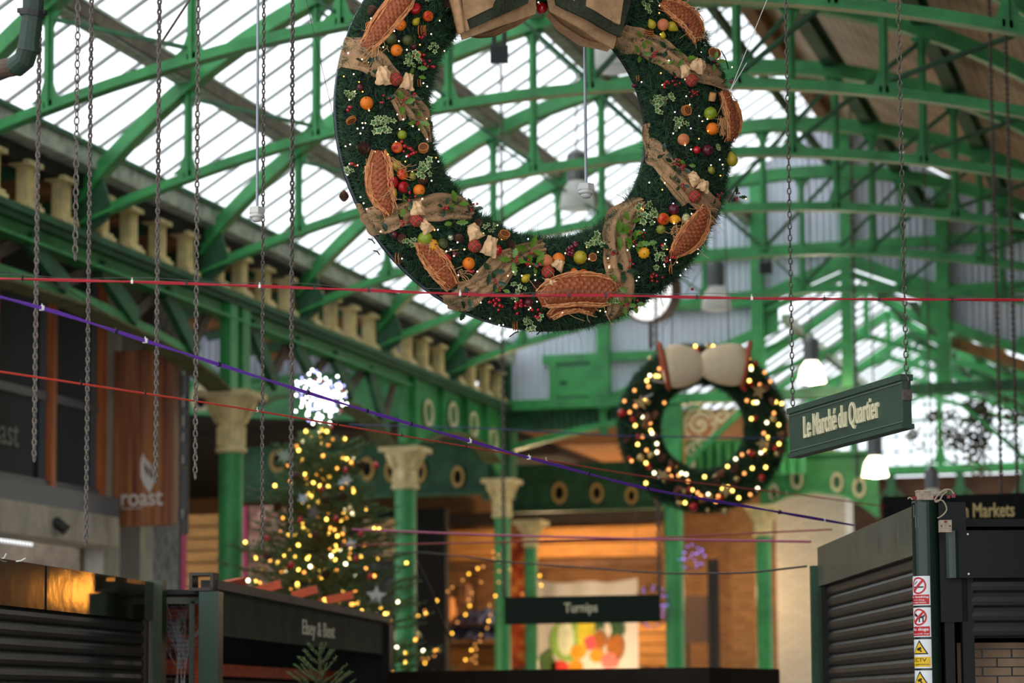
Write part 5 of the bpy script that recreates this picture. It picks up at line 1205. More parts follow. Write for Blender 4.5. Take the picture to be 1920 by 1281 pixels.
# --- high bay lamps
LAMPG = mat('frosted_lamp_bowl', rgb(244, 244, 240), 0.3)
_nt = LAMPG.node_tree; _mx = _nt.nodes.new('ShaderNodeMixShader'); _tl = _nt.nodes.new('ShaderNodeBsdfTranslucent'); _tl.inputs[0].default_value = (0.95, 0.95, 0.94, 1); _mx.inputs[0].default_value = 0.65
_nt.links.new(_nt.nodes['Principled BSDF'].outputs[0], _mx.inputs[1]); _nt.links.new(_tl.outputs[0], _mx.inputs[2]); _nt.links.new(_mx.outputs[0], _nt.nodes['Material Output'].inputs[0])
def lit_mat():
    return mat('glowing_lamp_bowl', rgb(255, 240, 210), 0.3, emit=(1.0, 0.88, 0.62, 1), estr=2.0)
CAN = mat('brushed_lamp_can', rgb(118, 120, 122), 0.35, metal=0.7)
def bay_lamp(px, py, hw, D, label, lit=False, ztop=None):
    k = D / FPX * hw / 31.0; c0 = atD(px, py, D); t = empty('bay_lamp', tuple(c0), label, 'pendant lamp', 'bell shaped high bay lamps')
    bm = lit_mat() if lit else LAMPG
    b = MB(); b.lathe([(30 * k, 0), (31 * k, 2 * k), (30 * k, 10 * k), (28 * k, 22 * k), (24 * k, 34 * k), (17 * k, 44 * k), (15 * k, 48 * k)], c0, 30, caps=False)
    b.lathe([(29 * k, 1 * k), (20 * k, -3 * k), (8 * k, -5 * k), (0.001, -5.5 * k)], c0, 30, caps=False)
    b.build('bell_bowl', bm, t, smooth=True)
    b = MB(); b.lathe([(15 * k, 47 * k), (17 * k, 50 * k), (17 * k, 95 * k), (15 * k, 98 * k), (9 * k, 103 * k), (4 * k, 106 * k)], c0, 24)
    for j in range(12): a_ = j * math.pi / 6; b.bar((c0.x + math.cos(a_) * 17.5 * k, c0.y + math.sin(a_) * 17.5 * k, c0.z + 52 * k), (c0.x + math.cos(a_) * 17.5 * k, c0.y + math.sin(a_) * 17.5 * k, c0.z + 94 * k), 2 * k, 2 * k, side=(1, 0, 0))
    b.build('gear_can', CAN, t)
    b = MB(); b.lathe([(32 * k, -1 * k), (33 * k, 1.5 * k), (31 * k, 2.5 * k)], c0, 30, caps=False); b.build('rim', bm if lit else WHITEP, t)
    b = MB(); zt = roofz(c0.x) - 0.05; b.tube([(c0.x, c0.y, c0.z + 104 * k), (c0.x, c0.y, max(zt, c0.z + 130 * k))], 0.012, 6); b.build('cord', BROWN_M, t)
    if lit: lamp_light('bay_lamp_light', (c0.x, c0.y, c0.z - 10 * k), (1.0, 0.86, 0.6), 25, 0.12)
bay_lamp(1147, 130, 39, 25, 'large unlit bell lamp partly hidden by the top right of the wreath', ztop=9.2)
bay_lamp(1082, 390, 33, 30, 'unlit bell lamp hanging inside the ring of the big wreath', ztop=9.2)
bay_lamp(1343, 580, 28, 33, 'unlit white bell lamp right of the clock', ztop=9.2)
bay_lamp(1522, 716, 25, 37, 'glowing bell lamp above the big tilted sign', lit=True, ztop=9)
bay_lamp(1641, 892, 23.5, 36, 'glowing bell lamp below the big tilted sign, near the white pier', lit=True, ztop=7.4)
bay_lamp(1748, 950, 22, 32, 'dark unlit bell lamp half hidden behind the right stall top', ztop=7.4)
# --- loudspeakers, clock
def speaker(px, py, wpx, hpx, D, label, lean=0.1):
    c0 = atD(px, py, D); k = D / FPX; t = empty('loudspeaker', tuple(c0), label, 'loudspeaker', 'boxes fixed under the trusses')
    rot = Matrix.Rotation(YAW, 3, 'Z') @ Matrix.Rotation(0.25, 3, 'X')
    b = MB(); b.box(c0, (wpx * k, wpx * k * 0.8, hpx * k), rot); b.build('cabinet', mat('charcoal_cabinet', rgb(74, 80, 84), 0.6), t)
    b = MB(); b.box(c0 + rot @ Vector((0, -wpx * k * 0.41, 0)), (wpx * k * 0.86, 0.01, hpx * k * 0.86), rot); b.build('grille', mat('charcoal_grille', rgb(60, 66, 68), 0.8), t)
    b = MB(); b.bar(c0 + Vector((wpx * k * 0.3, 0, hpx * k * 0.45)), c0 + Vector((wpx * k * 0.3, 0, hpx * k * 0.45 + 0.2)), 0.03, 0.03); b.bar(c0 + Vector((-wpx * k * 0.3, 0, hpx * k * 0.45)), c0 + Vector((-wpx * k * 0.3, 0, hpx * k * 0.45 + 0.2)), 0.03, 0.03)
    b.bar(c0 + Vector((-wpx * k * 0.6, 0, hpx * k * 0.45 + 0.2)), c0 + Vector((wpx * k * 0.6, 0, hpx * k * 0.45 + 0.2)), 0.05, 0.03); b.build('bracket', BLACK, t)
speaker(936, 102, 34, 34, 20.2, 'grey loudspeaker box hanging inside the top of the big wreath')
speaker(1435, 502, 24, 22, 36, 'small grey box on the end wall above the small wreath')
b = MB(); c0 = atY(1455, 488, 36.0); b.lathe([(0.05, -0.03), (0.06, 0.03)], c0, 14); tag(b.build('ceiling_sensor', WHITEP), 'tiny white round fitting right of the small grey box', 'sensor')
ck = atD(1219, 545, 32.5); ax = (Matrix.Rotation(R(-38), 3, 'Z') @ Vector((math.sin(YAW), -math.cos(YAW), -0.12))).normalized()
t = empty('station_clock', tuple(ck), 'large white faced round clock half hidden behind the big wreath', 'clock')
b = MB(); rr = 0.44
b.lathe([(rr - 0.02, -0.1), (rr, -0.09), (rr, 0.09), (rr - 0.03, 0.1), (rr - 0.04, 0.085)], ck, 48, axis=ax); b.build('drum_case', mat('brown_clock_case', rgb(120, 96, 84), 0.5), t)
b = MB(); b.lathe([(rr - 0.04, 0.08), (rr - 0.04, 0.088)], ck, 48, axis=ax); b.build('dial', mat('opal_clock_dial', rgb(250, 250, 246), 0.4, emit=(1, 1, 0.97, 1), estr=0.35), t)
rot = Vector((0, 0, 1)).rotation_difference(ax); b = MB(); ux, uy = rot @ Vector((1, 0, 0)), rot @ Vector((0, 1, 0))
for k in range(12): a_ = k * math.pi / 6; dr_ = ux * math.cos(a_) + uy * math.sin(a_); b.bar(ck + ax * 0.092 + dr_ * rr * 0.72, ck + ax * 0.092 + dr_ * rr * 0.84, 0.022, 0.006, side=ax.cross(dr_))
b.build('hour_marks', mat('faded_clock_marks', rgb(168, 160, 130), 0.6), t)
b = MB(); b.tube([ck + Vector((0, 0, rr * 0.9)), ck + Vector((0, 0, roofz(ck.x) - ck.z - 0.05))], 0.025, 8); b.tube([ck + Vector((0, 0, -rr * 0.93)), ck + Vector((0, 0, -rr - 0.35))], 0.03, 8); b.build('hanger', BROWN_M, t)
# an unseen warm lamp added down the hall for the left fascia to mirror
hit = atD(150, 1108, 14.6); fd = (Vector((atD(292, 1094, 16).x, atD(292, 1094, 16).y, 0)) - Vector((atD(-420, 985, 10.6).x, atD(-420, 985, 10.6).y, 0))).normalized()
fn_ = Vector((fd.y, -fd.x, 0)); din = (hit - EYEP).normalized(); dout = din - fn_ * (2 * din.dot(fn_))
hp = hit + dout * 23.0; t = empty('warm_lamp', tuple(hp), 'unseen warm lamp added for the stall fascia to mirror, outside the picture at right', 'heat lamp')
rzz = Matrix.Rotation(math.atan2(dout.y, dout.x), 3, 'Z')
b = MB(); b.box(hp, (0.06, 0.45, 0.4), rzz); b.build('glowing_element', mat('glowing_lamp_element', rgb(255, 150, 60), 0.5, emit=(1.0, 0.36, 0.05, 1), estr=8.0), t)
b = MB(); b.box(hp + dout * 0.1, (0.06, 0.7, 0.46), rzz); b.tube([(hp.x + dout.x * 0.2, hp.y + dout.y * 0.2, 0), (hp.x + dout.x * 0.2, hp.y + dout.y * 0.2, 2.95)], 0.03, 8); b.build('hood_and_stand', BLACK, t)
# ================================================================== BIG WREATH
CAMR = Vector((math.cos(YAW), math.sin(YAW), 0)); CAMF = Vector((-math.sin(YAW), math.cos(YAW), 0))
def np_mesh(name, V, Fc, m, parent, label=None, mats=None, mi=None, kind=None):
    """V in world space, Fc triangles"""
    me = bpy.data.meshes.new(name); pw = Vector(parent.location); q = parent.parent
    while q: pw = pw + Vector(q.location); q = q.parent
    V = V - np.array(pw); me.vertices.add(len(V)); me.vertices.foreach_set('co', V.astype(np.float32).ravel())
    n = len(Fc); me.loops.add(n * 3); me.polygons.add(n); me.loops.foreach_set('vertex_index', Fc.astype(np.int32).ravel())
    me.polygons.foreach_set('loop_start', np.arange(0, 3 * n, 3, dtype=np.int32))
    for mm in (mats or [m]): me.materials.append(mm)
    if mi is not None: me.polygons.foreach_set('material_index', mi.astype(np.int32))
    me.update(calc_edges=True); me.validate()
    o = bpy.data.objects.new(name, me); C.objects.link(o); o.parent = parent
    if label: o['label'] = label
    if kind: o['kind'] = kind
    return o
def needles(name, P, D, L, w, mats, parent, mi):
    """thin three sided needles from P along D"""
    n = len(P); D = D / np.linalg.norm(D, axis=1, keepdims=True); a = np.cross(D, rng.normal(size=(n, 3))); a /= np.linalg.norm(a, axis=1, keepdims=True); b = np.cross(D, a)
    W = np.asarray(w).reshape(-1, 1) * np.ones((n, 1)); L = np.asarray(L).reshape(-1, 1) * np.ones((n, 1))
    V = np.concatenate([P + a * W, P - a * W * 0.5 + b * W * 0.87, P - a * W * 0.5 - b * W * 0.87, P + D * L], axis=1).reshape(-1, 3)
    i = np.arange(n) * 4; F = np.stack([i, i + 1, i + 3, i + 1, i + 2, i + 3, i + 2, i, i + 3], axis=1).reshape(-1, 3)
    return np_mesh(name, V, F, None, parent, mats=mats, mi=np.repeat(mi, 3))
class Wreath:
    def __init__(s, px, py, D, Rm, hw, dep, turn, label, group=None):
        s.c = atD(px, py, D); s.Rm, s.hw, s.dep = Rm, hw, dep; a = R(turn)
        s.n = -CAMF * math.cos(a) + CAMR * math.sin(a); s.r = CAMR * math.cos(a) + CAMF * math.sin(a); s.z = Vector((0, 0, 1))
        s.px = D / FPX; s.t = empty('christmas_wreath', tuple(s.c), label, 'wreath', group)
    def W(s, u, w, v): return s.c + s.r * u + s.z * w + s.n * v
    def surf(s, u, w):
        q = (math.hypot(u, w) - s.Rm) / s.hw; return s.dep * math.sqrt(max(0.0, 1 - min(1, q * q)))
    def on(s, px, py, v=0.0):
        v0 = v if v else 0.1
        for _ in range(3):
            d = ray(px, py); k = ((s.c + s.n * v0) - EYEP).dot(s.n) / d.dot(s.n); p = EYEP + d * k - s.c; u, w = p.dot(s.r), p.dot(s.z)
            if v: break
            v0 = s.surf(u, w)
        return u, w
    def at(s, px, py, lift=0.0):
        u, w = s.on(px, py); return s.W(u, w, s.surf(u, w) + lift)
def rot_to(nrm, spin=0.0):
    q = Vector((0, 0, 1)).rotation_difference(nrm); return q.to_matrix() @ Matrix.Rotation(spin, 3, 'Z')

FOL1 = mat('dark_fir_needles', rgb(22, 52, 34), 0.6); FOL2 = mat('mid_fir_needles', rgb(62, 108, 60), 0.6); FOL3 = mat('blue_fir_needles', rgb(36, 72, 66), 0.6)
FOLB = mat('fir_garland_core', rgb(14, 30, 22), 0.9, var=0.4, scale=20, bump=0.6, bscale=60)
def garland(Wr, N, L, wd, w_lo=-2.0, w_hi=0.85):
    b = MB(); nt_, nc = 96, 16; vs = []
    for i in range(nt_):
        a = 2 * math.pi * i / nt_
        for j in range(nc):
            ph = 2 * math.pi * j / nc; k = 0.9 + 0.05 * noise.noise(Vector((math.cos(a) * 6, math.sin(a) * 6, ph * 1.5)))
            r_ = Wr.Rm + math.cos(ph) * Wr.hw * k * 0.96; vs.append(Wr.W(r_ * math.cos(a), r_ * math.sin(a), math.sin(ph) * Wr.dep * k * 0.93 * (1 if math.sin(ph) > 0 else 0.5)))
    fs = [(i * nc + j, ((i + 1) % nt_) * nc + j, ((i + 1) % nt_) * nc + (j + 1) % nc, i * nc + (j + 1) % nc) for i in range(nt_) for j in range(nc)]
    b.add(vs, fs); b.build('garland_core', FOLB, Wr.t, smooth=True)
    th = rng.uniform(0, 2 * np.pi, N); ph = np.arccos(rng.uniform(-1, 1, N)) * 1.0
    ph = rng.uniform(-0.5, np.pi + 0.5, N); cs, sn = np.cos(ph), np.sin(ph)
    # tufts: needles share a direction locally
    rr = Wr.Rm + cs * Wr.hw * 0.93; v = sn * Wr.dep * np.where(sn > 0, 0.93, 0.5)
    er = np.stack([np.cos(th), np.sin(th), np.zeros(N)], 1); et = np.stack([-np.sin(th), np.cos(th), np.zeros(N)], 1)
    loc = np.stack([rr * np.cos(th), rr * np.sin(th), v], 1)
    nl = er * cs[:, None] + np.array([0, 0, 1.0]) * sn[:, None]
    cell = np.stack([np.floor(th * 26), np.floor(ph * 7)], 1); hsh = np.sin(cell[:, 0] * 12.9898 + cell[:, 1] * 78.233) * 43758.5453; hsh = (hsh - np.floor(hsh)) * 2 * np.pi
    dl = nl * 0.62 + et * (np.cos(hsh) * 0.75)[:, None] + np.cross(nl, et) * (np.sin(hsh) * 0.75)[:, None] + rng.normal(size=(N, 3)) * 0.38
    keep = (loc[:, 1] > w_lo) & (loc[:, 1] < w_hi); loc, dl = loc[keep], dl[keep]
    Mx = np.array([list(Wr.r), list(Wr.z), list(Wr.n)]); P = loc @ Mx + np.array(Wr.c); D = dl @ Mx; n = len(P)
    mi = rng.choice([0, 1, 2], n, p=[0.6, 0.24, 0.16])
    big = rng.random(n) < 0.10; mi[big] = 1; D[big] += rng.normal(size=(int(big.sum()), 3)) * 0.2; boost = np.where(big, 1.7, 1.0)
    return needles('fir_needles', P, D, boost * rng.uniform(L * 0.5, L * 1.0, n) * (0.7 + 0.9 * ((hsh[keep] * 7.13) % 1.0)), wd, [FOL1, FOL2, FOL3], Wr.t, mi)

W1 = Wreath(1013, 226, 13.0, 0.89, 0.245, 0.15, 22, 'huge fir wreath in the foreground decorated with fruit, burlap ribbon and raffia baskets')
garland(W1, 90000, 0.05, 0.0019)
# backing hoop and hanging cables
b = MB(); b.ring(W1.W(0, 0, -0.09), W1.r, W1.z, W1.Rm - W1.hw * 0.9, W1.Rm + W1.hw * 0.97, W1.n * -0.03, n=96); b.build('backing_board', mat('black_backing_board', rgb(16, 18, 22), 0.4), W1.t)
b = MB(); b.ring(W1.W(0, 0, -0.085), W1.r, W1.z, W1.Rm + W1.hw * 0.97, W1.Rm + W1.hw * 1.0, W1.n * 0.012, n=96); b.build('metal_rim', mat('pale_metal_rim', rgb(150, 156, 170), 0.3, metal=0.6), W1.t)
for s_ in (-0.5, 0.5): b = MB(); b.tube([W1.W(s_, 1.0, -0.08), W1.W(s_ * 0.9, 4.6, -0.08)], 0.006, 6); b.build('suspension_cable', GREYC, W1.t)

def burlap_mat(name, c, sc=260):
    m = mat(name, c, 0.9, var=0.18, scale=14, bump=0.5, bscale=sc); return m
BURL = burlap_mat('brown_burlap', rgb(190, 150, 110)); BURL2 = burlap_mat('pale_crumpled_burlap', rgb(232, 192, 146), 90)
def smooth_pts(pts, k=7):
    out = []
    for i in range(len(pts) - 1):
        p0, p1, p2, p3 = [np.array(pts[j], float) for j in (max(i - 1, 0), i, i + 1, min(i + 2, len(pts) - 1))]
        for q in range(k):
            s_ = q / k; out.append(0.5 * (2 * p1 + (p2 - p0) * s_ + (2 * p0 - 5 * p1 + 4 * p2 - p3) * s_ ** 2 + (3 * p1 - p0 - 3 * p2 + p3) * s_ ** 3))
    out.append(np.array(pts[-1], float)); return out
def ribbon(Wr, pts, m=BURL, name='burlap_ribbon', lift=0.012, fold=0.012, seed=0, across=14, parent=None, freq=2.6):
    """pts = (px, py, width px); cloth lying over the garland"""
    sp = smooth_pts(pts); rows = []; L = 0.0
    for i, p in enumerate(sp):
        a, c_ = sp[max(i - 1, 0)], sp[min(i + 1, len(sp) - 1)]; dx, dy = c_[0] - a[0], c_[1] - a[1]; l_ = math.hypot(dx, dy) or 1; nx, ny = -dy / l_, dx / l_; row = []
        for j in range(across + 1):
            s_ = j / across - 0.5; wv = p[2] * (1 + 0.05 * math.sin(i * 0.9 + seed))
            u, w = Wr.on(p[0] + nx * wv * s_, p[1] + ny * wv * s_); r_ = math.hypot(u, w); q = (r_ - Wr.Rm) / Wr.hw
            if abs(q) < 1: v = Wr.surf(u, w)
            elif q < 0: v = 0.24 * (q + 1)
            else:
                k_ = (Wr.Rm + math.copysign(Wr.hw * 1.02, q)) / r_; v = -min(0.12, (abs(q) - 1) * Wr.hw * 1.6); u, w = u * k_, w * k_
            v += lift + fold * (math.sin(s_ * 6.283 * freq + i * 0.10 + seed) + 0.6 * noise.noise(Vector((i * 0.12, s_ * 5, seed)))) 
            row.append(Wr.W(u, w, v))
        rows.append(row)
    b = MB(); b.sheet(rows); b.sheet([[p - Wr.n * 0.006 for p in reversed(r_)] for r_ in rows]); return b.build(name, m, parent or Wr.t, smooth=True)
for k, pts in enumerate([
    [(634, 92, 62), (660, 98, 60), (700, 118, 50), (735, 142, 26), (742, 150, 18)],
    [(741, 172, 20), (765, 190, 34), (785, 215, 36), (799, 240, 26), (804, 268, 8)], [(738, 186, 12), (748, 205, 16), (754, 226, 12)],
    [(668, 420, 78), (700, 415, 60), (755, 403, 46), (800, 392, 52), (850, 388, 48), (886, 402, 26)],
    [(838, 580, 56), (870, 562, 48), (905, 530, 44), (935, 498, 46), (970, 478, 34), (1020, 462, 26)], [(858, 545, 30), (900, 540, 40), (935, 525, 34), (955, 505, 20)],
    [(1205, 378, 18), (1182, 392, 40), (1160, 420, 58), (1154, 460, 54), (1158, 505, 52), (1164, 550, 48), (1152, 588, 34), (1140, 600, 22)],
    [(1212, 232, 10), (1222, 268, 30), (1244, 305, 44), (1285, 345, 44), (1325, 385, 42), (1352, 415, 40)], [(1240, 330, 12), (1268, 362, 14), (1284, 384, 10)],
    [(1165, 62, 30), (1200, 78, 44), (1240, 100, 46), (1280, 128, 40), (1330, 142, 38), (1372, 155, 44)]]):
    ribbon(W1, pts, seed=k * 1.7)

# the great bow at the top
GBROC = mat('dark_green_brocade', rgb(38, 46, 24), 0.7, var=0.6, scale=60)
def panel(Wr, poly, v, m, name, th=0.012, puff=0.0, sub=10):
    """a cloth panel through pixel corners (4) lying at height v in front of the wreath plane"""
    c4 = [Wr.on(x, y, v) for x, y in poly]; rows = []
    for i in range(sub + 1):
        row = []
        for j in range(sub + 1):
            s_, t_ = j / sub, i / sub
            u = (c4[0][0] * (1 - s_) + c4[1][0] * s_) * (1 - t_) + (c4[3][0] * (1 - s_) + c4[2][0] * s_) * t_
            w = (c4[0][1] * (1 - s_) + c4[1][1] * s_) * (1 - t_) + (c4[3][1] * (1 - s_) + c4[2][1] * s_) * t_
            row.append(Wr.W(u, w, v + puff * math.sin(s_ * math.pi) * math.sin(t_ * math.pi) + 0.008 * math.sin(s_ * 9 + t_ * 4)))
        rows.append(row)
    b = MB(); b.sheet(rows); b.sheet([[p - Wr.n * th for p in reversed(r_)] for r_ in rows]); n = sub
    return b.build(name, m, Wr.t, smooth=True)
# left loop and tail
panel(W1, [(820, -80), (1010, -90), (1004, 26), (868, 74)], 0.17, BURL, 'bow_under_flap', puff=0.05)
panel(W1, [(824, -110), (1010, -120), (990, 6), (862, 63)], 0.235, GBROC, 'bow_brocade_border', puff=0.03)
panel(W1, [(850, -110), (985, -120), (966, -6), (872, 38)], 0.25, BURL, 'bow_loop_panel', puff=0.03)
panel(W1, [(826, -60), (852, -70), (880, 56), (860, 64)], 0.245, BURL, 'bow_edge_band', puff=0.01)
ribbon(W1, [(880, 62, 14), (915, 58, 20), (955, 42, 24), (990, 22, 26)], seed=5, lift=0.06, fold=0.016, name='bow_ruffle')
# right loop and tail
panel(W1, [(1010, -80), (1200, -90), (1150, 92), (1032, 20)], 0.16, BURL, 'bow_under_flap', puff=0.05)
panel(W1, [(1015, -120), (1220, -120), (1164, 70), (1044, 8)], 0.235, GBROC, 'bow_brocade_border', puff=0.03)
panel(W1, [(1050, -120), (1190, -120), (1162, 46), (1072, -2)], 0.25, BURL, 'bow_loop_panel', puff=0.03)
ribbon(W1, [(1030, 18, 22), (1065, 42, 26), (1105, 66, 28), (1146, 84, 24)], seed=8, lift=0.06, fold=0.018, name='bow_ruffle')
ribbon(W1, [(918, -14, 30), (930, -2, 34), (945, 6, 20)], m=BURL2, seed=2, lift=0.15, fold=0.02, name='bow_motif'); ribbon(W1, [(1102, -14, 30), (1118, 0, 30), (1126, 9, 16)], m=BURL2, seed=3, lift=0.15, fold=0.02, name='bow_motif')

# ------------------------------------------------ fruit and trimmings
def fruit_mat(name, c1, c2, rough=0.3, sc=3.0, pos=(0.4, 0.6)):
    m = mat(name, c1, rough, col2=c2, scale=sc, spec=0.6); return m
M_RED = mat('red_apple_skin', rgb(176, 24, 30), 0.25, col2=rgb(128, 14, 24), scale=12); M_REDY = mat('blushed_apple_skin', rgb(206, 40, 30), 0.25, col2=rgb(226, 150, 40), scale=14)
M_OR = mat('orange_peel', rgb(238, 124, 22), 0.45, var=0.08, bump=0.3, bscale=300); M_LIME = mat('lime_skin', rgb(132, 152, 34), 0.35, var=0.12, scale=20, bump=0.1, bscale=60)
M_YEL = mat('yellow_gourd_skin', rgb(240, 168, 28), 0.4, var=0.15, scale=20); M_PEAR = mat('pear_skin', rgb(190, 170, 40), 0.4, col2=rgb(150, 150, 44), scale=14)
M_PLUM = mat('plum_skin', rgb(82, 20, 36), 0.25, var=0.2, scale=12); M_DGR = mat('avocado_skin', rgb(66, 74, 34), 0.5, var=0.2, scale=16); M_PEACH = mat('peach_skin', rgb(214, 118, 84), 0.6, col2=rgb(206, 172, 74), scale=10)
M_CRG = mat('cream_striped_gourd', rgb(232, 226, 176), 0.5, col2=rgb(130, 142, 76), scale=16); M_GST = mat('green_striped_gourd', rgb(150, 150, 50), 0.4, col2=rgb(70, 92, 36), scale=20)
M_BAUB = mat('red_glass_bauble', rgb(190, 14, 28), 0.08, spec=0.9); M_STEM = mat('brown_fruit_stem', rgb(84, 58, 38), 0.8)
M_CORK = mat('tan_cork', rgb(206, 150, 92), 0.8, var=0.15, scale=40); M_BERRY = mat('red_berry_gloss', rgb(178, 12, 34), 0.15, spec=0.8); M_GRAPE = mat('dark_grape_skin', rgb(52, 34, 44), 0.3)
M_CONE = mat('pine_cone_scale', rgb(98, 66, 48), 0.8, var=0.35, scale=60); M_SLICE = mat('dried_orange_rind', rgb(206, 132, 66), 0.6, var=0.15, scale=40); M_SLICEI = mat('dried_orange_flesh', rgb(128, 70, 32), 0.6, var=0.35, scale=90)
M_RAF = mat('orange_brown_raffia', rgb(220, 150, 96), 0.65, var=0.25, scale=40); M_RAFP = mat('pale_straw_raffia', rgb(206, 160, 108), 0.7, var=0.15, scale=40); M_BASK = mat('woven_basket_weave', rgb(160, 84, 46), 0.6, var=0.3, scale=50)
M_HOLLY = mat('holly_leaf_green', rgb(92, 134, 40), 0.3, var=0.25, scale=18); M_HOLLYD = mat('dark_holly_leaf', rgb(26, 62, 38), 0.3, var=0.25, scale=18)
M_IVY = mat('ivy_leaf_green', rgb(62, 112, 50), 0.45, var=0.2, scale=30); M_IVYC = mat('ivy_cream_margin', rgb(206, 216, 160), 0.5)
M_TART = None
def tartan():
    m = bpy.data.materials.new('red_tartan_cloth'); m.use_nodes = True; nt = m.node_tree; b = nt.nodes['Principled BSDF']; tc = nt.nodes.new('ShaderNodeTexCoord')
    mp = nt.nodes.new('ShaderNodeMapping'); mp.inputs['Rotation'].default_value = (0.4, 0.7, 0.3); nt.links.new(tc.outputs['Object'], mp.inputs[0]); prev = None
    base = nt.nodes.new('ShaderNodeRGB'); base.outputs[0].default_value = rgb(220, 24, 38); prev = base.outputs[0]
    for ax, sc_, col in (('X', 15, rgb(40, 56, 40)), ('Z', 15, rgb(40, 56, 40)), ('X', 30, rgb(150, 120, 70)), ('Z', 30, rgb(110, 24, 34))):
        w = nt.nodes.new('ShaderNodeTexWave'); w.wave_type = 'BANDS'; w.bands_direction = ax; w.inputs['Scale'].default_value = sc_; nt.links.new(mp.outputs[0], w.inputs[0])
        r_ = nt.nodes.new('ShaderNodeValToRGB'); r_.color_ramp.elements[0].position = 0.62; r_.color_ramp.elements[1].position = 0.8; nt.links.new(w.outputs[0], r_.inputs[0])
        mx = nt.nodes.new('ShaderNodeMix'); mx.data_type = 'RGBA'; mx.inputs[7].default_value = col; nt.links.new(prev, mx.inputs[6])
        ml = nt.nodes.new('ShaderNodeMath'); ml.operation = 'MULTIPLY'; ml.inputs[1].default_value = 0.6; nt.links.new(r_.outputs[0], ml.inputs[0]); nt.links.new(ml.outputs[0], mx.inputs[0]); prev = mx.outputs[2]
    nt.links.new(prev, b.inputs['Base Color']); b.inputs['Roughness'].default_value = 0.8; return m
M_TART = tartan()
def local_obj(b, name, m, Wr, pos, label=None, smooth=True, mats=None):
    """build b (around the origin) as a child of the wreath with its own origin at pos"""
    me_o = b; o = MB.build(b, name, m, None, smooth=smooth, origin=(0, 0, 0), mats=mats)
    o.parent = Wr.t; o.location = Vector(pos) - Vector(Wr.t.location)
    if label: o['label'] = label
    return o
rw = random.Random(21)
def apple_fn(p):
    k = 1 - 0.28 * math.exp(-((abs(p.z) - 1) ** 2 + 0.0) / 0.05) if abs(p.z) > 0.6 else 1
    return Vector((p.x, p.y, p.z * 0.92 * k))
def pear_fn(p):
    t_ = (p.z + 1) / 2; k = 1 - 0.5 * max(0, t_ - 0.45) / 0.55; return Vector((p.x * k, p.y * k, p.z * 1.25))
def gourd_fn(p):
    a = math.atan2(p.y, p.x); k = 1 + 0.09 * math.cos(a * 10) * (1 - p.z * p.z) ** 0.5; return Vector((p.x * k, p.y * k, p.z * 0.72))
def lemon_fn(p): return Vector((p.x, p.y, p.z * (1.12 + 0.22 * abs(p.z) ** 6)))
def fruit(Wr, kind, px, py, r, m, label=None, sink=0.4, ang=None):
    rad = r * Wr.px; pos = Wr.at(px, py, rad * (1 - sink) + 0.01)
    tilt = Vector((rw.uniform(-0.7, 0.7), rw.uniform(-0.7, 0.7), 0.4)); nd = (Wr.n + Wr.r * tilt.x + Wr.z * tilt.y)
    if kind in ('pear', 'lemon'): nd = Wr.r * math.cos(ang or 0.6) + Wr.z * math.sin(ang or 0.6) + Wr.n * 0.3
    rot = rot_to(nd.normalized(), rw.uniform(0, 6)); b = MB()
    fn = {'apple': apple_fn, 'pear': pear_fn, 'gourd': gourd_fn, 'lemon': lemon_fn}.get(kind)
    n_ = 30 if kind == 'gourd' else 18
    b.ball((0, 0, 0), rad, n_, 12, rot=rot, fn=fn)
    names = {'apple': 'apple', 'pear': 'pear', 'gourd': 'gourd', 'lemon': 'lemon', 'orange': 'orange', 'plum': 'plum', 'peach': 'peach', 'lime': 'lime', 'bauble': 'red_bauble', 'tartan': 'tartan_ball', 'avocado': 'avocado'}
    o = local_obj(b, names[kind], m, Wr, pos, label)
    if kind in ('apple', 'pear', 'lime', 'gourd', 'orange'):
        b = MB(); top = rot @ Vector((0, 0, 1)); h = rad * (1.2 if kind == 'pear' else 0.68 if kind != 'orange' else 0.95); b.tube([top * h * 0.9, top * (h + rad * 0.3), top * (h + rad * 0.42) + Wr.r * rad * 0.1], rad * 0.07, 5)
        s_ = MB.build(b, 'stalk', M_STEM, None, origin=(0, 0, 0)); s_.parent = o
    return o
F = lambda *a, **k: fruit(W1, *a, **k)
for x, y, r_ in ((775, 19, 11), (731, 344, 12), (753, 353, 11), (831, 489, 11.5)): F('apple', x, y, r_, M_RED)
for x, y, r_ in ((799, 33, 10), (741, 279, 10.5), (751, 329, 11), (1239, 413, 12), (1090, 515, 9)): F('apple', x, y, r_, M_REDY)
for x, y, r_ in ((747, 49, 11), (684, 196, 12), (782, 359, 11), (811, 482, 8.5), (875, 496, 11.5), (1043, 488, 12), (1331, 244, 12), (1073, 511, 7), (780, 105, 7.5), (740, 97, 11)): F('orange', x, y, r_, M_OR)
for x, y, r_ in ((793, 450, 13.5), (1327, 215, 12.5), (751, 255, 8.5)): F('lime', x, y, r_, M_LIME)
F('lime', 1083, 485, 13, M_PEAR, label='yellow green citrus')
for x, y, r_ in ((807, 463, 12.5), (1203, 476, 11)): F('gourd', x, y, r_, M_YEL, label='yellow ribbed gourd')
F('gourd', 1282, 412, 10, M_CRG, label='cream striped gourd'); F('gourd', 1235, 432, 9, M_GST, label='olive striped gourd'); F('gourd', 1330, 321, 8, M_GST, label='olive striped gourd'); F('gourd', 827, 458, 10, M_DGR, label='dark green gourd'); F('gourd', 771, 332, 8, M_GST)
for x, y, r_, a_ in ((778, 42, 7, 0.9), (739, 311, 9, 0.0), (1218, 47, 8.5, 2.2), (1257, 53, 10, -0.6), (1368, 300, 12, 1.9), (735, 364, 7.5, 1.2), (983, 523, 8, 0.8), (1240, 68, 6, 1.6)): F('pear', x, y, r_, M_PEAR, ang=a_)
F('lemon', 1261, 413, 9, M_YEL, ang=0.02, label='yellow lemon')
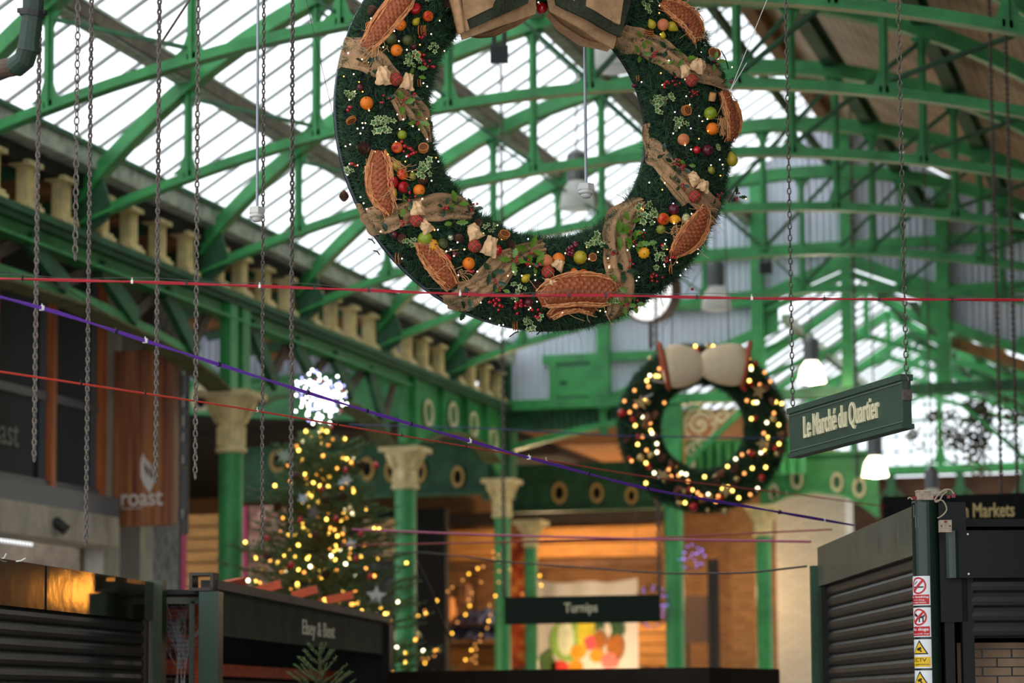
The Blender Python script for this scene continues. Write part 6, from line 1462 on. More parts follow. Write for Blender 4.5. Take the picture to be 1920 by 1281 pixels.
F('avocado', 729, 75, 11, M_DGR); F('avocado', 761, 78, 10, M_DGR)
for x, y, r_ in ((1239, 49, 11.5), (1277, 264, 11.5), (1020, 491, 12)): F('peach', x, y, r_, M_PEACH)
for x, y, r_ in ((773, 89, 6), (673, 166, 6), (850, 478, 6), (727, 364, 8), (987, 569, 9), (1259, 395, 11), (1322, 284, 11), (739, 441, 6.5), (1186, 162, 5)): F('plum', x, y, r_, M_PLUM)
for x, y, r_ in ((1012, 18, 11), (928, 471, 10), (1303, 283, 7.5), (1239, 462, 4)): F('bauble', x, y, r_, M_BAUB)
for x, y in ((738, 152), (776, 416), (885, 464), (1022, 512), (1291, 154), (1297, 371)): F('tartan', x, y, 12.5, M_TART, sink=0.2)
F('bauble', 842, 447, 6, mat('silver_green_bauble', rgb(190, 200, 170), 0.1, metal=0.7), label='small silver bauble')
b = MB(); b.lathe([(0.018, -0.022), (0.02, 0.0), (0.018, 0.022)], (0, 0, 0), 14, axis=(W1.n * 0.5 + W1.z)); local_obj(b, 'cork', M_CORK, W1, W1.at(1331, 184, 0.03), smooth=False)
# crumpled burlap knots beside the tartan balls
def knot(Wr, px, py, w, h, seed, m=BURL2, ang=0.0, lift=0.05):
    pos = Wr.at(px, py, lift); n = 12; rows = []; ww, hh = w * Wr.px / 2, h * Wr.px / 2
    for i in range(n + 1):
        row = []
        for j in range(n + 1):
            a, c_ = (j / n * 2 - 1), (i / n * 2 - 1); pin = 0.45 + 0.55 * abs(c_) ** 0.7
            x, y = a * ww * (0.6 + 0.4 * (1 - c_) / 2 + 0.15 * noise.noise(Vector((c_ * 2, seed, 0)))), c_ * hh
            q = 0.014 * noise.noise(Vector((a * 2.3 + seed, c_ * 2.3, seed))) + 0.007 * math.sin(a * 7 + c_ * 3 + seed) + 0.03 * (1 - a * a) * (1 - c_ * c_)
            ca, sa = math.cos(ang), math.sin(ang); row.append(Wr.r * (x * ca - y * sa) + Wr.z * (x * sa + y * ca) + Wr.n * q)
        rows.append(row)
    b = MB(); b.sheet(rows); b.sheet([[p - Wr.n * 0.005 for p in reversed(r_)] for r_ in rows]); return local_obj(b, 'burlap_knot', m, Wr, pos)
for k, (x, y, w, h, a_) in enumerate([(713, 146, 32, 34, 0.1), (759, 157, 26, 30, -0.2), (777, 394, 28, 26, 0.1), (792, 428, 26, 26, 0.6), (883, 438, 32, 30, 0.5), (913, 465, 32, 36, -0.3), (1041, 499, 26, 20, -0.6), (1026, 535, 30, 20, 0.1), (1302, 127, 34, 28, -0.4), (1277, 137, 22, 24, 0.3), (1294, 338, 26, 26, 0.7), (1312, 352, 26, 22, -0.4)]): knot(W1, x, y, w, h, k * 3.1, ang=a_)
# pine cones
def cone_mesh(r):
    b = MB()
    for i in range(9):
        z = (i / 8 - 0.45) * r * 2.0; rr_ = r * math.sin(math.pi * (i + 1.2) / 10.5) * 1.0; n = 9
        for k in range(n):
            a = 2 * math.pi * (k + 0.5 * (i % 2)) / n; c_ = Vector((math.cos(a), math.sin(a), 0)); s_ = Vector((-math.sin(a), math.cos(a), 0))
            o = c_ * rr_ * 0.5 + Vector((0, 0, z)); t_ = c_ * rr_ + Vector((0, 0, z + r * 0.22)); w = rr_ * 0.36
            b.add([o - s_ * w * 0.5, o + s_ * w * 0.5, t_ + s_ * w, t_ - s_ * w, t_ + c_ * r * 0.05 + Vector((0, 0, r * 0.08))], [(0, 1, 2, 3), (3, 2, 4), (0, 3, 2, 1)])
    b.ball((0, 0, 0), r * 0.6, 8, 6, sc=(1, 1, 1.3)); return b
CM = MB.build(cone_mesh(1.0), 'pine_cone', M_CONE, None, origin=(0, 0, 0)).data
bpy.data.objects.remove(bpy.data.objects['pine_cone'])
def shared(name, me, parent, pos, rot, sc_, label=None):
    o = bpy.data.objects.new(name, me); C.objects.link(o); o.parent = parent; o.matrix_local = Matrix.Translation(Vector(pos) - Vector(parent.location)) @ rot.to_4x4() @ Matrix.Scale(sc_, 4)
    if label: o['label'] = label
    return o
def pinecone(Wr, x, y, r_, lift=0.4):
    shared('pine_cone', CM, Wr.t, Wr.at(x, y, r_ * Wr.px * lift + 0.012), rot_to((Wr.n + Wr.r * rw.uniform(-1, 1) + Wr.z * rw.uniform(-1, 1)).normalized()), r_ * Wr.px)
for x, y, r_ in ((696, 23, 9), (675, 279, 11), (790, 343, 9), (753, 447, 9), (859, 450, 8), (953, 460, 8), (1003, 536, 9), (835, 10, 8), (892, 420, 8), (1300, 420, 6)): pinecone(W1, x, y, r_)
pc = W1.W(*W1.on(645, 365, -0.03), -0.03); shared('pine_cone', CM, W1.t, pc, rot_to(Vector((0, 0, -1))), 9 * W1.px, 'pine cone dangling off the left edge')
b = MB(); b.tube([pc, W1.W(*W1.on(668, 352, 0.0001), 0.0)], 0.0015, 4); b.build('cone_wire', BLACK, W1.t)
# dried orange slices
def slices(Wr, x, y, r_, n, face=None, sp=0.0055):
    rad = r_ * Wr.px; ax = (face if face is not None else Wr.n + Wr.r * rw.uniform(-0.7, 0.7) + Wr.z * rw.uniform(-0.7, 0.7)).normalized(); pos = Wr.at(x, y, 0.03)
    for k in range(n):
        c_ = ax * (sp * 1.8 * (k - n / 2)) + Wr.r * rw.uniform(-0.2, 0.2) * rad
        b = MB(); b.lathe([(rad * 0.82, -0.0012), (rad, -0.0015), (rad * 1.02, 0.0), (rad, 0.0015), (rad * 0.82, 0.0012)], c_, 22, axis=ax, caps=False); o = local_obj(b, 'dried_orange_slice', M_SLICE, Wr, pos, smooth=False)
        b = MB(); b.lathe([(rad * 0.82, -0.001), (rad * 0.82, 0.001)], c_, 22, axis=ax)
        q = Vector((0, 0, 1)).rotation_difference(ax)
        for j in range(8): a_ = j * math.pi / 4; e = q @ Vector((math.cos(a_), math.sin(a_), 0)); b.bar(c_ + ax * 0.0015, c_ + ax * 0.0015 + e * rad * 0.8, 0.0012, 0.003, side=ax)
        s_ = MB.build(b, 'flesh', M_SLICEI, None, origin=(0, 0, 0)); s_.parent = o
side_ = W1.r * 0.9 + W1.n * 0.5
for a_ in ((693, 52, 9, 2, W1.n + W1.r * 0.3), (790, 60, 9.5, 4, side_), (657, 229, 10, 2, W1.n * 0.5 - W1.z + W1.r * 0.4), (790, 279, 9.5, 3, W1.n + W1.z * 0.5 - W1.r * 0.5), (743, 487, 10.5, 3, side_), (941, 441, 10, 3, W1.n + W1.z * 0.7), (1107, 484, 8, 2, W1.n), (967, 610, 10, 3, side_),
           (1213, 62, 9, 3, W1.z + W1.n * 0.6), (1333, 101, 10, 2, W1.n), (1341, 101, 9.5, 1, W1.n), (1282, 209, 10, 3, W1.n + W1.r * 0.3), (1256, 507, 9, 2, side_), (1196, 148, 6, 2, side_), (785, 158, 7, 2, side_)): slices(W1, *a_[:4], face=a_[4])
# raffia baskets
def basket(Wr, pts, seed, strands=26, spill=8, h=0.055):
    sp = smooth_pts(pts, 8); p0 = Wr.at(sp[len(sp) // 2][0], sp[len(sp) // 2][1], 0.0)
    t = empty('raffia_basket', tuple(p0 - Vector(Wr.t.location)), parent=Wr.t); rows = []; edgeA, edgeB = [], []; across = 27; rr_ = random.Random(seed); fine = []
    for i in range(len(sp) * 4 - 3):
        f_ = i / 4; a, c_ = sp[int(f_)], sp[min(int(f_) + 1, len(sp) - 1)]; fine.append(a + (c_ - a) * (f_ - int(f_)))
    for i, p in enumerate(fine):
        a, c_ = fine[max(i - 2, 0)], fine[min(i + 2, len(fine) - 1)]; dx, dy = c_[0] - a[0], c_[1] - a[1]; l_ = math.hypot(dx, dy) or 1; nx, ny = -dy / l_, dx / l_; row = []
        for j in range(across + 1):
            s_ = j / across * 2 - 1; u, w = Wr.on(p[0] + nx * p[2] * 0.5 * s_, p[1] + ny * p[2] * 0.5 * s_)
            ph = i * 0.72 + (math.pi if (j // 4) % 2 else 0); bump = 0.013 * max(0.0, math.sin(ph)) * abs(math.sin((j % 4 + 0.5) / 4 * math.pi))
            row.append(Wr.W(u, w, max(0, Wr.surf(u, w)) + 0.008 + h * math.sqrt(max(0, 1 - s_ * s_)) * min(1, 4 * min(i + 1, len(fine) - i) / len(fine) + 0.3) + bump))
        rows.append(row); edgeA.append(row[1]); edgeB.append(row[-2])
    b = MB(); b.sheet(rows); o = b.build('woven_shell', M_BASK, t, smooth=True)
    b = MB()
    for k in range(strands):
        E = edgeA if k % 2 else edgeB; s0_ = rr_.uniform(0, 0.35); s1_ = rr_.uniform(0.65, 1.0); P = []; off = rr_.uniform(-0.014, 0.014)
        for q in range(9): e = E[int((s0_ + (s1_ - s0_) * q / 8) * (len(E) - 1))]; P.append(e + Wr.n * rr_.uniform(0.006, 0.026) + (Wr.r * rr_.uniform(-1, 1) + Wr.z * rr_.uniform(-1, 1)) * 0.004 + (E[0] - (edgeB if k % 2 else edgeA)[0]).normalized() * off)
        b.tube(P, rr_.uniform(0.002, 0.0036), 4)
    b.build('rim_strands', M_RAF, t)
    b = MB()
    for k in range(spill):
        e = (edgeA if rr_.random() < 0.5 else edgeB)[rr_.randrange(len(edgeA))]; P = [e + Wr.n * 0.02]; d_ = (Wr.r * rr_.uniform(-1, 1) + Wr.z * rr_.uniform(-1, 0.6) + Wr.n * 0.2)
        for q in range(5): P.append(P[-1] + d_ * 0.016); d_ = d_ + (Wr.r * rr_.uniform(-1, 1) + Wr.z * rr_.uniform(-1, 1)) * 0.5
        b.tube(P, 0.0016, 4)
    b.build('loose_straw', M_RAFP, t); return t
basket(W1, [(682, 92, 24), (700, 66, 36), (725, 34, 42), (748, 5, 42), (758, -14, 36)], 1, 30)
basket(W1, [(704, 284, 22), (704, 315, 40), (706, 350, 42), (715, 378, 32), (730, 402, 20)], 2, 34, 12)
basket(W1, [(780, 452, 14), (798, 476, 32), (822, 508, 34), (848, 540, 20)], 3, 30, 12)
basket(W1, [(1006, 566, 30), (1035, 552, 54), (1080, 545, 60), (1125, 550, 54), (1146, 558, 26)], 4, 40, 14, h=0.09)
basket(W1, [(1026, 596, 10), (1052, 578, 22), (1085, 574, 24), (1112, 588, 14)], 9, 40, 6, h=0.02)
basket(W1, [(1316, 388, 12), (1308, 415, 32), (1290, 445, 44), (1268, 470, 30), (1256, 482, 10)], 5, 30, 16)
basket(W1, [(1350, 172, 12), (1362, 200, 24), (1370, 235, 26), (1366, 268, 14)], 6, 30, 10)
basket(W1, [(1236, 6, 14), (1262, 22, 30), (1290, 45, 36), (1306, 80, 18)], 7, 34, 12)
def strawpile(Wr, x, y, w, n, seed, dx=0, dy=0):
    rr_ = random.Random(seed); b = MB()
    for k in range(n):
        px, py = x + rr_.uniform(-w, w) * 0.5, y + rr_.uniform(-w, w) * 0.4; P = []; a_ = rr_.uniform(0, 6.28)
        for q in range(7): P.append(Wr.at(px, py, 0.035 + rr_.uniform(0, 0.02))); a_ += rr_.uniform(-0.6, 0.6); px += math.cos(a_) * w * 0.09 + dx; py += math.sin(a_) * w * 0.09 + dy
        b.tube(P, 0.0016, 4)
    b.build('straw_tuft', M_RAFP, Wr.t)
strawpile(W1, 1266, 434, 34, 36, 1); strawpile(W1, 1349, 225, 14, 40, 2, 0, 4.5); strawpile(W1, 1298, 45, 10, 30, 3, 0.6, 5.0); strawpile(W1, 728, 300, 12, 14, 4, 3, 3); strawpile(W1, 745, 325, 20, 8, 5, 4, 0); strawpile(W1, 857, 515, 22, 14, 6, 2.5, 1); strawpile(W1, 1130, 528, 24, 16, 7, 2, 1.5); strawpile(W1, 707, 85, 30, 26, 8, -2, 3); strawpile(W1, 1275, 30, 30, 24, 9, 2, 2)
# leaves
def leaf(b, o, d, nrm, L, W_, spiky=False, curl=0.25):
    d = d.normalized(); s_ = d.cross(nrm).normalized(); n = 8; vs = []; 
    for i in range(n + 1):
        t_ = i / n; w = W_ * math.sin(math.pi * min(1, t_ * 0.97 + 0.03)) ** 0.8
        if spiky and i % 2 == 0: w *= 0.62
        c_ = o + d * (L * t_) + nrm * (curl * L * math.sin(t_ * 2.2) * 0.4); vs += [c_ - s_ * w + nrm * w * 0.25, c_, c_ + s_ * w + nrm * w * 0.25]
    fs = []
    for i in range(n): a = 3 * i; fs += [(a, a + 1, a + 4, a + 3), (a + 1, a + 2, a + 5, a + 4)]
    b.add(vs, fs)
def sprig(Wr, px, py, n, m, size, berries=0, seed=0, spiky=True, spread=1.0, name='holly_sprig'):
    rr_ = random.Random(seed); base = Wr.at(px, py, 0.035); t = empty(name, tuple(base - Vector(Wr.t.location)), parent=Wr.t)
    for k in range(n):
        a = 6.283 * k / n + rr_.uniform(-0.5, 0.5); d = Wr.r * math.cos(a) + Wr.z * math.sin(a) + Wr.n * rr_.uniform(0.05, 0.5)
        b = MB(); leaf(b, base + d * 0.012 * spread, d, (Wr.n + Wr.r * rr_.uniform(-0.5, 0.5) + Wr.z * rr_.uniform(-0.5, 0.5)).normalized(), size * Wr.px * rr_.uniform(0.8, 1.2), size * Wr.px * 0.3, spiky); b.build('leaf', m, t, smooth=True)
    b = MB(); b.tube([base - Wr.n * 0.02, base + Wr.n * 0.01], 0.003, 5); b.build('twig', M_STEM, t)
    for k in range(berries): b = MB(); b.ball(base + Wr.n * rr_.uniform(0.01, 0.03) + (Wr.r * rr_.uniform(-1, 1) + Wr.z * rr_.uniform(-1, 1)) * 0.022, rr_.uniform(0.0055, 0.0075), 8, 6); b.build('berry', M_BERRY, t, smooth=True)
for k, (x, y, n, s_, be, mm) in enumerate([(750, 197, 3, 20, 3, M_HOLLY), (778, 230, 4, 19, 3, M_HOLLY), (715, 190, 3, 15, 4, M_HOLLYD), (768, 186, 3, 14, 4, M_HOLLYD), (756, 390, 3, 21, 0, M_HOLLY), (766, 372, 4, 16, 4, M_HOLLYD), (753, 423, 3, 16, 4, M_HOLLYD), (727, 437, 3, 20, 0, M_HOLLYD), (830, 391, 4, 15, 5, M_HOLLYD), (852, 385, 3, 22, 0, M_HOLLY), (846, 420, 2, 20, 0, M_HOLLY), (882, 392, 3, 14, 4, M_HOLLYD), (765, 452, 3, 18, 0, M_HOLLYD),
        (957, 490, 4, 22, 4, M_HOLLY), (988, 472, 4, 25, 2, M_HOLLY), (998, 500, 4, 20, 4, M_HOLLY), (986, 498, 3, 16, 4, M_HOLLYD), (914, 512, 3, 20, 0, M_HOLLYD), (925, 530, 3, 16, 3, M_HOLLYD), (876, 558, 4, 18, 3, M_HOLLYD), (868, 585, 3, 20, 0, M_HOLLYD), (934, 545, 2, 15, 2, M_HOLLY),
        (1155, 443, 3, 26, 0, M_HOLLY), (1174, 420, 3, 20, 0, M_HOLLY), (1176, 444, 3, 24, 2, M_HOLLY), (1186, 457, 4, 20, 4, M_HOLLY), (1206, 461, 2, 22, 0, M_HOLLY), (1165, 512, 3, 20, 0, M_HOLLYD), (1152, 541, 3, 20, 3, M_HOLLY), (1166, 575, 4, 18, 4, M_HOLLY), (1185, 573, 3, 18, 2, M_HOLLY), (1140, 470, 2, 16, 0, M_HOLLYD),
        (1200, 78, 3, 16, 0, M_HOLLY), (1198, 104, 3, 18, 0, M_HOLLY), (1218, 106, 3, 14, 5, M_HOLLYD), (1277, 113, 3, 20, 0, M_HOLLY), (1246, 96, 3, 18, 0, M_HOLLYD), (1240, 122, 2, 15, 0, M_HOLLY), (1334, 119, 4, 17, 3, M_HOLLY), (1318, 110, 3, 15, 0, M_HOLLYD), (1358, 152, 3, 16, 3, M_HOLLYD), (1264, 155, 3, 15, 2, M_HOLLYD),
        (1258, 308, 4, 16, 5, M_HOLLYD), (1272, 318, 3, 16, 4, M_HOLLYD), (1282, 312, 2, 14, 0, M_HOLLY), (1240, 292, 3, 16, 0, M_HOLLYD), (1338, 372, 3, 14, 4, M_HOLLYD), (1270, 350, 3, 14, 3, M_HOLLYD), (1376, 372, 3, 14, 4, M_HOLLYD), (690, 134, 3, 18, 0, M_HOLLYD), (774, 130, 3, 18, 0, M_HOLLY), (776, 146, 2, 16, 0, M_HOLLY), (680, 121, 2, 18, 0, M_HOLLYD)]):
    sprig(W1, x, y, n, mm, s_, be, seed=k)
def ivy(Wr, px, py, n, spread, size, seed):
    rr_ = random.Random(seed); base = Wr.at(px, py, 0.04); t = empty('ivy_cluster', tuple(base - Vector(Wr.t.location)), parent=Wr.t)
    for k in range(n):
        a = rr_.uniform(0, 6.283); q = rr_.uniform(0, 1) ** 0.6 * spread * Wr.px; c_ = base + Wr.r * math.cos(a) * q + Wr.z * math.sin(a) * q + Wr.n * rr_.uniform(0, 0.03)
        nd = (Wr.n + Wr.r * rr_.uniform(-0.6, 0.6) + Wr.z * rr_.uniform(-0.6, 0.6)).normalized(); e1 = nd.cross(Wr.z).normalized(); e2 = nd.cross(e1); a0 = rr_.uniform(0, 6.28); S = size * Wr.px * rr_.uniform(0.75, 1.2)
        out = [(1.0, 0), (0.55, 0.5), (0.85, 1.1), (0.45, 1.75), (0.62, 2.5), (0.25, 3.14), (0.62, 3.78), (0.45, 4.53), (0.85, 5.18), (0.55, 5.78)]
        b = MB(); f = lambda r_, an, lf: c_ + e1 * (S * r_ * math.cos(an + a0)) + e2 * (S * r_ * math.sin(an + a0)) + nd * lf
        b.cur = 0; b.add([f(0, 0, 0.0)] + [f(r_, an, 0.003) for r_, an in out], [(0, i + 1, (i + 1) % 10 + 1) for i in range(10)])
        b.cur = 1; b.add([f(0, 0, 0.0025)] + [f(r_ * 0.68, an, 0.0045) for r_, an in out], [(0, i + 1, (i + 1) % 10 + 1) for i in range(10)])
        b.build('leaf', None, t, mats=[M_IVYC, M_IVY])
    b = MB(); b.tube([base - Wr.n * 0.02, base + Wr.n * 0.01], 0.002, 4); b.build('stem', M_STEM, t)
for k, (x, y, n, sp_, s_) in enumerate([(713, 242, 15, 20, 9), (650, 186, 8, 11, 8), (791, 320, 14, 18, 9), (759, 457, 6, 11, 8), (914, 430, 6, 11, 7), (962, 545, 9, 16, 7), (955, 562, 4, 8, 7), (984, 609, 8, 13, 8), (1004, 600, 3, 6, 7), (1110, 454, 12, 17, 9), (1098, 466, 3, 8, 7), (1205, 404, 18, 22, 9), (1229, 480, 9, 16, 8), (1225, 500, 5, 10, 7), (1138, 566, 9, 14, 8), (1230, 198, 14, 19, 8), (1248, 190, 5, 10, 7), (1268, 236, 9, 16, 8), (1210, 13, 9, 15, 8), (767, 120, 12, 15, 8), (806, 93, 6, 9, 6), (648, 325, 4, 7, 8), (800, 2, 4, 9, 7), (1338, 280, 5, 10, 6), (1299, 23, 4, 8, 6), (718, 230, 4, 8, 7)]): ivy(W1, x, y, n, sp_, s_, k + 40)
# berry and grape bunches
def bunch(Wr, px, py, n, spread, r_, m, seed, name='berry_bunch'):
    rr_ = random.Random(seed); base = Wr.at(px, py, 0.02); t = empty(name, tuple(base - Vector(Wr.t.location)), parent=Wr.t)
    for k in range(n): b = MB(); b.ball(base + (Wr.r * rr_.gauss(0, 0.5) + Wr.z * rr_.gauss(0, 0.5)) * spread * Wr.px + Wr.n * rr_.uniform(0, 0.035), r_ * rr_.uniform(0.8, 1.15), 10, 7); b.build('berry' if 'grape' not in name else 'grape', m, t, smooth=True)
for k, (x, y, n, sp_, r_) in enumerate([(792, 118, 11, 13, 0.0085), (786, 74, 5, 8, 0.007), (760, 281, 12, 15, 0.0095), (652, 207, 3, 6, 0.009), (921, 569, 12, 18, 0.0095), (968, 572, 12, 15, 0.0095), (1000, 590, 6, 11, 0.009), (1150, 478, 4, 8, 0.008), (1177, 500, 3, 8, 0.008), (1252, 487, 7, 12, 0.008), (1222, 520, 7, 12, 0.008), (1248, 160, 7, 10, 0.009), (1293, 178, 8, 10, 0.006), (1268, 312, 8, 12, 0.006), (876, 515, 5, 8, 0.008), (1290, 545, 2, 5, 0.008), (665, 310, 3, 8, 0.009), (1199, 440, 4, 8, 0.007)]): bunch(W1, x, y, n, sp_, r_, M_BERRY, k)
bunch(W1, 1063, 472, 20, 15, 0.011, mat('wine_grape_skin', rgb(112, 14, 40), 0.15, spec=0.8), 70, 'grape_bunch'); bunch(W1, 1280, 55, 18, 13, 0.0085, M_GRAPE, 71, 'grape_bunch')
# red and brown sprig poking out at right, black wires at the rim
for k, (x0, y0, x1, y1) in enumerate([(1366, 380, 1382, 350), (703, 457, 690, 448), (712, 478, 700, 470), (955, 632, 972, 622), (1006, 628, 1016, 621), (788, 175, 806, 180), (1352, 95, 1366, 130)]):
    b = MB(); b.tube([W1.W(*W1.on(x0, y0, 0.0001), 0.0), W1.W(*W1.on((x0 + x1) / 2, (y0 + y1) / 2 - 2, 0.0001), 0.01), W1.W(*W1.on(x1, y1, 0.0001), 0.0)], 0.0035, 5); b.build('wire_end', BLACK, W1.t)

# fairy lights: the hundred largest as bulbs of their own, the rest as one string
def bulb_mat(name, c, e): return mat(name, c, 0.3, emit=c, estr=e)
def bulbs(parent, pts, r, mats, weights, seed, name='fairy_light', n_=8, m_=6):
    rr_ = random.Random(seed); mes = []
    for mm in mats:
        b = MB(); b.ball((0, 0, 0), r, n_, m_); o = MB.build(b, name, mm, None, origin=(0, 0, 0), smooth=True); mes.append(o.data); bpy.data.objects.remove(o)
    rest = [MB() for _ in mats]; pw = Vector(parent.location)
    for i, p in enumerate(pts):
        k = rr_.choices(range(len(mats)), weights)[0]
        if i < 100: o = bpy.data.objects.new(name, mes[k]); C.objects.link(o); o.parent = parent; o.location = Vector(p) - pw
        else: rest[k].ball(p, r, n_, m_)
    if len(pts) > 100:
        b = MB()
        for k, q in enumerate(rest): b.cur = k; b.add(q.v, q.f)
        o = b.build(name + '_string', None, parent, mats=mats, smooth=True); o['kind'] = 'stuff'
LW = bulb_mat('pinkish_white_bulb', (1.0, 0.72, 0.66, 1), 3.2); LA = bulb_mat('amber_bulb', (1.0, 0.42, 0.06, 1), 2.2); LV = bulb_mat('violet_white_bulb', (0.80, 0.55, 1.0, 1), 4); LWW = bulb_mat('warm_white_bulb', (1.0, 0.66, 0.36, 1), 2.6)
known = [(779, 13), (820, 42), (690, 39), (803, 68), (714, 92), (744, 80), (757, 98), (782, 88), (830, 98), (652, 100), (674, 115), (687, 121), (645, 143), (658, 143), (669, 157), (676, 175), (788, 160), (797, 165), (651, 190), (688, 210), (740, 218), (752, 227), (675, 234), (665, 245), (676, 243), (781, 246), (769, 240), (745, 245), (672, 253), (656, 271), (738, 269), (644, 277), (795, 265), (700, 287), (722, 293), (756, 297), (653, 309), (669, 311), (817, 306), (769, 325), (804, 342), (646, 331), (672, 372), (684, 394), (677, 384), (788, 375), (716, 433), (810, 434), (815, 434), (853, 457), (841, 470), (831, 474), (845, 483), (866, 470), (750, 487), (902, 440), (911, 445), (878, 450), (866, 470), (889, 512), (946, 520), (956, 513), (972, 520), (999, 517), (998, 528), (1006, 485), (896, 570), (913, 600), (930, 612), (939, 611), (962, 567), (985, 583), (989, 580), (1001, 568), (1049, 588), (1075, 462), (1095, 466), (1055, 477), (1099, 488), (1116, 475), (1134, 487), (1135, 505), (1103, 515), (1063, 522), (1192, 522), (1187, 529), (1240, 498), (1241, 502), (1252, 490), (1265, 494), (1245, 470), (1240, 460), (1242, 453), (1308, 476), (1285, 505), (1269, 519), (1196, 572), (1120, 585), (1129, 587), (1257, 422), (1221, 419), (1198, 393), (1199, 396), (1311, 392), (1321, 402), (1231, 14), (1230, 28), (1232, 68), (1310, 100), (1347, 110), (1248, 117), (1234, 140), (1235, 163), (1206, 152), (1286, 200), (1280, 184), (1260, 213), (1304, 221), (1319, 227), (1321, 249), (1255, 254), (1277, 276), (1290, 283), (1303, 264), (1342, 303), (1326, 313), (1350, 311), (1345, 332), (1377, 273), (1240, 346), (1235, 359), (1212, 345), (1393, 375), (1365, 130), (1004, 8)]
pts = [W1.at(x, y, 0.03 + rw.uniform(0, 0.02)) for x, y in known]
for i in range(45):
    a = rw.uniform(math.pi * 0.85, math.pi * 2.15); q = rw.uniform(-0.92, 0.92); r_ = W1.Rm + q * W1.hw; u, w = r_ * math.cos(a), r_ * math.sin(a); pts.append(W1.W(u, w, W1.surf(u, w) + rw.uniform(0.0, 0.02)))
bulbs(W1.t, pts, 0.0037, [LW, LA, LV, LWW], [5, 3, 1.2, 4], 5)

# ================================================================== SMALL WREATH
W2 = Wreath(1317, 802, 25.0, 0.665, 0.215, 0.14, 4, 'smaller fir wreath with cream puffed bow, red and gold baubles hanging at centre right')
garland(W2, 26000, 0.06, 0.003)
for s_ in (-0.3, 0.3): b = MB(); b.tube([W2.W(s_, 0.85, -0.03), W2.W(s_ * 0.6, 5.8, -0.03)], 0.006, 5); b.build('suspension_cable', GREYC, W2.t)
M_GOLD = mat('pale_gold_bauble', rgb(226, 200, 140), 0.18, metal=0.55); M_STAR = mat('straw_star', rgb(196, 164, 108), 0.7, var=0.2, scale=30); M_NUT = mat('brown_nut_cluster', rgb(132, 86, 62), 0.6, var=0.3, scale=30)
def ball2(x, y, r_, m, nm, lab=None):
    b = MB(); b.ball((0, 0, 0), r_ * W2.px, 16, 10); b.lathe([(r_ * W2.px * 0.2, r_ * W2.px * 0.95), (r_ * W2.px * 0.2, r_ * W2.px * 1.15)], (0, 0, 0), 8); local_obj(b, nm, m, W2, W2.at(x, y, r_ * W2.px * 0.6), lab)
for x, y, r_ in ((1165, 776, 8), (1186, 787, 5.5), (1196, 819, 5), (1234, 847, 5), (1216, 876, 6), (1252, 882, 4.5), (1293, 919, 6), (1300, 951, 8.5), (1350, 935, 6), (1427, 897, 7), (1408, 851, 7), (1453, 841, 5.5), (1416, 785, 5.5), (1407, 721, 5.5), (1395, 730, 5), (1417, 682, 5.5), (1308, 658, 6), (1180, 860, 4.5)): ball2(x, y, r_, M_BAUB, 'red_bauble')
for x, y, r_ in ((1219, 674, 6), (1215, 755, 5.5), (1219, 854, 6), (1200, 859, 7), (1329, 932, 6.5), (1358, 958, 8), (1272, 943, 6), (1449, 785, 6.5), (1456, 851, 6), (1381, 705, 5.5), (1327, 651, 6), (1341, 896, 6), (1380, 899, 6), (1282, 922, 5), (1326, 957, 5)): ball2(x, y, r_, M_GOLD, 'gold_bauble')
for k, (x, y) in enumerate(((1200, 757), (1421, 735), (1242, 893), (1360, 921), (1429, 834))):
    b = MB(); P = []
    for j in range(10): a = j * math.pi / 5 + 0.3 + k; r_ = (15 if j % 2 == 0 else 6.5) * W2.px; P.append((r_ * math.cos(a), r_ * math.sin(a)))
    b.prism(P, (0, 0, 0), W2.r, W2.z, W2.n * 0.02); local_obj(b, 'straw_star', M_STAR, W2, W2.at(x, y, 0.05), smooth=False)
for i in range(34):
    a = rw.uniform(0, 6.283); q = rw.uniform(-0.8, 0.8); u, w = (W2.Rm + q * W2.hw) * math.cos(a), (W2.Rm + q * W2.hw) * math.sin(a); p = W2.W(u, w, W2.surf(u, w) + 0.03)
    if i % 2: shared('pine_cone', CM, W2.t, p, rot_to((W2.n + W2.r * rw.uniform(-1, 1)).normalized()), rw.uniform(0.035, 0.05))
    else:
        b = MB()
        for j in range(4): b.ball((rw.uniform(-1, 1) * 0.03, rw.uniform(-1, 1) * 0.02, rw.uniform(-1, 1) * 0.03), rw.uniform(0.02, 0.035), 8, 6)
        local_obj(b, 'nut_cluster', M_NUT, W2, p)
for i in range(7):
    a = rw.uniform(0, 6.283); u, w = W2.Rm * math.cos(a), W2.Rm * math.sin(a); p = W2.W(u, w, W2.surf(u, w) + 0.05); d = W2.r * 0.06 + W2.z * rw.uniform(-0.05, 0.05)
    b = MB(); b.tube([p - d, p + d], 0.012, 8); b.build('cinnamon_stick' if i % 2 else 'silver_baton', mat('silver_baton_paint', rgb(170, 172, 180), 0.4) if i % 2 == 0 else M_CONE, W2.t)
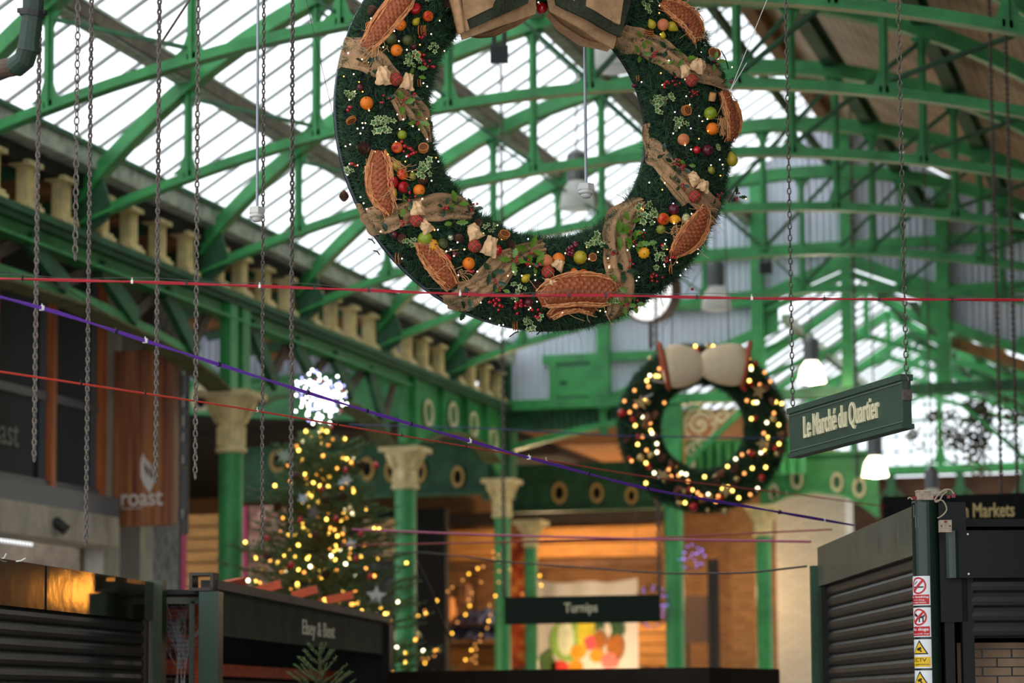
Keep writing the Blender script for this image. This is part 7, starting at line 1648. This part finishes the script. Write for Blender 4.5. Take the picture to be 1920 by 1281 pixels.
# bow: two puffed cloth loops
M_PUFF = mat('cream_puffed_cloth', rgb(255, 228, 190), 0.75, var=0.06, scale=8, bump=0.2, bscale=20); M_RUST = mat('rust_red_lining', rgb(176, 84, 54), 0.7, var=0.2)
def puff(cx, cy, w, h, s_, lab):
    c_ = W2.at(cx, cy, 0.13); rows = []
    for i in range(15):
        row = []
        for j in range(19):
            ph = math.pi * i / 14; a = j / 18 * 2 * math.pi; x = -math.cos(ph); rr_ = math.sin(ph) ** 0.55 * (0.72 + 0.28 * (x * s_ + 1) / 2) * (1 + 0.03 * math.sin(a * 7))
            row.append(W2.r * (x * w / 2 * W2.px * (1 - 0.1 * (x * s_))) + W2.z * (math.cos(a) * rr_ * h / 2 * W2.px) + W2.n * (math.sin(a) * rr_ * 0.13))
        rows.append(row)
    b = MB(); b.sheet(rows); local_obj(b, 'bow_loop', M_PUFF, W2, c_, lab)
    b = MB(); e = W2.r * (s_ * w * 0.5 * W2.px); b.lathe([(0.19, -0.02), (0.215, 0.0), (0.2, 0.02)], (0, 0, 0), 20, axis=W2.r)
    b.v = [tuple(Vector(v0) * 1.0) for v0 in b.v]
    q = []
    for v0 in b.v:
        v0 = Vector(v0); a1, a2, a3 = v0.dot(W2.r), v0.dot(W2.z), v0.dot(W2.n); q.append(tuple(W2.r * (a1 + s_ * w * 0.42 * W2.px + a2 * 0.25 * s_) + W2.z * (a2 * h * W2.px / 0.42) + W2.n * (a3 * 0.55)))
    b.v = q; local_obj(b, 'bow_lining', M_RUST, W2, c_)
puff(1274, 690, 78, 94, -1, None); puff(1357, 687, 90, 92, 1, None)
b = MB(); b.ball((0, 0, 0), 0.05, 12, 8); local_obj(b, 'bow_centre', M_RUST, W2, W2.at(1312, 690, 0.1))
GY = bulb_mat('golden_bulb', (1.0, 0.62, 0.12, 1), 2.0); GO = bulb_mat('copper_bulb', (1.0, 0.36, 0.10, 1), 0.8); GW = bulb_mat('cream_bulb', (1.0, 0.86, 0.5, 1), 1.6)
pts = []
for i in range(96):
    a = 6.283 * i / 96 + rw.uniform(-0.03, 0.03); q = rw.uniform(-0.95, 0.95); r_ = W2.Rm + q * W2.hw; u, w = r_ * math.cos(a), r_ * math.sin(a)
    if w > 0.45 and abs(u) < 0.4 and q < 0.6: continue
    pts.append(W2.W(u, w, W2.surf(u, w) + 0.035))
bulbs(W2.t, pts, 0.019, [GY, GO, GW], [4, 5, 2], 8)

# ================================================================== CHRISTMAS TREE
TD = 25.5; tb = atD(602, 1281, TD); tx, ty = tb.x, tb.y; tz = lambda py: EYE + (HORIZON - py) * TD / FPX; kp = TD / FPX
tr = empty('christmas_tree', (tx, ty, 0), 'tall fir Christmas tree with golden lights and a bursting white star on top', 'Christmas tree')
b = MB(); b.tube([(tx, ty, 0), (tx + 0.02, ty, 2), (tx, ty, tz(770))], 0.07, 10, r2=0.015); b.build('trunk', mat('fir_bark', rgb(84, 60, 46), 0.9, var=0.3, scale=10), tr)
TF1 = mat('tree_needles_dark', rgb(54, 92, 48), 0.6); TF2 = mat('tree_needles_light', rgb(118, 150, 84), 0.6); TF3 = mat('tree_needles_silver', rgb(150, 166, 140), 0.6)
prof = [(770, 6), (820, 28), (850, 60), (870, 80), (920, 72), (945, 110), (1000, 108), (1060, 150), (1120, 165), (1200, 180), (1300, 195), (1450, 205)]
def tw(py):
    for (a, wa), (c_, wc) in zip(prof, prof[1:]):
        if a <= py <= c_: return wa + (wc - wa) * (py - a) / (c_ - a)
    return prof[-1][1]
BP, BD, tips = [], [], []; bm = MB(); rt_ = random.Random(17); y_ = 792.0
while y_ < 1420:
    nb = 5 if y_ < 860 else 8
    for k in range(nb):
        a = rt_.uniform(0, 6.283); Lb = tw(y_) * kp * rt_.uniform(0.8, 1.25); z0 = tz(y_) + rt_.uniform(-0.03, 0.03); up = 0.42 - 0.3 * min(1, (y_ - 790) / 400); P = []
        d = Vector((math.cos(a), math.sin(a), up)).normalized(); p = Vector((tx, ty, z0)); n = 7
        for q in range(n): P.append(p.copy()); p = p + d * (Lb / (n - 1)); d = (d + Vector((0, 0, -0.05 + 0.035 * q))).normalized()
        bm.tube(P, 0.009, 4, r2=0.003); tips.append(P)
        for q in range(n - 1):
            for e in range(2 if q else 1):
                s_ = rt_.random(); o = P[q].lerp(P[q + 1], s_); sd = Vector((-math.sin(a), math.cos(a), 0)) * (1 if e else -1); td = (sd * 0.9 + Vector((math.cos(a), math.sin(a), 0)) * 0.7 + Vector((0, 0, 0.12 + rt_.uniform(-0.2, 0.2)))).normalized(); Lt = Lb * 0.34 * (1 - q / n * 0.6) * rt_.uniform(0.7, 1.1)
                Q = [o, o + td * Lt * 0.5, o + td * Lt + Vector((0, 0, 0.02))]; bm.tube(Q, 0.004, 3, cap=False); tips.append(Q)
    y_ += 9.5 if y_ < 900 else 12
bm.build('branches', MATS['fir_bark'], tr)
PP, DD = [], []
for Q in tips:
    for a_, c_ in zip(Q, Q[1:]):
        L = (c_ - a_).length; d = np.array((c_ - a_).normalized()); m_ = max(3, int(L / 0.0042)); s_ = rng.uniform(0, 1, m_)[:, None]
        PP.append(np.array(a_)[None] + (np.array(c_) - np.array(a_))[None] * s_); DD.append(d[None] * 0.75 + rng.normal(size=(m_, 3)) * 0.55 + np.array([0, 0, 0.15]))
PP = np.concatenate(PP); DD = np.concatenate(DD); keep = PP[:, 2] > 1.2; PP, DD = PP[keep], DD[keep]
needles('needles', PP, DD, rng.uniform(0.03, 0.055, len(PP)), 0.0032, [TF1, TF2, TF3], tr, rng.choice([0, 1, 2], len(PP), p=[0.62, 0.3, 0.08]))
def tree_pts(n, seed, ylo=800, yhi=1290, front=True):
    rr_ = random.Random(seed); out = []
    while len(out) < n:
        Q = rr_.choice(tips); i = rr_.randrange(len(Q) - 1); p = Q[i].lerp(Q[i + 1], rr_.random()); 
        if not tz(yhi) < p.z < tz(ylo): continue
        if rr_.random() > (0.25 + 0.75 * (tz(800) - p.z) / (tz(800) - tz(1290))): continue
        v = p - Vector((tx, ty, p.z)); c_ = v.normalized().dot(-CAMF) if v.length > 0.05 else 1
        if c_ < -0.1 and rr_.random() < 0.85: continue
        out.append(p + Vector((0, 0, 0.02)))
    return out
TL = bulb_mat('golden_tree_bulb', (1.0, 0.55, 0.08, 1), 3.0); TO = bulb_mat('amber_tree_bulb', (1.0, 0.36, 0.06, 1), 1.5); TWH = bulb_mat('cream_tree_bulb', (1.0, 0.86, 0.5, 1), 3)
bulbs(tr, tree_pts(290, 3), 0.0185, [TL, TO, TWH], [5, 3, 1], 3)
for x, y, r_ in ((705, 873, 6), (589 - 440 + 453, 918, 5), (563, 976, 5.5), (630, 973, 5.5), (545, 1060, 7), (676, 1001, 5.5), (501, 1010, 5), (668, 1048, 5.5), (694, 1082, 6), (648, 882, 5), (600, 1130, 6), (730, 1180, 6), (520, 1190, 6)):
    p = atD(x, y, TD - 0.75 if 500 < x < 700 else TD - 0.3); b = MB(); b.ball(p, r_ * kp * 1.0, 14, 9); b.lathe([(0.01, 0), (0.01, 0.02)], p + Vector((0, 0, r_ * kp * 0.95)), 8); b.build('red_bauble', M_BAUB, tr, smooth=True)
for x, y, r_ in ((656, 955, 6), (491, 1066, 5), (622, 1048, 5), (575, 935, 5), (645, 995, 4.5), (784, 1192, 7), (560, 1110, 5), (690, 1150, 6)):
    p = atD(x, y, TD - 0.7 if 500 < x < 700 else TD - 0.3); b = MB(); b.ball(p, r_ * kp, 14, 9); b.lathe([(0.01, 0), (0.01, 0.02)], p + Vector((0, 0, r_ * kp * 0.95)), 8); b.build('gold_bauble', M_GOLD, tr, smooth=True)
for k, (x, y, s_, mm) in enumerate([(588, 960, 15, mat('grey_felt_star', rgb(110, 96, 92), 0.8)), (568, 935, 12, mat('pale_blue_ornament', rgb(176, 196, 206), 0.5)), (533, 855, 16, TF3), (658, 1020, 12, mat('white_felt_shape', rgb(206, 204, 200), 0.7)), (705, 1118, 20, MATS['white_felt_shape']), (650, 900, 12, MATS['white_felt_shape']), (640, 905, 8, MATS['pale_blue_ornament'])]):
    P = []
    for j in range(10 if k != 2 else 14): n = 10 if k != 2 else 14; a = j * 2 * math.pi / n + k; r_ = (s_ if j % 2 == 0 else s_ * 0.45) * kp; P.append((r_ * math.cos(a), r_ * math.sin(a)))
    b = MB(); b.prism(P, atD(x, y, TD - 0.72), CAMR, (0, 0, 1), CAMF * 0.02); b.build('felt_star', mm, tr)
for x, y in ((590, 1000), (610, 935), (640, 930), (520, 950), (555, 890), (676, 870), (610, 1075), (500, 1040), (630, 1100)):
    p = atD(x, y, TD - 0.6); shared('pine_cone', CM, tr, p, rot_to(Vector((rw.uniform(-1, 1), rw.uniform(-1, 1), -1)).normalized()), 0.045)
# bursting star
scn = atD(600, 742, TD); sp = empty('star_burst', tuple(scn - Vector(tr.location)), parent=tr); rr_ = random.Random(9); ptsS = []
b = MB()
for i in range(190):
    d = Vector((rr_.gauss(0, 1), rr_.gauss(0, 1), rr_.gauss(0, 1))).normalized(); r_ = (rr_.uniform(0.1, 1.0) ** 0.75) * 0.31; p = scn + d * r_; ptsS.append(p)
    if i < 70: b.tube([scn, scn + d * 0.3], 0.0015, 3, cap=False)
b.ball(scn, 0.03, 8, 6); b.build('wire_rays', mat('silver_ray_wire', rgb(180, 184, 190), 0.3, metal=0.7), sp)
SW_ = bulb_mat('brilliant_white_bulb', (0.93, 1.0, 0.96, 1), 3.5); SB_ = bulb_mat('blue_white_bulb', (0.42, 0.42, 1.0, 1), 1.0)
class _T: pass
tmp_loc = scn
def bulbs_sub(parent, world, pts, r, mats, weights, seed):
    rr2 = random.Random(seed); mes = []
    for mm in mats: b = MB(); b.ball((0, 0, 0), r, 8, 6); o = MB.build(b, 'star_bulb', mm, None, origin=(0, 0, 0), smooth=True); mes.append(o.data); bpy.data.objects.remove(o)
    b = MB()
    for i, p in enumerate(pts):
        k = rr2.choices(range(len(mats)), weights)[0]
        if i < 100: o = bpy.data.objects.new('star_bulb', mes[k]); C.objects.link(o); o.parent = parent; o.location = p - world
        else: b.cur = k; b.ball(p, r, 8, 6)
    o = b.build('star_bulb_swarm', None, parent, mats=mats, smooth=True); o['kind'] = 'stuff'
bulbs_sub(sp, scn, ptsS, 0.0135, [SW_, SB_], [5, 1.4], 4)
for x, y in ((593, 713), (604, 714), (645, 735), (640, 772), (578, 753), (622, 802)): p = atD(x, y, TD - 0.2); b = MB(); b.ball(p, 0.022, 10, 7); b.build('red_bauble', M_BAUB, tr, smooth=True)

# branch of a second small fir at the bottom edge
st_ = empty('small_fir', (*atD(600, 1281, 15.8).xy, 0), 'top of a small green fir poking up at the bottom edge before the middle stall', 'fir tree')
q0 = atD(600, 1222, 15.8); bx = MB(); PPs, DDs = [], []; base = Vector((q0.x, q0.y, 0)); bx.tube([base, (q0.x, q0.y, q0.z + 0.02)], 0.03, 8, r2=0.006)
rr_ = random.Random(33); segs = [[Vector((q0.x, q0.y, q0.z - 0.25)), Vector((q0.x, q0.y, q0.z + 0.03))]]
for lev in range(12):
    z = q0.z - 0.03 - lev * 0.06; L = 0.10 + lev * 0.035
    for k in range(6): a = rr_.uniform(0, 6.28); d = Vector((math.cos(a), math.sin(a), 0.75 - lev * 0.05)).normalized(); P = [Vector((q0.x, q0.y, z)), Vector((q0.x, q0.y, z)) + d * L * 0.5, Vector((q0.x, q0.y, z)) + d * L + Vector((0, 0, 0.02))]; bx.tube(P, 0.004, 4); segs.append(P)
bx.build('stem', MATS['fir_bark'], st_)
for Q in segs:
    for a_, c_ in zip(Q, Q[1:]):
        L = (c_ - a_).length; m_ = int(L / 0.0009) + 2; s_ = rng.uniform(0, 1, m_)[:, None]; PPs.append(np.array(a_)[None] + (np.array(c_) - np.array(a_))[None] * s_); DDs.append(np.array((c_ - a_).normalized())[None] * 0.8 + rng.normal(size=(m_, 3)) * 0.5)
PPs = np.concatenate(PPs); DDs = np.concatenate(DDs)
needles('needles', PPs, DDs, rng.uniform(0.015, 0.026, len(PPs)), 0.0012, [TF1, TF2, TF3], st_, rng.choice([0, 1, 2], len(PPs), p=[0.5, 0.47, 0.03]))

# loose light strings between the columns
ls = empty('light_string', tuple(atD(850, 1120, 38)), 'strings of amber fairy lights swagged between second and third columns', 'fairy lights', None)
pl = [[(943, 1035), (915, 1058), (895, 1067), (875, 1085), (850, 1100), (832, 1115), (795, 1148), (782, 1155)], [(925, 1036), (935, 1048), (937, 1070), (930, 1105), (920, 1135), (918, 1160), (912, 1180), (897, 1200), (885, 1220), (872, 1245)], [(903, 1092), (878, 1120), (880, 1136), (865, 1158), (845, 1186)], [(790, 1235), (805, 1232), (822, 1220), (795, 1243), (835, 1207)], [(897, 1205), (893, 1225), (890, 1245), (880, 1232)], [(960, 1068), (1026, 1088), (977, 1116)]]
pts = []; bcur = MB()
for L_ in pl:
    Q = smooth_pts([(a, c_, 0) for a, c_ in L_], 3); W_ = [atD(p[0] + rw.uniform(-3, 3), p[1] + rw.uniform(-3, 3), 38) for p in Q]; pts += W_; bcur.tube(W_, 0.004, 4)
bcur.build('flex', BLACK, ls); bulbs(ls, pts[::2], 0.017, [bulb_mat('amber_string_bulb', (1.0, 0.5, 0.05, 1), 2.2), bulb_mat('dim_amber_bulb', (1.0, 0.42, 0.1, 1), 0.5)], [2, 3], 6)
vb = empty('violet_light_ball', tuple(atD(1300, 1050, 36)), 'wire ball of dim violet lights right of the central green column', 'light ball', 'violet light balls')
for (cx, cy, rr0, o_) in ((1298, 1046, 24, vb),):
    b = MB(); c_ = atD(cx, cy, 36); k = 36 / FPX
    for i in range(6): a = i * math.pi / 6; b.ring(c_, CAMR * math.cos(a) + CAMF * math.sin(a), (0, 0, 1), rr0 * k * 0.97, rr0 * k, Vector((0, 0.004, 0)), n=24)
    b.build('wire_frame', mat('dark_violet_wire', rgb(70, 60, 84), 0.6), o_)
    bulbs(o_, [c_ + Vector((rw.gauss(0, 1), rw.gauss(0, 1), rw.gauss(0, 1))).normalized() * rr0 * k for _ in range(26)], 0.012, [bulb_mat('violet_bulb', (0.35, 0.25, 1.0, 1), 0.6)], [1], 2)
vb2 = empty('violet_light_ball', tuple(atD(1225, 1150, 38)), 'wire ball of dim violet lights behind the right end of the lower centre sign', 'light ball', 'violet light balls')
b = MB(); c_ = atD(1222, 1138, 38); k = 38 / FPX
for i in range(6): a = i * math.pi / 6; b.ring(c_, CAMR * math.cos(a) + CAMF * math.sin(a), (0, 0, 1), 38 * k * 0.97, 38 * k, Vector((0, 0.004, 0)), n=24)
b.build('wire_frame', MATS['dark_violet_wire'], vb2)
bulbs(vb2, [c_ + Vector((rw.gauss(0, 1), rw.gauss(0, 1), rw.gauss(0, 1))).normalized() * 38 * k for _ in range(30)], 0.012, [MATS['violet_bulb']], [1], 2)
